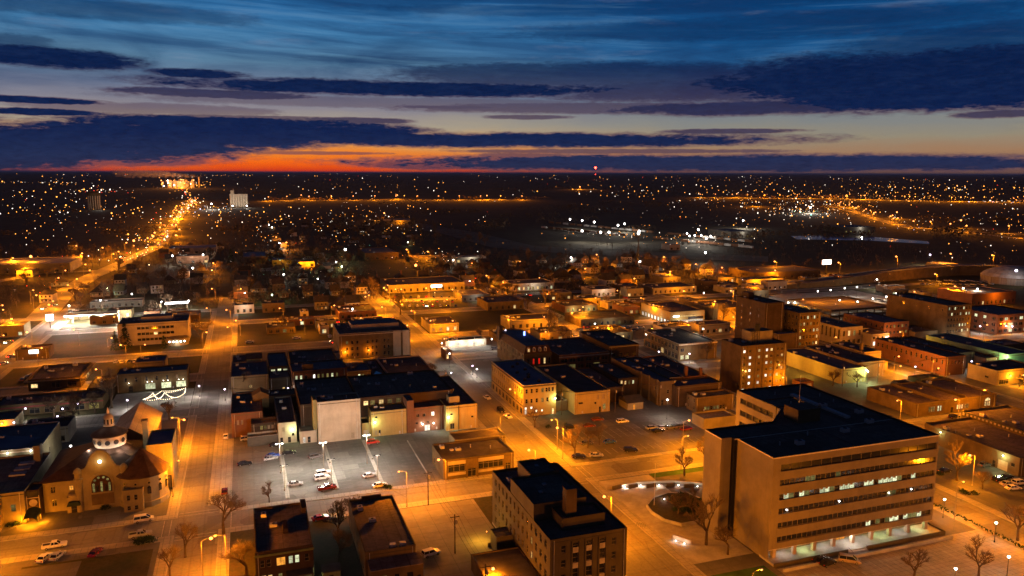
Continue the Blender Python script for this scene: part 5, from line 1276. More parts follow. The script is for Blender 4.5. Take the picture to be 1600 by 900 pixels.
# ================================================================ THIRD ROW AND FARTHER BUILDINGS
b = building('old_hotel', 'tall buff brick hotel block with a few orange-lit upper windows', [280.0, 294.4, 334.8, 360], 20.5, M_bbrick, M_tar,
             {'F': lambda l: grid(l, 6, 5, 1.1, 1.7, 2.6, 3.6, 1.2, lit=.45), 'L': lambda l: grid(l, 8, 5, 1, 1.7, 2.6, 3.6, 1.5, lit=.03)}, kit=1, cat='hotel')
b = building('windowless_tower', 'tall windowless dark brick tower west of the hotel', [262, 274, 340, 366], 26, M_dbrick, M_tar, {'L': lambda l: grid(l, 3, 6, .9, 1.5, 3, 3.6, 5)}, kit=1)
obj('stair_turret', MB().box(2, 6, 18, 24, 25, 29, M_dbrick, top=M_tar), b)
b = building('hotel_link', 'lower hall with pale roof skylights in front of the dark tower', [266, 279.6, 334, 339.6], 10, M_bbrick, M_snow, kit=0)
building('white_column_building', 'white three-storey building with closely spaced tall dark windows', [310.2, 325.0, 335.8, 366], 10.4, M_white, M_tar,
         {'L': lambda l: grid(l, 9, 1, 1.3, 5.6, 3.6, 3, 1.2, style='cross'), 'F': lambda l: grid(l, 4, 1, 1.5, 3, 5.4, 3, 1.2, style='cross', lit=.3) + grid(l, 4, 1, 1.9, 2.4, .9, 3, 1.2, style='shop')}, kit=2, cope=M_white)
building('white_shopfront', 'low white building with glowing shopfront between two brick blocks', [325.4, 338, 329.5, 345], 6.8, M_white, M_tar, {'F': [(1.5, 11, .4, 2.6, 'shop', L_wht)] + grid(12.6, 4, 1, 1.4, 1.5, 4, 3, 1.2)}, kit=1)
building('brown_department_store', 'long brown three-storey block with slate roof behind the white column building', [339, 357, 334.5, 366], 11.6, M_brick, M_tarb, {'F': lambda l: grid(l, 6, 3, 1.4, 1.7, 1.4, 3.5, 1.2, lit=.25, lm=L_dim), 'L': lambda l: grid(l, 8, 2, 1.3, 1.6, 4.6, 3.4, 1.4)}, kit=3)
building('low_brown_shop', 'low brown shop row between the department store and the six-storey block', [357.4, 374, 330, 346], 6, M_bbrick, M_tar, {'F': lambda l: grid(l, 4, 1, 2.4, 2.2, .5, 3, 1, style='shop', lit=.5)}, kit=2)
b = building('six_storey_block', 'massive six-storey tan block with pale-lit base and yellow windows near its corner', [377.6, 396, 327.8, 372], 20.5, M_bbrick, M_tar,
             {'F': lambda l: grid(l, 8, 5, 1.1, 1.6, 4.6, 3.3, 1, lit=.3, lm=L_cool), 'L': lambda l: grid(l, 5, 1, 1, 1.4, 16.6, 3, 3, lit=.1)}, kit=3)
light(b, (14, -2.5, 3), 'w', 2200, .5); light(b, (5, -2.5, 3), 'w', 1200, .5)
b = building('orange_corner_hotel', 'three-storey corner building in orange and white light at the right edge', [421, 452, 330.5, 360], 12, M_brick, M_tarb,
             {'F': [(1.5 + i * 4.1, 4.3 + i * 4.1, z, z + 1.9, 'pair', L_cool if (i + int(z)) % 3 == 0 else M_glass) for i in range(7) for z in (1.2, 4.9, 8.4)], 'L': lambda l: grid(l, 5, 3, 2, 1.8, 1.3, 3.7, 1.6, style='pair', lit=.4, lm=L_cool)}, kit=3)
for x in (426, 429.5): wall_lamp(b, x, 330.5, 6.5, 'o', 1700, .5)
wall_lamp(b, 448, 330.5, 6.5, 'o', 2600, .5)
# parking deck
pk = thing('parking_deck', 'open two-level parking deck with orange-lit top and pale slab edges', 'parking garage', (352, 391, 0)); FOOT.append((352, 404, 391, 436))
for z in (0, 3.8, 7.4): obj('deck_slab', MB().box(0, 50, 0, 44, z, z + .35, M_conc), pk)
for z in (3.8, 7.4): obj('deck_edge', ring(MB(), 0, 50, 0, 44, z + .352, z + 1.3, .25, M_stone, .05), pk)
for i in range(8): obj('column', MB().box(i * 7.05, i * 7.05 + .5, .3, .8, .35, 7.38, M_stone).box(.3, .8, 1 + i * 6, 1.5 + i * 6, .36, 7.38, M_stone), pk)
for x in (8, 20, 32, 44): light(pk, (x, 6, 3), 'w', 500, .4); light(pk, (x, 6, 6.8), 'w', 500, .4)
light(pk, (14, 30, 15), 'o', 7000, .5); light(pk, (36, 26, 15), 'o', 7000, .5)
# showroom with white windows and pharmacy-like lettering band
b = building('white_lit_showroom', 'glass-fronted store with a brilliant white-lit window wall and lit sign letters', [250, 275, 417, 455], 8.4, M_ybrick, M_tar,
             {'F': [(1.0, 24, .3, 3.0, 'shop', L_wht)], 'L': lambda l: grid(l, 9, 1, 2.2, 2.4, .5, 3, 1.5, style='shop', lit=1, lm=L_wht)}, kit=3, cat='store')
obj('sign_letters', MB().box(2, 6.4, -.3, -.05, 5.2, 6.0, E_sign).box(8, 18, -.3, -.05, 5.2, 5.9, L_warm), b); obj('dark_fascia', MB().box(13, 24, -.2, -.01, 3.3, 4.9, M_dark), b)
light(b, (6, -3.5, 3), 'w', 3400, .6); light(b, (18, -3.5, 3), 'w', 3400, .6); light(b, (-3.5, 12, 3), 'w', 1400, .5); light(b, (-3.5, 28, 3), 'w', 1400, .5)
b = building('tan_fin_building', 'tan building with projecting upright fin wall lit orange', [283, 314, 419, 450], 8.6, M_ybrick, M_brown, {}, kit=3); obj('fin_wall', MB().box(.5, 5.4, -4, -.02, 0, 12.5, M_ybrick), b); light(b, (14, -8, 4.5), 'o', 7000, .5)
FAR = [  # name, label, h, N, R, depth, wall, roof, front windows lit, extra lamp
    ('dark_eaved_shop', 'low shop with dark eaves and a glowing sign under an orange lamp', 5.2, (672, 508), (716, 504), 24, M_stucco, M_tar, .7, 'o'),
    ('white_lit_carwash', 'long open-fronted shed blazing with white light', 4, (697, 534), (760, 529), 9, M_white, M_fabric, 1, 'W'),
    ('dark_strip_mall', 'flat dark strip mall with small warm lights beyond the green lawn', 6, (762, 473), (815, 468), 26, M_bbrick, M_tar, .2, ''),
    ('supermarket', 'very long low supermarket with orange-lit front and lit doorway', 6.5, (607, 447), (732, 444), 40, M_stucco, M_tar, .12, 'S'),
    ('yellow_wall_store', 'long low building with a plain orange-yellow lit wall', 6, (797, 501), (877, 498), 18, M_stucco, M_brown, .08, 'o'),
    ('dark_roof_diner', 'low broad-roofed diner with a small glowing white sign', 5, (908, 499), (997, 495), 26, M_bbrick, M_brown, .2, 'w'),
    ('green_lit_entrance', 'brick building with a green-lit arcade entrance', 5, (883, 478), (931, 474), 24, M_brick, M_brown, .1, 'g'),
    ('market_row', 'long low market row with a line of pale lights along its edge', 5, (948, 520), (985, 515), 22, M_bbrick, M_brown, .5, 'w'),
    ('lit_column_store', 'single-storey store with pale columns between dark bays', 5, (1021, 449), (1092, 446), 26, M_stucco, M_tar, .15, 'o'),
    ('orange_gabled_store', 'small orange-lit store below the overpass', 5, (1122, 432), (1150, 431), 18, M_stucco, M_brown, .3, 'o'),
    ('orange_lit_motel', 'long two-storey motel lit bright orange with small windows', 6, (1166, 435), (1220, 431), 14, M_stucco, M_tar, .6, 'O'),
    ('green_canopy_store', 'store with pale greenish-lit roof beside the wide junction', 5, (722, 462), (762, 458), 26, M_conc, M_conc, .4, 'w'),
    ('apartment_wing', 'low pale block left of the dark tower', 6, (1176, 452), (1204, 451), 20, M_stone, M_tar, .3, 'w'),
    ('red_awning_shop', 'small shop with warm windows opposite the four-storey block', 5, (697, 549), (706, 548), 10, M_brick, M_tar, .3, ''),
    ('pharmacy', 'white-lit store by the junction with red tail lights in front', 6, (800, 444), (870, 442), 24, M_white, M_tar, .6, 'w'),
    ('cream_terrace', 'cream terrace of shops with white-lit fronts', 6, (925, 452), (962, 450), 20, M_white, M_tar, .6, 'w'),
    ('orange_gabled_block', 'orange-lit low block on the wide avenue', 5, (910, 466), (938, 464), 16, M_stucco, M_brown, .2, 'o'),
    ('gas_station_shop', 'shop with dark red roof standing behind the brilliant forecourt', 5, (104, 493), (146, 491), 12, M_bbrick, M_tile, 1, ''),
    ('service_bay', 'second dark-roofed bay east of the brilliant forecourt', 5, (168, 490), (205, 488), 14, M_bbrick, M_tar, 1, ''),
    ('low_motel', 'long low motel with pale wall behind the filling station', 4.5, (140, 477), (222, 473), 12, M_conc, M_conc, .1, ''),
    ('left_hangar', 'long grey hangar roof at the far left', 9, (-30, 420), (110, 414), 60, M_conc, M_snow, 0, 'o'),
    ('left_orange_shed', 'orange-lit shed in front of the grey hangar', 6, (25, 428), (52, 426), 24, M_stucco, M_conc, 0, 'O'),
    ('brown_motel', 'two-storey brown motel with two floodlit corners', 8, (275, 404), (326, 402), 24, M_brick, M_tar, .1, 'w'),
    ('pale_roof_depot', 'depot with long pale roof beyond the brown motel', 7, (262, 392), (337, 389), 40, M_white, M_snow, 0, ''),
    ('arched_roof_hall', 'hall with pale arched roof and grey walls', 9, (380, 404), (415, 402), 50, M_conc, M_snow, 0, ''),
    ('cream_apartments', 'cream two-storey apartments with a lit sign', 6, (366, 480), (397, 479), 12, M_white, M_shing, .5, 'w'),
    ('brown_apartments', 'brown two-storey block beside the cream apartments', 6.5, (410, 477), (445, 476), 14, M_bbrick, M_tar, .3, ''),
    ('white_roof_shed', 'pale-roofed shed among the dark houses', 5, (425, 409), (455, 408), 26, M_bbrick, M_snow, 0, 'y'),
    ('orange_wall_depot', 'small depot whose wall glows orange between the trees', 5, (459, 412), (492, 411), 22, M_stucco, M_tar, 0, 'O'),
    ('dark_school', 'broad dark brick school building between the trees', 8, (570, 397), (622, 395), 60, M_dbrick, M_tarb, .05, ''),
    ('truck_canopy', 'white-lit truck canopy on slim posts', 6, (712, 403), (762, 402), 18, M_white, M_conc, .7, 'w'),
    ('orange_truck_stop', 'orange-lit long roof near the edge of town', 6, (600, 346), (648, 345), 50, M_conc, M_conc, 0, 'o'),
    ('yard_office', 'pale yard office in the white floodlights', 7, (1046, 381), (1066, 381), 20, M_white, M_conc, .2, ''),
    ('loading_hall', 'grey loading hall with white-lit ends', 9, (1142, 360), (1188, 360), 60, M_conc, M_conc, .2, 'w'),
    ('retail_park', 'flat retail building with bright fronts near the interchange', 9, (1320, 352), (1398, 353), 50, M_conc, M_conc, .3, 'w'),
    ('dark_gabled_depot', 'long dark depot with a gable end below the overpass', 7, (1180, 424), (1290, 420), 40, M_bbrick, M_tarb, 0, ''),
    ('overpass_shop', 'little lit shop beside the overpass', 6, (1470, 409), (1500, 408), 18, M_stucco, M_conc, .4, 'o'),
    ('brown_curb_store', 'low brown-roofed store with orange-lit yard beside the old hotel', 6, (1085, 470), (1100, 469), 20, M_ybrick, M_brown, .1, 'o'),
    ('beige_gabled_store', 'beige gabled store beyond the wide avenue', 6, (1036, 432), (1066, 431), 26, M_stucco, M_conc, 0, 'o'),
    ('red_side_store', 'dim maroon-roofed store behind the eight bay row', 5, (530, 490), (588, 486), 26, M_brick, M_tile, .05, ''),
    ('white_lean_shop', 'pale narrow shop in the alley with red car lights', 5, (500, 512), (514, 511), 12, M_white, M_tar, .4, ''),
    ('orange_lot_shop', 'low shop edge beside the orange-lit car park', 4.5, (470, 489), (482, 488), 10, M_white, M_tar, .2, ''),
    ('storage_row', 'row of dark storage units near the tracks', 5, (640, 404), (700, 402), 20, M_conc, M_tar, 0, ''),
    ('east_dark_block', 'dark block at the right edge behind the corner hotel', 9, (1520, 455), (1600, 452), 30, M_brick, M_tar, .2, 'o'),
    ('white_side_garage', 'pale garage by the white-lit car park', 6, (1385, 470), (1404, 468), 18, M_white, M_tar, 0, ''),
]
for (nm, lb, h, N, Rr, dp, wm, rm, lit_, ex) in FAR:
    bx = pbox(h, N, Rr, depth=dp)
    D_ = math.hypot(bx[0], bx[2]); w_ = bx[1] - bx[0]
    if any(bx[0] < c[1] and bx[1] > c[0] and bx[2] < c[3] and bx[3] > c[2] for c in FOOT):
        print('OVERLAP', nm, [round(v) for v in bx])
    n_ = max(2, min(12, int(w_ / (4 if D_ < 700 else 8)))); sz = 1.6 if D_ < 700 else 3
    b = building(nm, lb, bx, h, wm, rm, {'F': (lambda l, n_=n_, lit_=lit_, sz=sz, h=h: grid(l, n_, 1, min(sz, l / n_ * .7), min(2.4, h * .45), .8, 3, 1.5, style='shop', lit=lit_, lm=L_wht if lit_ >= .9 else None))}, kit=2 if D_ < 900 else 0)
    cx = w_ / 2
    pw = 1 + (D_ / 500) ** 2 * .5
    if ex == 'o': light(b, (cx, -6, h * .9), 'o', 4500 * pw, .6)
    if ex == 'O': light(b, (w_ * .25, -5, h * .8), 'o', 9000 * pw, .6); light(b, (w_ * .75, -5, h * .8), 'o', 9000 * pw, .6)
    if ex == 'y': light(b, (cx, -6, h), 'y', 5000 * pw, .6)
    if ex == 'w': light(b, (cx, -5, h * .8), 'w', 2600 * pw, .5)
    if ex == 'W':
        for f in (.15, .38, .62, .85): light(b, (w_ * f, -2.5, 3), 'w', 3600, .5)
    if ex == 'g':
        for f in (.25, .75): light(b, (w_ * f, -2.5, 2.5), 'g', 2600, .3)
    if ex == 'S':
        for f in (.1, .3, .5, .7, .9): light(b, (w_ * f, -14, 6.5), 'o', 9000, .6)
        obj('entrance_sign', MB().box(w_ * .55, w_ * .55 + 9, -.4, -.05, 3.2, 5.2, E_sign), b)

# filling station forecourt, blown out with white light
gs = thing('filling_station', 'filling station canopy over a forecourt blazing with white light', 'filling station', (*U(100, 512), 0))
gx, gy = gs.location.x, gs.location.y
obj('canopy', MB().box(0, 30, 2, 12, 4.6, 5.4, M_white), gs)
for x in (4, 15, 26): 
    obj('canopy_post', MB().box(x, x + .4, 6.8, 7.2, 0, 4.59, M_white), gs); obj('fuel_pump', MB().box(x - .3, x + .7, 4.6, 5.4, 0, 1.6, M_white), gs)
b_ = MB(); b_.face([(gx - 6, gy - 8, .02), (gx + 48, gy - 8, .02), (gx + 48, gy + 16, .02), (gx - 6, gy + 16, .02)], M_concl); struct('forecourt', b_)
for x in (2, 12, 22, 32, 42): light(gs, (x, -3.0, 4.6), 'w', 95000, .6); light(gs, (x, 9, 4.0), 'w', 20000, .6)
obj('pylon_sign', MB().box(-7.5, -3.5, -9, -8.5, 4.5, 8.5, E_sign).box(-5.7, -5.3, -8.9, -8.6, 0, 4.49, M_dark), gs)
gs2 = thing('small_canopy', 'small second canopy glowing white east of the filling station', 'canopy', (*U(258, 488), 0))
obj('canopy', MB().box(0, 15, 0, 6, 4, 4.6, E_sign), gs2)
for x in (1, 14): obj('canopy_post', MB().box(x, x + .3, 2, 2.3, 0, 3.99, M_white), gs2)
light(gs2, (7, -1, 3.4), 'w', 16000, .6)

# overpass with its lit concrete wall
ov = thing('overpass', 'long curved overpass with pale retaining wall and orange-lit roadway', 'bridge', (0, 0, 0))
OP = [U(*p, z) for p, z in (((1150, 458), .3), ((1200, 447), 1.5), ((1260, 441), 3.5), ((1320, 433), 5.5), ((1380, 424), 7), ((1440, 417), 8), ((1500, 412.5), 8), ((1560, 412.5), 8), ((1660, 416), 7.5))]
OZ = [.3, 1.5, 3.5, 5.5, 7, 8, 8, 8, 7.5]; ow = 15
mb_ = MB(); wl = MB(); rl = MB()
for i in range(len(OP) - 1):
    (xa, ya), (xb, yb) = OP[i], OP[i + 1]; za, zb = OZ[i], OZ[i + 1]
    mb_.face([(xa, ya, za), (xb, yb, zb), (xb + 2, yb + ow, zb), (xa + 2, ya + ow, za)], M_hwy)
    wl.face([(xa, ya, -.2), (xb, yb, -.2), (xb, yb, zb + .9), (xa, ya, za + .9)], M_bbrick); wl.face([(xa, ya + .3, za), (xb, yb + .3, zb), (xb, yb + .3, zb + .9), (xa, ya + .3, za + .9)], M_concl)
    wl.face([(xa, ya, za + .9), (xb, yb, zb + .9), (xb, yb + .3, zb + .9), (xa, ya + .3, za + .9)], M_concl)
    rl.face([(xa + 2, ya + ow, -.2), (xb + 2, yb + ow, -.2), (xb + 2, yb + ow, zb + .9), (xa + 2, ya + ow, za + .9)], M_concl)
obj('roadway', mb_, ov); obj('retaining_wall', wl, ov); obj('far_wall', rl, ov)
lx0, ly0 = U(1290, 470); lot(360, 470, 446, 500, M_concl, .125)
for px_, py_ in ((1278, 452), (1298, 450), (1320, 447), (1339, 445), (1312, 466), (1340, 468), (1364, 463), (1385, 460), (1400, 455)):
    lamp(px_, py_, 'w', 4500, 8, 'post', 'white post lamp in the pale car park below the overpass', r=.5, group='post lamps of the overpass car park')
# billboard, dome, grain silo, water tower
x, y = U(1290, 425)
t = thing('billboard', 'brightly lit white billboard on a tall single pole by the overpass', 'billboard', (x, y, 0)); obj('pole', MB().tube((0, 0, 0), (0, 0, 9), .5, .5, M_dark), t); obj('panel', MB().box(-5.5, 5.5, -.4, .4, 9, 14, M_white, top=M_dark), t); obj('poster', MB().box(-5.2, 5.2, -.46, -.41, 9.3, 13.7, E_sign), t)
x, y = U(1580, 436)
t = thing('domed_arena', 'large pale low dome at the right edge beyond the car park', 'arena', (x, y, 0)); obj('wall', MB().lathe([(24, 0), (24, 6)], M_conc, 24), t); obj('dome_roof', MB().lathe([(24.6, 6), (22, 8.5), (15, 12), (7, 14), (.2, 14.6)], M_snow, 24), t); light(t, (-22, -24, 14), 'p', 9000, .8); obj('lamp', sphere_mb(1.1, 14, E_pur, 8, -24, -22), t)
x, y = U(358, 327)
t = thing('grain_elevator', 'tall white concrete grain elevator with ribbed silos, floodlit at its foot', 'grain elevator', (x, y, 0))
for i in range(7): obj('silo', MB().lathe([(3.6, 0), (3.6, 32)], M_white, 14, 5 + i * 6.6, 4), t)
obj('top_gallery', MB().box(1, 48, -1, 9, 32, 36, M_white), t); obj('head_house', MB().box(4, 13, -1.5, 9.5, 36, 46, M_white).box(10, 12, 2, 6, 46, 50, M_white), t)
for xx in (8, 44): light(t, (xx, -22, 6), 'w', 70000, 1); obj('floodlight', sphere_mb(1.7, 5, E_wht, 8, xx, -20), t)
x, y = U(147, 331)
t = thing('water_tower', 'pale fluted-column water tower standing over the dark western houses', 'water tower', (x, y, 0))
obj('column', MB().lathe([(14, 0), (14, 34)], M_stone, 24), t); obj('tank', MB().lathe([(14.6, 34), (15.4, 37), (15, 41), (11, 45), (.3, 47)], M_stone, 24), t)
for i in range(16): a = i * math.pi / 8; obj('fin', MB().box(13.9, 14.7, -.6, .6, 0, 34, M_trim), t, (0, 0, 0), a)
light(t, (20, -60, 10), 'w', 30000, 1)
x, y = U(929, 280)
t = thing('radio_mast', 'tall radio mast with a red beacon on the horizon', 'mast', (x, y, 0)); hm = 95 + (y * math.cos(YAW) + x * math.sin(YAW)) * .0068
obj('mast', MB().tube((0, 0, 0), (0, 0, hm), 1.2, .8, M_dark, 5), t); obj('beacon', sphere_mb(16, hm, emit('beacon_red', (1, .03, .015), 30), 8), t); obj('beacon', sphere_mb(6, hm * .45, E_red, 6), t)
x, y = U(996, 420)
t = thing('floodlight_tower', 'very tall dark floodlight tower with a bright white head', 'floodlight tower', (x, y, 0)); obj('mast', MB().tube((0, 0, 0), (0, 0, 36), .7, .4, M_dark, 6), t); obj('lamp', sphere_mb(1.3, 36, E_wht, 8), t)
# ================================================================ PLAZA BY THE OFFICE BLOCK
lot(99.5, 183, 222, 264, M_lot, .13)
lot(100, 117.5, 152, 206, M_concl, .13, 'plaza'); lot(118, 183, 112, 143.5, M_conc, .13)
pcx, pcy = U(1045, 800)
lot(101, 116, 106, 146, M_green, .134, 'lawn'); lot(118, 145, 203, 206.4, M_green, .136, 'lawn')
for i, (px, py) in enumerate(((967, 764), (992, 762), (1020, 761), (1050, 760), (1079, 761))):
    x, y = U(px, py, 0); a = R(10 - i * 5)
    t = thing('lit_wall_bench', ['westernmost', 'second', 'middle', 'fourth', 'easternmost'][i] + ' of the low stone wall blocks lit along the curved plaza edge', 'wall bench', (x, y, .13), a, 'lit wall blocks on the plaza')
    obj('block', MB().box(-1.6, 1.6, 0, .7, 0, 1.0, M_stone), t); obj('uplight', sphere_mb(.17, .3, E_wht, 6, 2.6, .1), t); light(t, (2.6, -.1, .75), 'w', 420, .15)
tw = MB()
for i in range(14):
    a0, a1 = R(60 + i * 8), R(68 + i * 8); x0_, y0_ = U(1020, 800); rr = 24
    p = [U(*q) for q in ((950, 765), (1000, 756), (1050, 753), (1100, 757))]
for (xa, ya), (xb, yb) in zip(p, p[1:]): tw.prism([(xa, ya), (xb, yb), (xb, yb + .4), (xa, ya + .4)], .1, .85, M_white)
tag(obj('curved_plaza_wall', tw), 'low white wall curving behind the lit stone blocks', 'wall')
# planter with hedge-like shrubs
pl = thing('round_planter', 'rounded raised planter with pale rim full of dark shrubs before the office tower', 'planter', (pcx, pcy, .13))
ring_p = [U(*q) for q in ((1012, 792), (1022, 780), (1045, 772), (1075, 772), (1100, 782), (1104, 800), (1090, 818), (1067, 822), (1040, 815), (1020, 803))]
rb = MB()
for i in range(len(ring_p)):
    (xa, ya), (xb, yb) = ring_p[i], ring_p[(i + 1) % len(ring_p)]
    d = Vector((xb - xa, yb - ya, 0)).normalized(); n = Vector((-d.y, d.x, 0)) * .35
    rb.prism([(xa - pcx, ya - pcy), (xb - pcx, yb - pcy), (xb - pcx - n.x, yb - pcy - n.y), (xa - pcx - n.x, ya - pcy - n.y)], 0, .9, M_concl)
obj('rim', rb, pl); obj('soil', MB().face([(x - pcx, y - pcy, .7) for x, y in ring_p], M_grass), pl)
for i, (px, py) in enumerate(((1050, 784), (1062, 790), (1075, 783), (1086, 790), (1058, 800), (1072, 802), (1084, 806), (1092, 797), (1066, 779), (1078, 794), (1098, 785))):
    x, y = U(px, py); bush(x, y, random.uniform(1.2, 1.8), 'dark shrub growing in the rounded planter', 'shrubs in the round planter', z=.7)
x, y = U(1040, 783); pu = tag(obj('uplight', sphere_mb(.2, .9, E_pur, 6), None, (x, y, 0)), 'small violet uplight at the planter edge', 'lamp'); light(pu, (0, 0, 1.3), 'p', 500, .15)
x, y = U(1024, 792); fp = thing('flagpole', 'thin bare flagpole standing at the planter', 'flagpole', (x, y, .1)); obj('pole', MB().tube((0, 0, 0), (0, 0, 13), .09, .05, M_steel, 6), fp); obj('finial', sphere_mb(.14, 13.05, M_steel, 6), fp)
x, y = U(1068, 845); ms = thing('monument_sign', 'long low white-lit monument sign lying in the lawn', 'sign', (x, y, .13), R(-58)); obj('sign_slab', MB().box(-2.6, 2.6, -.2, .2, .1, 1.1, M_white), ms)
for s in (-1.2, 1.2): obj('uplight', sphere_mb(.14, .25, E_wht, 6, s, -1.1), ms); light(ms, (s, -1.1, .5), 'w', 150, .15)
x, y = U(1004, 822); br = thing('bicycle_rack', 'small dark bicycle rack on the wide pavement', 'bicycle rack', (x, y, .13), R(-60))
for i in range(5): obj('hoop', MB().tube((i * .6 - 1.2, -.3, 0), (i * .6 - 1.2, -.3, .8), .03, .03, M_dark, 4).tube((i * .6 - 1.2, -.3, .8), (i * .6 - 1.2, .3, .8), .03, .03, M_dark, 4).tube((i * .6 - 1.2, .3, .8), (i * .6 - 1.2, .3, 0), .03, .03, M_dark, 4), br)
# low brick wall round the office car park, hedge strip along the east street
wl = MB(); wl.box(118.5, 172, 141.6, 142, .1, .9, M_concl); tag(obj('low_wall', wl), 'low concrete wall along the front of the office block', 'wall')
hd = MB()
for i in range(260):
    f = i / 260; x = 184.2 + random.uniform(-.5, .5); y = 112 + f * 88; s = Vector((random.uniform(-1, 1), random.uniform(-1, 1), random.uniform(-1, 1))) * .5
    p_ = Vector((x, y, .5 + random.random() * .5)); hd.face([p_ - s, p_ + Vector((.3, .5, .3)), p_ + s], M_fir); hd.face([p_ - s, p_ + Vector((-.4, .3, .3)), p_ + s], M_fir)
tag(obj('hedge', hd), 'long clipped dark hedge between the office car park and the street', 'hedge')
sg = []
for i in range(19): sg.append((120 + i * 2.75, 134, 120 + i * 2.75, 139.5))
for i in range(19): sg.append((120 + i * 2.75, 116, 120 + i * 2.75, 127))
lines(sg, .12, z=.14)
sg = []
for i in range(26): sg.append((103 + i * 2.8, 226, 103 + i * 2.8, 231)); sg.append((103 + i * 2.8, 240, 103 + i * 2.8, 250))
lines(sg, .1, z=.14)

# ================================================================ PARKING LOT BEHIND THE BLANK WALL
lot(-6, 53.4, 222.6, 269.4, mat('fresh_lot_asphalt', (.13, .123, .112), .85, .4, .05, (.075, .072, .067), bump=.3, scale2=.7, wear=1), .125)
lot(78, 81.8, 222, 300, M_conc, .127, 'pavement')
for (pa, pb) in (((440, 700), (452, 782)), ((508, 698), (529, 766)), ((571, 690), (600, 762))):
    (xa, ya), (xb, yb) = U(*pa), U(*pb)
    xm = (xa + xb) / 2
    m_ = MB(); m_.box(xm - .6, xm + .6, yb, ya, .1, .26, M_conc); tag(obj('median_strip', m_), 'pale concrete median strip in the lit lot, ' + {0: 'nearest the street corner', 1: 'middle one', 2: 'nearest the low office'}[(pa[0] > 500) + (pa[0] > 560)], 'kerb')
    lp_ = thing('twig_shrub', 'thin bare sapling row growing from the median strip', 'shrub', (xm, (ya + yb) / 2, .2), 0, 'saplings on the median strips')
    obj('stem', TREES[2][1], lp_); lp_.scale = (.16, .16, .2)
(xa, ya), (xb, yb) = U(638, 690), U(677, 748)
tag(obj('kerb_line', MB().box(xa - .2, xa + .2, yb, ya, .1, .24, M_concl)), 'thin pale kerb line at the right side of the lit lot', 'kerb')
sg = []
for xm in (-3.5, 8.8, 22.2, 36.2, 50):
    y = 226
    while y < 267: sg += [(xm - 5.2, y, xm - .9, y), (xm + .9, y, xm + 5.2, y)]; y += 2.8
lines([s for s in sg if s[0] > -6 and s[2] < 53], .1, mat('worn_paint', (.2, .2, .19), .7, .5, 1.5), z=.132)
for i, (px, py) in enumerate(((438, 697), (506, 695), (574, 683))):
    lamp(px, py - 2, 'w', 22000, 10, 'flood', ['first twin floodlight mast from the street, at the lot edge', 'second twin floodlight mast, before the blank wall', 'third twin floodlight mast, beside the red car'][i], r=.34)
for i, (px, py) in enumerate(((445, 730), (519, 720), (591, 713))):
    x, y = U(px, py, 8); k = lamp_proto('flood', 'w', 9000, 8.001, .02) if i == 0 else None
    if k: k.location = (x, y, 0); tag(k, 'dim twin-headed mast halfway down the first median', 'lamp', 'floodlight masts'); KF = k
    else: copy_tree(KF, (x, y, 0), 0, ['', 'dim twin-headed mast halfway down the middle median', 'dim twin-headed mast halfway down the last median'][i], 'floodlight masts')

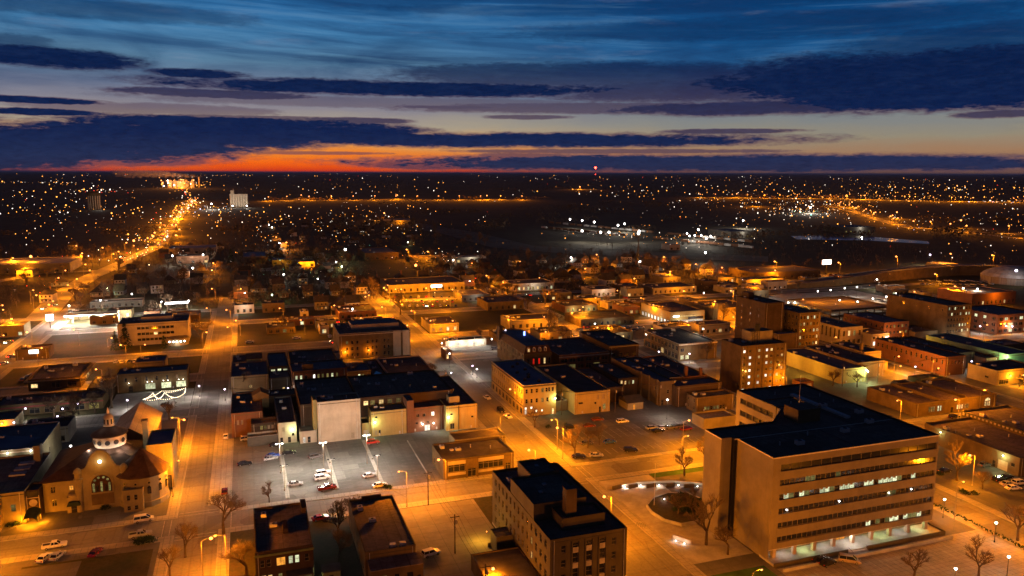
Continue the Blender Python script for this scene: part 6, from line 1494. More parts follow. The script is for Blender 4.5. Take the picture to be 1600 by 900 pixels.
CARS = [  # px, py (ground), heading, kind, paint, label
    (384, 728, 5, 'sedan', 'black', 'black car parked at the left edge of the lit lot'),
    (428, 715, 12, 'sedan', 'blue', 'blue car nose to nose with a silver one by the first median'),
    (424, 719, 12, 'sedan', 'silver', 'silver car parked just in front of the blue car'),
    (453, 710, 4, 'sedan', 'black', 'black car on the right side of the first median'),
    (433, 698, 4, 'sedan', 'black', 'dark car parked in the shade behind the first floodlight mast'),
    (388, 689, 3, 'suv', 'white', 'white van-like car parked against the orange corner building'),
    (495, 716, 14, 'suv', 'grey', 'grey car with red lights by the second median'),
    (463, 759, -4, 'sedan', 'silver', 'lone silver car standing near the bottom of the first median'),
    (507, 742, 8, 'suv', 'white', 'upper of the two white vehicles side by side in the lit lot'),
    (505, 749, 8, 'suv', 'white', 'lower of the two white vehicles side by side in the lit lot'),
    (513, 765, 8, 'pickup', 'dark red', 'dark red pickup at the foot of the middle median'),
    (579, 745, 14, 'sedan', 'silver', 'silver car with a long shadow left of the third median'),
    (584, 693, 2, 'suv', 'red', 'red car beside the top of the third median'),
    (595, 760, 10, 'sedan', 'white', 'white car half hidden behind the bush at the third median'),
    (354, 685, 90, 'sedan', 'white', 'white car on the orange-lit street beside the long lot'),
    (353, 771, 90, 'sedan', 'dark red', 'dark red car parked by the kerb below the bare tree'),
    (227, 816, 5, 'van', 'white', 'white minivan parked at the kerb before the church'),
    (222, 840, 5, 'pickup', 'silver', 'silver pickup by the hedge across from the church'),
    (88, 858, 5, 'pickup', 'white', 'large white pickup on the orange-lit street at lower left'),
    (72, 877, 70, 'sedan', 'white', 'white sedan parked in the lower left lot, left of its twin'),
    (92, 874, 70, 'sedan', 'silver', 'pale sedan beside the lamp mast in the lower left lot'),
    (152, 868, 72, 'sedan', 'dark red', 'small dark red car alone in the lower left lot'),
    (762, 622, -82, 'sedan', 'white', 'white car with a red roof light parked along the avenue'),
    (784, 642, -85, 'suv', 'black', 'black car parked at the avenue kerb near the yellow brick corner'),
    (795, 651, -85, 'sedan', 'white', 'white sedan just in front of the black car on the avenue'),
    (676, 866, 14, 'suv', 'white', 'white hatchback by the corner of the black-roofed hall'),
    (503, 812, 8, 'sedan', 'red', 'dark red car half hidden among trees between the two black roofs'),
    (1296, 877, 12, 'sedan', 'black', 'black sedan parked before the office entrance'),
    (1285, 872, 12, 'sedan', 'black', 'second black sedan, left of the entrance walk'),
    (1330, 873, -38, 'van', 'tan', 'pale minivan parked at an angle before the office entrance'),
    (974, 658, 0, 'suv', 'white', 'white car in the dark lot near the warehouse'),
    (987, 703, -12, 'suv', 'black', 'dark pickup-like car alone in the middle of the dark lot'),
    (933, 711, -14, 'sedan', 'silver', 'silver car at the edge of the dark lot by the orange lamp'),
    (906, 713, -10, 'sedan', 'black', 'black car beside the silver car at the dark lot edge'),
    (935, 655, -8, 'sedan', 'dark red', 'dark red car parked under the tan warehouse wall'),
    (922, 665, 0, 'sedan', 'dark red', 'wine-coloured car in the dark lot row below the warehouse'),
    (893, 668, -5, 'suv', 'black', 'black car near the bush beside the blue-roof block'),
    (918, 692, 0, 'sedan', 'grey', 'grey car under the bare tree in the dark lot'),
    (954, 690, 0, 'sedan', 'blue', 'dark blue car in the centre row of the dark lot'),
    (1372, 674, 80, 'sedan', 'grey', 'grey car outside the brick garage hall'),
    (1492, 648, 5, 'suv', 'black', 'black car parked before the fanlight hall'),
    (1478, 732, 5, 'sedan', 'black', 'dark car just right of the office block'),
    (1563, 745, 5, 'suv', 'black', 'black car in the lot before the pale roller door, left one'),
    (1577, 752, -10, 'sedan', 'silver', 'silver car in front of the black car by the roller door'),
    (1585, 758, -10, 'sedan', 'white', 'white car nearest the orange tree in the right lot'),
    (1595, 750, -5, 'suv', 'white', 'white car at the right edge of the right lot'),
    (1575, 741, 5, 'sedan', 'black', 'second black car beneath the green wall lamp'),
    (1540, 722, 5, 'sedan', 'grey', 'grey car close to the long brick wall'),
]
for (px, py, hd_, kd, pc, lb) in CARS:
    x, y = U(px, py, 0.5); car(x, y, R(hd_), kd, pc, lb, 'cars parked in town')
for k in range(7):
    px, py = 1020 + k * 9 + random.uniform(-2, 2), 672 + random.uniform(-6, 8); x, y = U(px, py)
    far_car(x, y, R(random.uniform(-10, 10)), random.choice(('black', 'grey', 'silver', 'dark red')), 'car in the crowded dark corner of the lot below the white floodlight', 'cars crowded below the white floodlight')
for i, (px, py) in enumerate(((182, 571), (192, 571), (203, 571), (212, 570))):
    x, y = U(px, py); far_car(x, y, R(90), ['white', 'silver', 'black', 'white'][i], ['first white car of the four parked north of the restaurant', 'silver car, second of the four north of the restaurant', 'black car, third of the four north of the restaurant', 'rightmost white car of the four north of the restaurant'][i], 'four cars north of the restaurant')
# supermarket car park and other far rows
for r_ in range(3):
    for k in range(9):
        px, py = 606 + k * 12 + r_ * 5, 466 + r_ * 7
        x, y = U(px, py); far_car(x, y, R(80), random.choice(('white', 'silver', 'black', 'red', 'grey')), 'car in the orange-lit supermarket car park', 'cars in the supermarket car park')
for k in range(26):
    x, y = U(1440 + (k % 13) * 9 + random.uniform(-2, 2), 436 + (k // 13) * 5 + random.uniform(-1, 1)); far_car(x, y, R(random.uniform(60, 100)), random.choice(('white', 'silver', 'silver', 'grey')), 'car in the long pale row beyond the overpass wall', 'cars beyond the overpass wall')
for k in range(22):
    x, y = U(905 + k * 11 + random.uniform(-3, 3), 516 - (k % 2) * 4); far_car(x, y, R(random.uniform(0, 20)), random.choice(('white', 'silver', 'black', 'red', 'grey')), 'car in the orange-lit row behind the arcaded store', 'cars behind the arcaded store')
for k in range(10):
    x, y = U(1264 + k * 9, 434 - k * .8, 4); far_car(x, y, R(80), random.choice(('white', 'silver', 'red')), 'car in the orange-lit strip below the overpass', 'cars below the overpass') if 0 else None
# cars driving on the western highway
for i, (px, py) in enumerate(((30, 523), (34, 526), (14, 541), (18, 563), (70, 488), (84, 483), (122, 420), (200, 400), (230, 391), (192, 408), (262, 374), (275, 352), (282, 342), (5, 575), (190, 406), (222, 404))):
    x, y = U(px, py); far_car(x, y, R(62 if i % 2 else -118), ['white', 'silver', 'grey'][i % 3], 'car with lit headlamps driving on the western highway', 'cars on the western highway', .05, on=True)
for i, (px, py) in enumerate(((742, 436), (815, 452), (827, 462), (793, 447), (527, 506), (665, 480), (520, 538))):
    x, y = U(px, py); far_car(x, y, R(-80 if i % 2 else 100), 'red', ['car with red tail lights heading north past the junction', 'car waiting with bright red lights at the junction', 'second car waiting with red lights at the junction', 'car turning right at the junction with red lights', 'car glowing red in the alley behind the four-storey block', 'car with red lights leaving the supermarket', 'car with violet-red streak crossing behind the back row'][i], 'cars with red tail lights', .05, on=True)
    c_ = tag(obj('brake_light', sphere_mb(.75, 0, E_red, 6), None, (x, y - 2.4, 1.0)), 'red glow', 'tail light'); bpy.data.objects.remove(c_)

# ================================================================ LAMPS
LAMPS = [  # px,py of the head, colour, power, height, kind, label
    (289, 659, 'o', 15000, 11, 'cobra', 'orange street lamp on a pale pole at the church street corner', 0),
    (332, 844, 'o', 8000, 11, 'cobra', 'bright orange street lamp in the middle of the bottom-left crossing', 0),
    (773, 889, 'o', 7000, 5.5, 'cobra', 'dazzling orange lamp over the low annex roof at the bottom', 0),
    (687, 719, 'o', 15000, 11, 'cobra', 'orange street lamp at the left corner of the low yellow-lit office', 180),
    (872, 668, 'o', 17000, 11, 'cobra', 'orange lamp on a tall pole at the dark lot corner', 180),
    (1078, 655, 'o', 17000, 11, 'cobra', 'orange lamp on a tall pole left of the office block', 0),
    (946, 775, 'o', 15000, 11, 'cobra', 'orange lamp over the pavement by the limestone building', 180),
    (828, 703, 'o', 13000, 11, 'cobra', 'small orange lamp beyond the low yellow-lit office', 180),
    (798, 608, 'o', 8000, 11, 'cobra', 'orange lamp against the side of the blue-roof block', 180),
    (1517, 707, 'o', 16000, 10, 'cobra', 'orange lamp on a tall pole above the golden tree at right', 180),
    (1494, 620, 'o', 9000, 11, 'cobra', 'orange lamp before the fanlight hall', 180),
    (1224, 587, 'o', 7000, 7, 'cobra', 'orange lamp beside the floodlit warehouse', 180),
    (1133, 578, 'o', 5000, 6, 'cobra', 'orange lamp at the foot of the apartment tower', 0),
    (1405, 553, 'o', 13000, 8, 'cobra', 'upper orange lamp before the glowing brick row', 0),
    (1408, 568, 'o', 9000, 6, 'cobra', 'lower orange lamp before the glowing brick row', 0),
    (1467, 571, 'o', 12000, 6, 'cobra', 'orange lamp at the right end of the glowing brick row', 0),
    (1600, 581, 'o', 9000, 6, 'cobra', 'orange lamp at the right picture edge', 0),
    (151, 581, 'o', 12000, 8, 'cobra', 'orange lamp on a pale pole between bank and restaurant', 180),
    (354, 487, 'o', 12000, 9, 'cobra', 'orange lamp farther up the corner by the white banded office', 180),
    (356, 514, 'o', 15000, 9, 'cobra', 'orange lamp at the corner by the white banded office', 180),
    (227, 542, 'o', 6000, 5, 'cobra', 'orange lamp in front of the white banded office', 0),
    (175, 532, 'o', 6000, 5, 'cobra', 'orange lamp among the fir trees left of the white banded office', 0),
    (4, 482, 'o', 16000, 10, 'cobra', 'double-height orange lamp at the far left', 0),
    (5, 489, 'o', 6000, 8, 'cobra', 'second orange lamp at the far left', 0),
    (52, 458, 'o', 16000, 10, 'cobra', 'orange lamp on the left verge of the wide highway', 0),
    (6, 529, 'o', 9000, 6, 'cobra', 'orange lamp by the highway at the left edge', 0),
    (83, 475, 'o', 9000, 6, 'cobra', 'orange lamp close to the glowing pylon sign', 0),
    (120, 440, 'o', 12000, 8, 'cobra', 'orange lamp on the bend of the highway', 0),
    (102, 427, 'o', 12000, 8, 'cobra', 'orange lamp among lit trees left of the highway', 0),
    (160, 391, 'o', 24000, 12, 'cobra', 'tall orange lamp at the highway junction', 0),
    (128, 400, 'o', 18000, 12, 'cobra', 'left orange lamp at the highway junction', 0),
    (125, 405, 'o', 9000, 8, 'cobra', 'lower orange lamp at the highway junction', 0),
    (197, 383, 'o', 18000, 12, 'cobra', 'orange lamp beyond the highway junction', 0),
    (20, 408, 'o', 18000, 12, 'cobra', 'orange lamp before the grey hangar', 0),
    (185, 397, 'o', 12000, 9, 'cobra', 'orange lamp beside the junction signals', 0),
    (614, 498, 'o', 9000, 8, 'cobra', 'orange lamp behind the four-storey block', 180),
    (673, 502, 'o', 12000, 9, 'cobra', 'orange lamp before the dark-eaved shop', 180),
    (695, 530, 'o', 9000, 8, 'cobra', 'orange lamp left of the white-lit shed', 180),
    (691, 537, 'w', 5000, 7, 'cobra', 'small pale lamp left of the white-lit shed', 180),
    (769, 530, 'w', 5000, 6, 'post', 'white post lamp right of the white-lit shed', 0),
    (795, 495, 'o', 15000, 8, 'cobra', 'orange lamp before the yellow-lit wall', 180),
    (853, 518, 'o', 9000, 7, 'cobra', 'pale orange lamp in the bare trees behind the mansard building', 180),
    (885, 533, 'w', 5000, 6, 'post', 'white lamp behind the mansard building', 0),
    (894, 488, 'o', 14000, 9, 'cobra', 'orange-green lamp by the arcade entrance', 180),
    (911, 479, 'y', 9000, 8, 'cobra', 'yellow lamp in the arcade-entrance yard', 180),
    (951, 508, 'o', 9000, 6, 'cobra', 'orange lamp over the market row', 180),
    (1021, 475, 'o', 12000, 10, 'cobra', 'orange lamp left of the white-lit showroom', 180),
    (1117, 469, 'o', 12000, 10, 'cobra', 'orange lamp by the tan fin wall', 180),
    (1068, 453, 'o', 12000, 9, 'cobra', 'orange lamp on the wide avenue before the pale column store', 180),
    (1146, 493, 'o', 9000, 6, 'cobra', 'orange lamp in the bright yard below the old hotel', 180),
    (1172, 471, 'o', 9000, 6, 'cobra', 'orange lamp left of the windowless tower', 180),
    (1142, 452, 'o', 12000, 10, 'cobra', 'orange lamp on a thin pole near the junction', 180),
    (1255, 465, 'o', 12000, 8, 'cobra', 'orange lamp over the parking deck approach', 180),
    (1370, 433, 'w', 9000, 9, 'cobra', 'white lamp against the overpass wall', 180),
    (1429, 452, 'o', 15000, 9, 'cobra', 'orange lamp behind the six-storey block, left of two', 180),
    (1492, 443, 'o', 20000, 12, 'cobra', 'orange lamp behind the six-storey block, right of two', 180),
    (1461, 424, 'o', 16000, 9, 'cobra', 'orange lamp beyond the overpass', 180),
    (1400, 397, 'o', 20000, 16, 'cobra', 'tall orange lamp on the overpass, left of three', 180),
    (1485, 392, 'o', 20000, 16, 'cobra', 'tall orange lamp on the overpass, middle of three', 180),
    (1550, 394, 'o', 20000, 16, 'cobra', 'tall orange lamp on the overpass, right of three', 180),
    (1310, 407, 'o', 20000, 12, 'cobra', 'orange lamp at the start of the overpass', 180),
    (1210, 406, 'o', 20000, 10, 'cobra', 'orange lamp in a lit tree near the dark depot', 180),
    (1211, 420, 'o', 15000, 9, 'cobra', 'orange lamp over the long motel', 180),
    (1128, 416, 'o', 20000, 9, 'cobra', 'orange lamp above the small gabled store', 180),
    (1087, 411, 'o', 15000, 9, 'cobra', 'orange lamp alone before the dark rail land', 180),
    (1037, 400, 'o', 15000, 9, 'cobra', 'orange lamp in the lit tree at the residential edge', 180),
    (932, 397, 'o', 15000, 12, 'cobra', 'tall orange lamp over the residential roofs', 180),
    (914, 419, 'o', 11000, 8, 'cobra', 'orange lamp among the residential trees', 180),
    (1047, 423, 'o', 9000, 8, 'cobra', 'orange lamp behind the beige gabled store', 180),
    (991, 434, 'o', 9000, 7, 'cobra', 'orange lamp lighting a small house gable', 180),
    (760, 431, 'o', 15000, 9, 'cobra', 'orange lamp on the slanting street above the junction', 180),
    (786, 441, 'o', 9000, 9, 'cobra', 'orange lamp amid poles at the junction', 180),
    (707, 453, 'o', 12000, 8, 'cobra', 'orange lamp at the right end of the supermarket lot', 180),
    (600, 451, 'o', 12000, 9, 'cobra', 'first orange lamp of the supermarket lot', 180),
    (604, 454, 'o', 9000, 9, 'cobra', 'second orange lamp of the supermarket lot', 180),
    (618, 453, 'o', 12000, 9, 'cobra', 'third orange lamp of the supermarket lot', 180),
    (627, 453, 'o', 12000, 9, 'cobra', 'fourth orange lamp of the supermarket lot', 180),
    (666, 451, 'o', 14000, 9, 'cobra', 'fifth orange lamp of the supermarket lot', 180),
    (675, 451, 'o', 14000, 9, 'cobra', 'sixth orange lamp of the supermarket lot', 180),
    (597, 481, 'o', 14000, 6, 'cobra', 'orange lamp by the supermarket entrance road', 180),
    (571, 465, 'o', 9000, 9, 'cobra', 'orange lamp left of the supermarket lot', 180),
    (635, 391, 'o', 18000, 12, 'cobra', 'orange lamp beside a red-lit road north of the supermarket', 180),
    (668, 394, 'o', 18000, 12, 'cobra', 'orange lamp right of the red-lit road north of the supermarket', 180),
    (333, 414, 'o', 9000, 8, 'cobra', 'highest orange lamp of the tree-lined avenue', 180),
    (331, 425, 'o', 9000, 8, 'cobra', 'second orange lamp of the tree-lined avenue', 180),
    (331, 454, 'o', 9000, 8, 'cobra', 'third orange lamp of the tree-lined avenue', 180),
    (447, 381, 'o', 22000, 9, 'cobra', 'orange lamp in a lit clearing among houses', 180),
    (436, 382, 'w', 9000, 9, 'cobra', 'white lamp beside the lit clearing', 180),
    (312, 606, 'p', 5500, 5, 'post', 'violet-white post lamp at the right of the string lights', 0),
    (352, 611, 'p', 5000, 5, 'post', 'white post lamp across the street from the string lights', 0),
    (200, 629, 'p', 3500, 4.5, 'post', 'violet post lamp left of the string lights', 0),
    (112, 701, 'w', 6000, 7, 'post', 'glaring white lamp in the yard behind the church', 0),
    (41, 643, 'p', 2200, 4.5, 'post', 'pink-white lamp at the left end of the strip', 0),
    (99, 643, 'p', 2500, 4.5, 'post', 'pink-white lamp before the strip shops', 0),
    (123, 635, 'p', 2500, 4.5, 'post', 'pink-white lamp at the right end of the strip', 0),
    (91, 655, 'p', 2500, 4.5, 'post', 'pink-white lamp among bare trees before the strip', 0),
    (23, 665, 'p', 2500, 4.5, 'post', 'pink-white lamp nearest the left edge', 0),
    (451, 609, 'p', 2200, 4.5, 'post', 'pink-white lamp in the alley left of the three-storey brick', 0),
    (604, 595, 'p', 2500, 4.5, 'post', 'violet lamp at the corner of the pale-walled store', 0),
    (706, 583, 'p', 3500, 4.5, 'post', 'violet lamp on the avenue beside the pale-walled store', 0),
    (703, 553, 'w', 6000, 7, 'post', 'white box lamp at the upper avenue corner', 0),
    (739, 572, 'p', 3500, 4.5, 'post', 'violet-white lamp at the corner shop', 0),
    (746, 577, 'w', 3500, 4.5, 'post', 'white lamp at the corner shop door', 0),
    (1044, 623, 'w', 7000, 8, 'post', 'glaring white floodlight at the back of the dark lot', 0),
    (1030, 548, 'p', 5500, 5, 'post', 'violet-white lamp at the foot of the arcaded store', 0),
    (1078, 551, 'p', 5500, 5, 'post', 'violet-white lamp at the right corner of the arcaded store', 0),
    (1099, 512, 'w', 6000, 12, 'post', 'white lamp on a tall post behind the arcaded store', 0),
    (1336, 523, 'p', 3500, 4.5, 'post', 'violet lamp before the white shopfront', 0),
    (1393, 524, 'p', 3500, 4.5, 'post', 'violet lamp before the department store', 0),
    (1472, 518, 'p', 4000, 5, 'post', 'pink-violet lamp at the crossing below the six-storey block', 0),
    (1486, 515, 'w', 4000, 4, 'post', 'white lamp at the base of the six-storey block', 0),
    (1532, 505, 'p', 5000, 5, 'post', 'violet lamp left before the orange corner hotel', 0),
    (1582, 505, 'p', 5000, 5, 'post', 'violet lamp right before the orange corner hotel', 0),
    (1357, 577, 'g', 6500, 6, 'post', 'greenish lamp beside the floodlit warehouse front', 0),
    (1431, 569, 'p', 4500, 5, 'post', 'violet lamp in the yard of the glowing brick row', 0),
    (1519, 560, 'p', 4500, 6, 'post', 'violet lamp between the brick row and the yellow corner', 0),
    (1573, 558, 'g', 9000, 6, 'post', 'glaring greenish lamp before the green-lit wall', 0),
    (1478, 776, 'w', 1100, 5.5, 'post', 'white post lamp beside the hedge, nearest the office block', 0),
    (1559, 812, 'w', 1100, 5.5, 'post', 'white post lamp beside the hedge, at the street middle', 0),
    (1579, 865, 'w', 1100, 5.5, 'post', 'white post lamp at the lower right car park corner', 0),
    (1496, 884, 'w', 1100, 5.5, 'post', 'white post lamp at the bottom of the office car park', 0),
    (1242, 470, 'w', 6000, 8, 'post', 'left of the twin white lamps behind the old hotel', 0),
    (1232, 470, 'w', 6000, 8, 'post', 'right of the twin white lamps behind the old hotel', 0),
    (1176, 457, 'w', 6000, 8, 'post', 'white lamp before the low pale wing', 0),
    (157, 473, 'w', 26000, 8, 'post', 'bright white lamp behind the filling station', 0),
    (108, 482, 'w', 14000, 8, 'post', 'yellow-white lamp at the filling station entrance', 0),
    (252, 475, 'w', 22000, 8, 'post', 'glaring white lamp by the small canopy', 0),
    (167, 454, 'g', 6500, 6, 'post', 'green-blue lamp between two small houses', 0),
    (206, 463, 'w', 5000, 6, 'post', 'white lamp before the gabled house', 0),
    (295, 473, 'w', 9000, 7, 'post', 'white lamp on the pale wall right of the small canopy', 0),
    (301, 422, 'w', 9000, 8, 'post', 'white lamp in the dark trees below the brown motel', 0),
    (269, 403, 'w', 14000, 10, 'post', 'white floodlight at the left corner of the brown motel', 0),
    (317, 401, 'w', 14000, 10, 'post', 'white floodlight at the right corner of the brown motel', 0),
    (443, 431, 'w', 6000, 7, 'post', 'white lamp in the dark houses, left', 0),
    (523, 447, 'w', 9000, 7, 'post', 'white lamp in the dark houses, near the slanting street', 0),
    (425, 463, 'g', 5000, 6, 'post', 'greenish lamp among the dark houses', 0),
    (525, 411, 'w', 9000, 8, 'post', 'white lamp by the green-lit yard', 0),
    (534, 418, 'g', 9000, 8, 'post', 'greenish lamp by the green-lit yard', 0),
    (551, 484, 'w', 4500, 6, 'post', 'small white lamp at the orange-lit cottage', 0),
    (708, 407, 'w', 9000, 8, 'post', 'white lamp at the truck canopy', 0),
    (892, 402, 'w', 14000, 10, 'post', 'glaring white lamp over the snowy yard roofs', 0),
    (1000, 407, 'w', 9000, 8, 'post', 'white lamp by the tall dark floodlight tower', 0),
    (1505, 446, 'w', 10000, 9, 'post', 'bluish-white lamp left of two in the far car park', 0),
    (1527, 447, 'w', 14000, 10, 'post', 'bluish-white lamp right of two in the far car park', 0),
    (1453, 394, 'p', 20000, 12, 'post', 'very bright violet lamp in the dark land beyond the overpass', 0),
    (1100, 456, 'w', 5000, 7, 'post', 'white lamp on the wide junction before the pale wing', 0),
    (930, 505, 'w', 4000, 5, 'post', 'white lamp before the broad-roofed diner', 0),
]
for (px, py, c, pw, h, kd, lb, rz_) in LAMPS:
    if kd == 'cobra' and h == 11: pw *= 1.25
    D_ = 95 / math.tan(PITCH + math.atan((py - 450) / FPX)) if py > 300 else 3000
    rr = max(.43 if c == 'o' else .33, min(2.2, D_ * .00088))
    lamp(px, py, c, pw * (1 if D_ < 450 else min(5, (D_ / 450) ** 1.3)), h, kd, lb, R(rz_), round(rr, 1 if D_ > 500 else 2))
# street rows, also past the picture; lamps added to even the street light
for i, (x, y) in enumerate([(-24, 150), (-8, 182), (-24, 236), (82, 100), (99, 128), (82, 172), (81, 246), (98.5, 236), (182, 150), (198, 205), (124, 108), (158, 104), (186, 126), (-60, 205), (-110, 220), (-160, 222), (130, 207), (165, 207), (199, 240), (40, 207), (199, 290), (230, 216), (270, 216), (-25, 280)]):
    lamp(0, 0, 'o', 20000, 11, 'cobra', 'orange street lamp lining the town streets', R(180 if i % 2 else 0), .3, 'street lamps lining the town streets', pos=(x, y))
for i, (x, y) in enumerate([(-25, 440), (-6, 470), (82, 425), (98, 470), (110, 430), (170, 425), (182, 385), (200, 440), (240, 385), (300, 385), (292, 322), (340, 322), (400, 322), (-60, 420), (-100, 425), (-24, 520), (-8, 600), (82, 540), (99, 585), (20, 505), (50, 505), (30, 460), (60, 455), (-90, 470), (-130, 430), (-75, 505), (70, 318), (130, 505), (200, 506), (260, 506), (320, 505), (380, 505), (240, 322), (260, 470), (330, 400), (230, 480)]):
    lamp(0, 0, 'o', 12000, 9, 'cobra', 'orange street lamp in the farther town streets', R(180 if i % 2 else 0), .45, 'street lamps in the farther town streets', pos=(x, y))
# highway rows
def row(P, n, c, pw, h, r, label, group, off=9, kind='cobra', jx=0):
    L_ = [0]
    for a, b in zip(P, P[1:]): L_.append(L_[-1] + (b - a).length)
    for i in range(n):
        s_ = L_[-1] * (i + .5) / n
        for j in range(len(P) - 1):
            if L_[j] <= s_ <= L_[j + 1]:
                f = (s_ - L_[j]) / (L_[j + 1] - L_[j]); p_ = P[j].lerp(P[j + 1], f); d = (P[j + 1] - P[j]).normalized(); sd = 1 if i % 2 else -1
                lamp(0, 0, c, pw, h, kind, label, math.atan2(d.y, d.x) - sd * math.pi / 2, r, group, pos=(p_.x - d.y * off * -sd * -1 + random.uniform(-jx, jx), p_.y + d.x * off * -sd * -1)); break
row(HWY[1:7], 14, 'o', 24000, 10, .6, 'orange lamp along the near reach of the western highway', 'lamps of the near highway')
row(HWY[6:10], 30, 'o', 60000, 10, 1.3, 'orange lamp along the far reach of the western highway', 'lamps of the far highway', 14, jx=9)
row(INT1, 13, 'o', 160000, 14, 1.7, 'orange lamp along the distant interstate', 'lamps of the distant interstate', 12)
row(INT2, 22, 'o', 160000, 14, 1.6, 'orange lamp along the distant interstate', 'lamps of the distant interstate', 12)
row(INT3, 16, 'o', 30000, 12, 1.3, 'orange lamp along the interchange ramps', 'lamps of the interchange')
row(INT4, 12, 'o', 30000, 12, 1.3, 'orange lamp along the interchange ramps', 'lamps of the interchange')
for (px, py) in ((890, 341), (909, 343), (928, 345), (965, 350), (998, 359), (909, 359), (938, 361), (951, 361)):
    lamp(px, py + 1, 'w', 60000, 16, 'post', 'white floodlight of the rail yard', 0, 1.5, 'rail yard floodlights')
for (px, py) in ((1073, 363), (1095, 366), (1110, 367), (1103, 371), (1077, 367), (1085, 366), (1102, 393)):
    lamp(px, py, 'w', 35000, 12, 'post', 'white lamp of the lit truck yard', 0, 1.1, 'truck yard lamps')
# ================================================================ TREES IN TOWN
TR = [  # px, py of the foot, which, scale, label
    (352, 838, 3, 1.25, 'large bare tree with spreading crown at the bottom-left crossing'), (388, 905, 0, 1.0, 'tall bare tree at the bottom edge beside the dark brick house'),
    (292, 875, 1, .9, 'thin bare tree glowing orange on the bottom-left corner'), (268, 905, 1, .8, 'smaller bare tree at the bottom-left lawn'),
    (423, 788, 2, .6, 'bare upright tree at the lower left of the lit lot'), (530, 845, 1, 1.15, 'wide bare tree between the two black roofs'),
    (556, 820, 0, .9, 'bare tree leaning over the black-roofed hall'), (533, 884, 3, .9, 'bare tree right of the dark brick house'),
    (837, 668, 3, .8, 'dense bare tree before the yellow-lit brick front'), (900, 715, 2, 1.0, 'golden bare tree beside the tall lamp at the dark lot'),
    (920, 700, 1, .8, 'bare tree inside the dark lot'), (938, 695, 0, .7, 'second bare tree inside the dark lot'),
    (1071, 742, 2, .85, 'bare tree between avenue and plaza'), (1103, 722, 3, .8, 'bare tree touching the office tower corner'),
    (1106, 850, 3, 1.2, 'bare tree lit from below at the foot of the office tower'), (1140, 865, 1, .9, 'bare tree in the courtyard corner by the office side wall'),
    (1085, 812, 0, .9, 'bare tree rising out of the planter shrubs'),
    (1497, 747, 2, 1.15, 'golden bare tree lit by the tall lamp at right'), (1537, 760, 2, .7, 'smaller golden bare tree right of the tall lamp'),
    (1592, 840, 1, 1.1, 'bare tree at the right edge street'), (1532, 898, 3, .9, 'bare tree inside the lower right lot island'), (1430, 905, 1, .9, 'bare tree at the bottom edge of the office car park'),
    (1302, 600, 2, .85, 'bare tree at the corner of the floodlit warehouse'), (1340, 602, 1, .75, 'bare tree before the warehouse end wall'),
    (150, 650, 1, .9, 'bare tree beside the strip shops, right one'), (117, 668, 0, 1.1, 'bare tree before the strip shops, middle one'), (86, 660, 3, 1.0, 'bare tree before the strip shops, left one'),
    (105, 680, 2, .8, 'bare tree in front of the strip shops by the yard'), (176, 642, 0, 1.3, 'tall bare tree behind the church tower'),
    (266, 660, 2, .9, 'bare tree right of the gabled hall'), (385, 612, 1, .9, 'bare tree in the alley by the grey-roofed store'), (553, 598, 3, .9, 'bare tree beside the three-storey brick'),
    (675, 592, 1, .8, 'bare tree at the avenue corner of the pale-walled store'), (315, 540, 3, 1.5, 'large bare tree right of the white banded office'),
    (193, 553, 2, 1.0, 'lit bare tree before the white banded office'), (626, 493, 0, 1.3, 'big dark bare tree beside the supermarket drive'), (752, 531, 1, .7, 'bare tree behind the white-lit shed'),
    (620, 530, 2, .9, 'bare tree right of the dark-eaved shop'), (858, 530, 0, 1.5, 'wide bare tree before the yellow-lit wall'), (880, 534, 1, 1.2, 'bare tree right of the wide one before the yellow wall'),
    (852, 475, 3, 1.2, 'bare tree at the junction, left'), (869, 478, 1, 1.2, 'bare tree at the junction, right'), (824, 483, 2, 1.0, 'bare tree by the dark strip mall'),
    (1105, 560, 1, 1.1, 'bare tree in the yard between arcaded store and apartment tower'), (1065, 520, 2, 1.0, 'orange-lit bare tree row, left'), (1130, 505, 0, 1.1, 'orange-lit bare tree row, middle'),
    (1150, 503, 3, 1.0, 'orange-lit bare tree row, right'), (950, 478, 1, 1.0, 'bare tree on the green-lit lawn'), (1246, 452, 2, 1.1, 'white-lit round bare tree by the overpass'), (441, 520, 3, 1.0, 'orange-lit bare tree by the orange lot'),
    (1062, 806, 1, .8, 'bare tree left in the planter'), (150, 640, 2, .8, 'thin bare tree by the patio')]
for (px, py, k, s_, lb) in TR:
    x, y = U(px, py); tree(x, y, lb, 4 + (px + k) % 3 if py > 690 else k, s_ * (1.22 if py > 690 else 1.3), z=.1)
for (px, py, s_, lb) in ((197, 551, 1.5, 'tall fir tree before the white banded office'), (182, 553, 1.1, 'shorter fir left of the tall one'), (257, 549, .7, 'small fir by the office entrance'), (361, 417, 1.6, 'lone dark fir among the distant houses')):
    x, y = U(px, py); tree(x, y, lb, 0, s_, fir=True)
for (px, py) in ((858, 668), (885, 665), (225, 852), (240, 850), (233, 851), (218, 853), (165, 800), (171, 798), (18, 828), (28, 826), (610, 765), (604, 763), (1470, 738), (1505, 765), (1512, 768), (1525, 768)):
    x, y = U(px, py); bush(x, y, 1.3 if py < 840 else 1.7, 'dark rounded bush ' + {858: 'left of the bare tree before the yellow-lit brick front', 885: 'right of the bare tree before the yellow-lit brick front', 165: 'by the left side of the church bay', 171: 'between church door and bay', 18: 'at the left edge before the orange-lit wing', 28: 'just right of the one at the left edge', 610: 'by the corner of the third median', 604: 'left of the one at the third median corner', 1470: 'by the right corner of the office block', 1505: 'left of the tall lamp above the golden tree', 1512: 'at the foot of the tall lamp above the golden tree', 1525: 'right of the tall lamp above the golden tree'}.get(px, 'in the clipped row beside the silver pickup'))
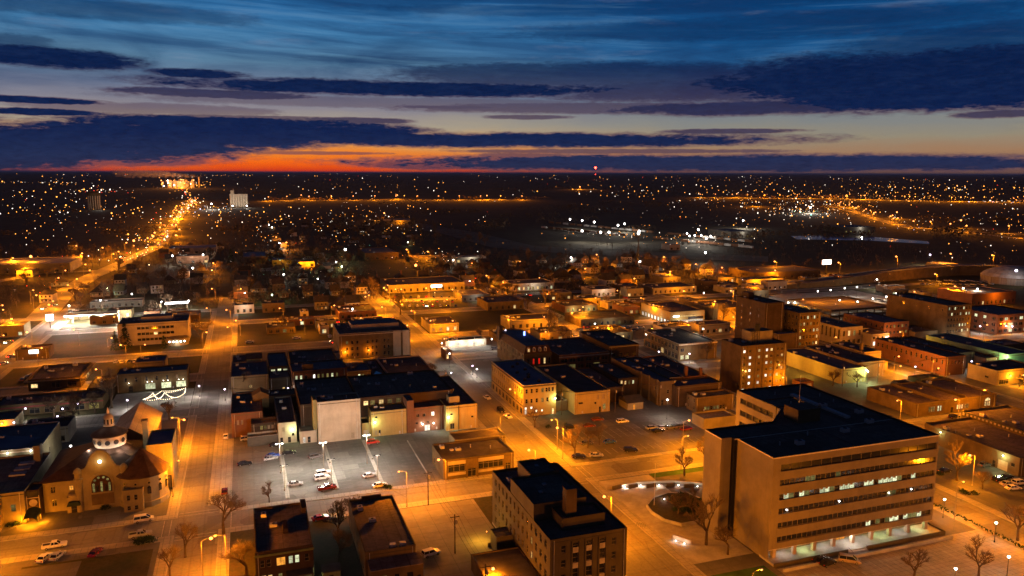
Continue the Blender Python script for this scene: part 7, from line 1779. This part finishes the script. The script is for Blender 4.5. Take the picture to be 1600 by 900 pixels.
for (px, py) in ((1090, 788), (1100, 800), (1096, 812), (1080, 800)):
    x, y = U(px, py); bush(x, y, 1.6, 'dark shrub growing in the rounded planter', 'shrubs in the round planter', z=.6)
lot(36, 59.5, 150, 206, mat('worn_concrete', (.2, .185, .16), .85, .35, .08, (.13, .12, .1), bump=.2, joints=4.5), .14)
lot(-14, -9, 226, 345, M_conc, .124, 'pavement')
x, y = U(225, 850); lot(-55, -26, 176, 203, M_grass, .14, 'lawn'); lot(-100, -42, 150, 202, M_lot, .15)

# ================================================================ RESIDENTIAL STREETS
def house_meshes(seed):
    rg = random.Random(seed); w, d, h = rg.choice(((8, 10, 5.5), (7, 11, 3.2), (9, 9, 5.8), (12, 8, 3.0))); ax = rg.choice('xy')
    wl = [M_white, M_stucco, mat('grey_siding', (.3, .31, .33), .8, streak=.2), mat('blue_siding', (.16, .2, .26), .8, streak=.2), M_brick, M_trim][seed % 6]
    b = MB().box(0, w, 0, d, 0, h, wl)
    if ax == 'x':
        for xx in (0, w): b.face([(xx, 0, h), (xx, d, h), (xx, d / 2, h + d * .42)], wl)
    else:
        for yy in (0, d): b.face([(0, yy, h), (w, yy, h), (w / 2, yy, h + w * .42)], wl)
    b.box(w * .15, w * .7, -1.8, -.01, 0, .35, M_conc)
    for xx in (w * .16, w * .66): b.box(xx, xx + .15, -1.75, -1.6, .35, 2.5, M_trim)
    r = MB().gable(0, w, 0, d, h + .02, h + (d if ax == 'x' else w) * .45, M_shing, ax, .45); r.box(w * .12, w * .73, -2, -.02, 2.5, 2.7, M_shing); r.box(w * .6, w * .6 + .7, d * .6, d * .6 + .7, h, h + 5, M_brick)
    return b.mesh('wall'), r.mesh('roof'), w, d, h


HM = [house_meshes(i) for i in range(12)]
HW = {}
HC = ('white', 'cream', 'grey', 'blue-grey', 'brick', 'buff')
HS = {}
def house(x, y, k, label, group, lit=.2, rz=0, z=-.12, s=1):
    if group: label = label.replace('gabled house', HC[k % 6] + ' gabled house').replace('dim house', 'dim %s house' % HC[k % 6])
    wl, rf, w, d, h = HM[k % 12]
    t = thing('house', label, 'house', (x, y, z), rz, group); t.scale = (s, s, s)
    obj('wall', wl, t); obj('roof', rf, t)
    for u in (w * .2, w * .5, w * .8):
        for z_ in ((1.0, 3.6) if h > 5 else (1.0,)):
            gm = random.choice((L_warm, L_dim, L_dim, L_org)) if random.random() < lit else M_glass
            obj('window', win_mesh(1.0, 1.3, 'sash', gm), t, (u, -.03, z_))
    return t


HOUSES = [(236, 462, 2, 1.15, 'big white gabled house by the white-lit lane'), (141, 468, 0, 1.1, 'grey gabled house left of the green-blue lamp'), (178, 465, 3, 1, 'orange-lit gabled house right of the green-blue lamp'),
          (214, 462, 1, 1, 'small white gabled house before the big one'), (62, 478, 6, 1.1, 'pale house at the left verge of the highway'), (543, 489, 2, 1.1, 'white cottage with lit gable behind the alley'), (520, 487, 0, 1, 'narrow white cottage left of the lit one'),
          (493, 487, 7, 1, 'white cottage at the left of three cottages'), (426, 451, 1, 1.1, 'pale gabled house in the dark grove'), (466, 447, 6, 1, 'grey gabled house with white side porch'), (583, 446, 4, 1, 'brown gabled house at the slanting street'),
          (1013, 427, 2, 1.4, 'white gabled house lit below the snowy roof'), (867, 441, 0, 1.4, 'white gabled house at the edge of the residential quarter'), (990, 441, 7, 1.2, 'orange-lit gabled house under its own lamp'), (946, 449, 2, 1.2, 'white gabled house by the broad street'),
          (620, 443, 8, 1.2, 'low grey house behind the supermarket, left'), (655, 442, 1, 1.2, 'low cream house behind the supermarket, right'), (500, 438, 3, 1, 'house with white-lit porch in the dark grove'), (80, 452, 9, 1, 'dim house in the trees left of the highway')]
for (px, py, k, s_, lb) in HOUSES:
    x, y = U(px, py); house(x, y, k, lb, None, .35, random.uniform(-.1, .1), s=s_)
# small shops and sheds that fill the farther blocks
def free(x, y, m=9):
    return not any(x > c[0] - m and x < c[1] + m and y > c[2] - m and y < c[3] + m for c in FOOT)
WN = [('white', M_white), ('buff', M_bbrick), ('red-brick', M_brick), ('cream', M_stucco), ('dark', M_dbrick), ('grey', M_conc)]
RN = [('black', M_tar), ('slate', M_tarb), ('brown', M_brown)]
def shops(x0, x1, y0, y1, n, where):
    rg = random.Random(int(x0 * 5 + y0)); k = 0
    for _ in range(n * 6):
        if k >= n: break
        w, d = rg.uniform(9, 22), rg.uniform(9, 18); x, y = rg.uniform(x0, x1 - w), rg.uniform(y0, y1 - d)
        if any(x - 3 < c[1] and x + w + 3 > c[0] and y - 3 < c[3] and y + d + 3 > c[2] for c in FOOT): continue
        wn, wm = rg.choice(WN); rn, rm = rg.choice(RN); h = rg.uniform(3.6, 7); sz = 'small' if w < 14 else 'wide'
        building('shop', '%s %s shop with %s roof %s' % (sz, wn, rn, where), (x, x + w, y, y + d), h, wm, rm, {'F': lambda l: grid(l, max(2, int(l / 4)), 1, 2, 2, .6, 3, 1.2, style='shop', lit=.22)}, kit=2, group='shops ' + where); k += 1
shops(-4, 80, 436, 505, 5, 'beside the orange-lit car park'); shops(-108, -24, 517, 560, 4, 'north of the white banded office'); shops(200, 292, 384, 425, 4, 'behind the arcaded store'); shops(200, 500, 517, 560, 14, 'on the far avenue')
shops(230, 300, 436, 505, 4, 'near the white-lit showroom'); shops(100, 184, 384, 425, 3, 'behind the mansard building'); shops(474, 508, 436, 500, 3, 'beyond the corner hotel'); shops(-112, -60, 290, 330, 2, 'at the left edge'); shops(416, 500, 330, 372, 3, 'at the right edge')
shops(370, 400, 222, 312, 3, 'east of the green-lit wall'); shops(-200, -124, 380, 560, 9, 'west of the highway'); shops(-112, -30, 384, 402, 1, 'behind the restaurant')
for k in range(60):
    bx_ = random.Random(k); x, y = bx_.choice(((bx_.uniform(-2, 80), bx_.uniform(440, 500)), (bx_.uniform(200, 290), bx_.uniform(384, 425)), (bx_.uniform(230, 420), bx_.uniform(520, 560)), (bx_.uniform(-100, -30), bx_.uniform(384, 404)), (bx_.uniform(100, 180), bx_.uniform(384, 425))))
    if free(x, y, 3): far_car(x, y, bx_.choice((0, math.pi / 2)), bx_.choice(('white', 'silver', 'black', 'grey', 'red')), 'car parked in the farther blocks of town', 'cars in the farther blocks')
# utility poles with sagging wires along the alleys
def poles(pts, where):
    prev = None
    for i, (x, y) in enumerate(pts):
        t = thing('utility_pole', 'utility pole with sagging wires ' + where, 'utility pole', (x, y, .1), 0, 'utility poles ' + where)
        obj('pole', MB().tube((0, 0, 0), (0, 0, 10.5), .16, .11, M_bark, 6), t); obj('cross_arm', MB().box(-1.2, 1.2, -.06, .06, 9.7, 9.85, M_bark), t)
        obj('transformer', MB().lathe([(.28, 8), (.28, 9)], M_steel, 8, .4, 0), t)
        if i:
            wr = MB(); px_, py_ = pts[i - 1]
            for o_ in (-1, 0, 1):
                q = None
                for k in range(9):
                    f = k / 8; p = ((px_ - x) * f + o_, (py_ - y) * f, 9.9 - 1.2 * math.sin(f * math.pi))
                    if q: wr.tube(q, p, .035, .035, M_dark, 3)
                    q = p
            obj('wire', wr, t)
poles([(-8, 315.5), (14.2, 314), (36.2, 316), (58, 317), (79, 317)], 'in the alley behind the long black-roofed hall')
poles([(114.6, 271), (136.8, 268), (146, 279), (157, 268)], 'along the back of the dark lot'); poles([(46, 206), (46, 176), (46, 150)], 'beside the flat-roofed hall'); poles([(251, 269), (270, 268), (300, 266), (340, 265)], 'before the glowing brick row')
for (px, py, *_r) in HOUSES: x, y = U(px, py); FOOT.append((x, x + 11, y, y + 11))
hwy2 = [(a.x, a.y) for a in HWY]
def near_hwy(x, y, m=22):
    for (ax, ay), (bx, by) in zip(hwy2, hwy2[1:]):
        dx, dy = bx - ax, by - ay; t_ = max(0, min(1, ((x - ax) * dx + (y - ay) * dy) / (dx * dx + dy * dy)))
        if math.hypot(x - ax - dx * t_, y - ay - dy * t_) < m: return True
    return False
def zone(x0, x1, y0, y1, nx, ny, p, lab, grp, lit):
    rg = random.Random(int(x0 + y0))
    for i in range(nx):
        for j in range(ny):
            if rg.random() > p: continue
            x = x0 + (x1 - x0) * (i + .5) / nx + rg.uniform(-3, 3); y = y0 + (y1 - y0) * (j + .5) / ny + rg.uniform(-4, 4)
            if not free(x + 4, y + 4, 6) or near_hwy(x, y): continue
            house(x, y, rg.randrange(12), lab, grp, lit, rg.choice((0, 0, math.pi / 2)) + rg.uniform(-.05, .05)); FOOT.append((x, x + 11, y, y + 11))
            if rg.random() < .16:
                c = rg.choice('oowwg'); lamp(0, 0, c, 2600 if c == 'o' else 1200, 5, 'post', 'small %s lamp between the dark houses' % CN[c], 0, max(.4, y * .0007), 'small %s lamps between the houses' % CN[c], pos=(x + rg.uniform(-8, 12), y - 5))
zone(-10, 90, 590, 900, 5, 9, .8, 'dim gabled house in the dark tree-filled quarter', 'houses of the dark quarter', .12)
zone(-120, -25, 640, 1050, 4, 9, .6, 'dim gabled house right of the western highway', 'houses along the western highway', .12)
zone(-420, -190, 560, 1100, 7, 8, .5, 'dim gabled house left of the western highway', 'houses west of the highway', .15)
zone(170, 420, 560, 760, 10, 5, .65, 'dim gabled house in the eastern residential quarter', 'houses of the eastern quarter', .2)
zone(20, 250, 960, 1500, 7, 8, .55, 'far dim house at the town edge', 'far houses at the town edge', .3)
# trees between the houses
def grove(x0, x1, y0, y1, n, s0, s1, lab, grp):
    rg = random.Random(int(x0 * 3 + y1)); c = 0
    while c < n:
        c += 1; x, y = rg.uniform(x0, x1), rg.uniform(y0, y1)
        if not free(x, y, 1.5) or near_hwy(x, y, 12): continue
        tree(x, y, lab, rg.randrange(4), rg.uniform(s0, s1), group=grp, z=-.15)
grove(-15, 100, 580, 950, 66, 1.1, 1.7, 'bare tree between the dark houses', 'trees of the dark quarter')
grove(-130, -20, 560, 1050, 50, 1.1, 1.7, 'bare tree right of the western highway', 'trees right of the highway')
grove(-430, -140, 500, 1000, 60, 1.2, 1.8, 'bare tree left of the western highway', 'trees left of the highway')
grove(160, 430, 560, 800, 66, 1.1, 1.7, 'bare tree in the eastern residential quarter', 'trees of the eastern quarter')
grove(-20, 300, 950, 1500, 40, 1.5, 2.3, 'bare tree at the town edge', 'trees at the town edge')
# dense undergrowth and small trees between the houses: a mass nobody could count
um = MB(); rg = random.Random(31)
def scrub(x0, x1, y0, y1, n, hmax):
    for i in range(n):
        x, y = rg.uniform(x0, x1), rg.uniform(y0, y1)
        if not free(x, y, 1) or near_hwy(x, y, 13): continue
        h = rg.uniform(.4, 1) * hmax; r_ = h * rg.uniform(.25, .4)
        um.tube((x, y, -.2), (x, y, h * .6), .15, .08, M_bark, 3)
        for k in range(16):
            a = rg.random() * 6.28; e = rg.random(); p = Vector((x + math.cos(a) * r_ * e ** .5, y + math.sin(a) * r_ * e ** .5, h * (.35 + .65 * rg.random() * (1 - .4 * e)))); d = Vector((math.cos(a) * .4, math.sin(a) * .4, 1)) * r_ * rg.uniform(.25, .6); s_ = Vector((-math.sin(a), math.cos(a), 0)) * r_ * .07
            um.face([p - s_, p + s_, p + d], M_twig); um.face([p - s_.cross(Vector((0, 0, 1))), p + s_.cross(Vector((0, 0, 1))), p + d * .8 + s_ * 6], M_twig)
scrub(-15, 110, 570, 960, 900, 9); scrub(-135, -20, 560, 1100, 700, 9); scrub(-450, -140, 480, 1100, 1300, 9); scrub(150, 440, 540, 820, 1200, 9); scrub(-20, 330, 950, 1700, 900, 11); scrub(440, 800, 600, 900, 350, 8); scrub(100, 420, 800, 900, 200, 8)
o = obj('undergrowth', um); o['kind'] = 'stuff'; o['label'] = 'mass of bare scrub and young trees filling the dark quarters'
# far woods: nobody could count them
fw = MB(); rg = random.Random(77)
def wood(x, y, w, d, h, n):
    for i in range(n):
        a, b_ = x + rg.uniform(0, w), y + rg.uniform(0, d); hh = h * rg.uniform(.5, 1); r_ = hh * rg.uniform(.3, .55)
        p = Vector((a, b_, 0))
        for k in range(5):
            q = Vector((a + rg.uniform(-r_, r_), b_ + rg.uniform(-r_, r_), hh * rg.uniform(.3, .9))); s_ = Vector((rg.uniform(-1, 1), rg.uniform(-1, 1), rg.uniform(-.5, .5))) * r_ * .5; u_ = Vector((rg.uniform(-1, 1), rg.uniform(-1, 1), rg.uniform(.2, 1))) * r_ * .6
            fw.face([q - s_, q + s_, q + u_], M_twig)
        fw.face([p + Vector((-.2, 0, 0)), p + Vector((.2, 0, 0)), p + Vector((0, 0, hh * .6))], M_bark)
for i in range(170):
    D_ = 1100 * (12 ** rg.random()); a = rg.uniform(R(-17), R(56)); x, y = D_ * math.sin(a), D_ * math.cos(a)
    if near_hwy(x, y, 60): continue
    wood(x, y, rg.uniform(40, D_ * .12), rg.uniform(10, D_ * .04), rg.uniform(9, 15), 46)
o = obj('distant_woods', fw); o['kind'] = 'stuff'; o['label'] = 'dark woods and shelter belts out on the plain'

# rail yard: wagons on tracks
wg = MB().box(-7, 7, -1.5, 1.5, 1.1, 4.2, M_brick).box(-6.8, 6.8, -1.2, 1.2, .7, 1.09, M_dark)
for s in (-1, 1): wg.tube((s * 5, -.9, .45), (s * 5, .9, .45), .45, .45, M_dark, 8)
wgm = [wg.mesh('wagon'), MB().box(-7, 7, -1.5, 1.5, 1.1, 3.8, M_steel).lathe([(1.4, 3.8), (1.4, 4.2)], M_steel, 8).box(-6.8, 6.8, -1.2, 1.2, .5, 1.09, M_dark).mesh('wagon')]
for i in range(60):
    px, py = 850 + (i % 30) * 11, 348 + (i % 30) * 1.0 + (i // 30) * 9
    if rg.random() < .25: continue
    x, y = U(px, py); x2, y2 = U(px + 10, py + 1)
    o = obj('railway_wagon', wgm[rg.randrange(2)], None, (x, y, 0), math.atan2(y2 - y, x2 - x)); tag(o, 'goods wagon standing in the floodlit rail yard', 'railway wagon', 'wagons in the rail yard')

# industrial plant with its plume
x, y = U(278, 296); Dp = math.hypot(x, y)
t = thing('ethanol_plant', 'blazing floodlit industrial plant below a drifting steam plume', 'factory', (x, y, 0))
for i in range(9):
    obj('tank', MB().lathe([(14, 0), (14, rg.uniform(18, 44)), (3, 50)], M_white, 12, rg.uniform(-90, 110), rg.uniform(-40, 80)), t)
obj('process_hall', MB().box(-90, 60, 10, 70, 0, 38, M_steel), t); obj('stack', MB().tube((120, 0, 0), (120, 0, 62), 6, 5, M_white, 10), t)
for i in range(20): obj('floodlight', sphere_mb(rg.uniform(2, 4.5), rg.uniform(8, 50), rg.choice((E_wht, E_org, E_org)), 6, rg.uniform(-100, 130), rg.uniform(-60, -30)), t)
light(t, (0, -120, 50), 'w', 5e5, 4); light(t, (20, -160, 20), 'o', 3e6, 4)
M_steam = bpy.data.materials.new('steam'); M_steam.use_nodes = True; nt_ = NT(M_steam.node_tree); M_steam.node_tree.nodes.clear()
pv_ = nt_.n('ShaderNodeVolumePrincipled'); pv_.inputs['Color'].default_value = (.9, .8, .75, 1); pv_.inputs['Density'].default_value = .012
om_ = nt_.n('ShaderNodeOutputMaterial'); M_steam.node_tree.links.new(pv_.outputs[0], om_.inputs['Volume'])
sm = MB()
cx_, cz_ = 120, 62
for i in range(13):
    f = i / 12; rr = 9 + 26 * f * (1 - .3 * f); sm_ = bmesh.new(); bmesh.ops.create_icosphere(sm_, subdivisions=2, radius=rr)
    rs = random.Random(i)
    for v in sm_.verts: v.co = v.co * rs.uniform(.8, 1.15); v.co.x *= 1.5
    i0 = len(sm.v); k = sm.idx(M_steam)
    sm.v += [(v.co.x + cx_ - 430 * f + rs.uniform(-9, 9), v.co.y - 60 * f, v.co.z + cz_ + 26 * f ** .6 + rs.uniform(-8, 8)) for v in sm_.verts]
    for fc in sm_.faces: sm.f.append(tuple(i0 + v.index for v in fc.verts)); sm.mi.append(k)
    sm_.free()
o = obj('steam_plume', sm, None, (x, y, 0)); o['kind'] = 'stuff'; o['label'] = 'pale steam plume drifting left from the plant'

# thin evening air, sky and clouds outside it
M_air = bpy.data.materials.new('air'); M_air.use_nodes = True; na = NT(M_air.node_tree); M_air.node_tree.nodes.clear()
va = na.n('ShaderNodeVolumePrincipled'); va.inputs['Color'].default_value = (.6, .75, 1, 1); va.inputs['Density'].default_value = 1.0e-5
oa = na.n('ShaderNodeOutputMaterial'); M_air.node_tree.links.new(va.outputs[0], oa.inputs['Volume'])
hz = MB(); hz.box(-200050, 200050, -2050, 300050, -1.3, 200, M_air); o = obj('haze', hz); o['kind'] = 'stuff'; o['label'] = 'thin evening haze over the whole plain'

# ================================================================ DISTANT CITY LIGHTS (past the counted ones)
DL = {}
EM2 = {'o': emit('far_orange', (1, .36, .05), 4.2), 'w': emit('far_white', (1, .86, .7), 3.6), 'r': emit('far_red', (1, .05, .02), 4), 'b': emit('far_blue', (.5, .6, 1), 3.4), 'g': emit('far_green', (.3, 1, .7), 3)}
rg = random.Random(5)
def dl(px, py, c, k=1.0):
    D_ = CAMH / max(.0035, math.tan(PITCH + math.atan((py - 450) / FPX)))
    h = rg.uniform(4, 12); x, y = U(px, py, h)
    if math.hypot(x, y) > 60000: return
    r_ = math.hypot(x, y) * .00042 * k * rg.uniform(.5, 1.3)
    b = DL.setdefault(c, MB()); b.lathe([(.02, h - r_), (r_, h), (.02, h + r_)], EM2[c], 4, x, y)
def cluster(px, py, sx, sy, n, cs, k=1.0):
    for i in range(n):
        c = rg.choice(cs)
        if c == 'w' and rg.random() < .4: c = 'o'
        dl(px + rg.gauss(0, sx), max(272.5, py + rg.gauss(0, sy)), c, k * .85 * rg.choice((.4, .6, .8, 1, 1.7)))
for i_ in range(190):
    dl(rg.uniform(-20, 1620), 276 + 120 * rg.random() ** 2.2, rg.choice('ooowr' if rg.random() < .7 else 'wwo'), rg.choice((.4, .6, .9)))
for i_ in range(70): dl(rg.uniform(-20, 620), rg.uniform(292, 420), rg.choice('ooww'), rg.choice((.5, .8, 1.2)))
for i_ in range(60): dl(rg.uniform(1000, 1620), rg.uniform(290, 380), rg.choice('ooow'), rg.choice((.5, .8, 1.2)))
for (xa, ya), (xb, yb) in zip(((190, 413), (250, 385), (264, 361), (287, 331), (301, 315)), ((250, 385), (264, 361), (287, 331), (301, 315), (285, 298))):
    for i_ in range(22):
        f = rg.random(); dl(xa + (xb - xa) * f + rg.uniform(-5, 5), ya + (yb - ya) * f, rg.choice('wwor'), rg.choice((.8, 1.1, 1.6)))
def street_lights(x0, x1, y0, y1, nx, ny, p, cs, k=1.0, step=None):
    # strung along the far streets
    for i in range(nx):
        X_ = x0 + (x1 - x0) * i / max(1, nx - 1) + rg.uniform(-14, 14)
        if rg.random() < .25: continue
        for j in range(ny):
            if rg.random() > p: continue
            Y_ = y0 + (y1 - y0) * (j + rg.uniform(-.15, .15)) / ny; h = 8; c = rg.choice(cs); r_ = math.hypot(X_, Y_) * .00046 * k * rg.choice((.7, 1, 1, 1.5))
            DL.setdefault(c, MB()).lathe([(.02, h - r_), (r_, h), (.02, h + r_)], EM2[c], 4, X_ + rg.uniform(-4, 4), Y_)
street_lights(-560, -160, 900, 2400, 6, 26, .42, 'oooow', 1.1); street_lights(-60, 420, 950, 2100, 7, 24, .42, 'ooow', 1.1); street_lights(-900, -300, 2300, 4200, 7, 16, .4, 'ooow')
street_lights(1100, 2600, 1700, 3600, 14, 16, .42, 'oooow', 1.1); street_lights(300, 1300, 2900, 5200, 8, 12, .25, 'oow'); street_lights(2400, 5200, 2600, 5600, 14, 14, .35, 'ooow')
cluster(60, 289, 38, 1.2, 34, 'wwwo'); cluster(110, 291, 8, 1.5, 9, 'ow'); cluster(160, 302, 30, 2.4, 40, 'wwwr'); cluster(275, 291, 14, 3, 34, 'wwo', 1.5); cluster(310, 291, 16, 2.5, 24, 'ooow', 1.2)
cluster(300, 318, 10, 6, 26, 'wwo', 1.5); cluster(330, 328, 26, 5, 44, 'wwwb', 1.1); cluster(262, 350, 16, 12, 44, 'owor', 1.3); cluster(225, 376, 22, 4, 26, 'wwo', 1.4)
cluster(340, 277, 40, 1.5, 24, 'wo', .8); cluster(110, 278, 70, 3, 22, 'wo', .8); cluster(500, 283, 120, 6, 44, 'wwo', .8); cluster(120, 340, 80, 26, 70, 'owwo', .9); cluster(400, 355, 70, 22, 80, 'wwoo', .9)
cluster(545, 340, 40, 20, 60, 'woow', .9); cluster(640, 350, 50, 12, 44, 'wo', .9); cluster(1000, 300, 120, 8, 50, 'oow', .9); cluster(905, 295, 14, .6, 8, 'o', 1.2)
cluster(150, 330, 90, 24, 60, 'ooow', 1.3); cluster(450, 350, 90, 24, 60, 'ooow', 1.2); cluster(1180, 318, 90, 7, 110, 'owwo'); cluster(1260, 325, 40, 9, 170, 'wwwo', 1.2); cluster(1330, 305, 60, 7, 90, 'oowo'); cluster(1260, 330, 26, 3, 40, 'wwg', 1.5); cluster(1480, 290, 80, 4, 90, 'oow', 1.1)
cluster(1460, 303, 90, 3, 70, 'ooo', 1.2); cluster(1560, 310, 30, 1.2, 40, 'wwb'); cluster(1440, 340, 90, 6, 70, 'oow', .9); cluster(1570, 350, 30, 14, 60, 'oww', 1.1); cluster(1400, 352, 24, 2, 12, 'wwb', 1.3)
cluster(1150, 352, 40, 6, 36, 'wwo'); cluster(1080, 372, 40, 5, 60, 'wwo', .9); cluster(970, 366, 36, 4, 50, 'wwo', .9); cluster(1300, 278, 220, 3, 100, 'wwo', .7); cluster(1000, 277, 200, 3, 60, 'wwo', .7)
cluster(690, 400, 20, 6, 26, 'wwo', .8); cluster(470, 430, 60, 24, 44, 'wwg', .6); cluster(60, 440, 40, 20, 22, 'owr', .7); cluster(1250, 455, 150, 16, 70, 'wwo', .55); cluster(700, 440, 70, 16, 40, 'woor', .6); cluster(1090, 505, 60, 8, 40, 'oorw', .6)
cluster(1530, 395, 60, 14, 30, 'wo', .9); cluster(1225, 375, 60, 5, 14, 'wo', .7); cluster(930, 440, 50, 12, 26, 'owo', .6); cluster(1045, 462, 60, 6, 18, 'wr', .6)
NM = {'o': 'orange', 'w': 'white', 'r': 'red', 'b': 'bluish', 'g': 'green'}
for c, b in DL.items():
    o = obj('distant_lights', b); o['kind'] = 'stuff'; o['label'] = 'countless tiny %s lights of the far town' % NM[c]
# area lights added to brighten the far ground in the bright quarters
for (px, py, c, pw) in ((975, 362, 'w', 9e4), (1090, 372, 'w', 1e5), (1265, 330, 'w', 4e5), (1180, 320, 'o', 2e5), (1330, 320, 'o', 2e5), (1400, 338, 'o', 1e5), (1500, 352, 'o', 1e5), (330, 330, 'w', 3e5), (280, 345, 'o', 2e5),
                        (600, 345, 'o', 1e5), (470, 313, 'o', 2e5), (620, 312, 'o', 3e5), (760, 312, 'o', 3e5), (1150, 306, 'o', 3e5), (1350, 308, 'o', 3e5), (1500, 310, 'o', 3e5), (905, 295, 'o', 9e5), (650, 440, 'o', 12000), (540, 412, 'g', 9000), (1160, 355, 'w', 1.6e5), (240, 390, 'o', 5e4), (210, 398, 'o', 5e4), (50, 428, 'o', 3e4)):
    x, y = U(px, py); q = tag(obj('area_floodlight', sphere_mb(1.2 + pw / 4e5, 14, E_org if c == 'o' else E_wht, 6), None, (x, y, 0)), 'bright %s floodlight mast head far out' % CN[c], 'floodlight', 'far %s floodlights' % CN[c])
    light(q, (0, 0, 10), c, pw, 2)
print('objects', len(bpy.data.objects), 'lights', len([o for o in bpy.data.objects if o.type == 'LIGHT']))
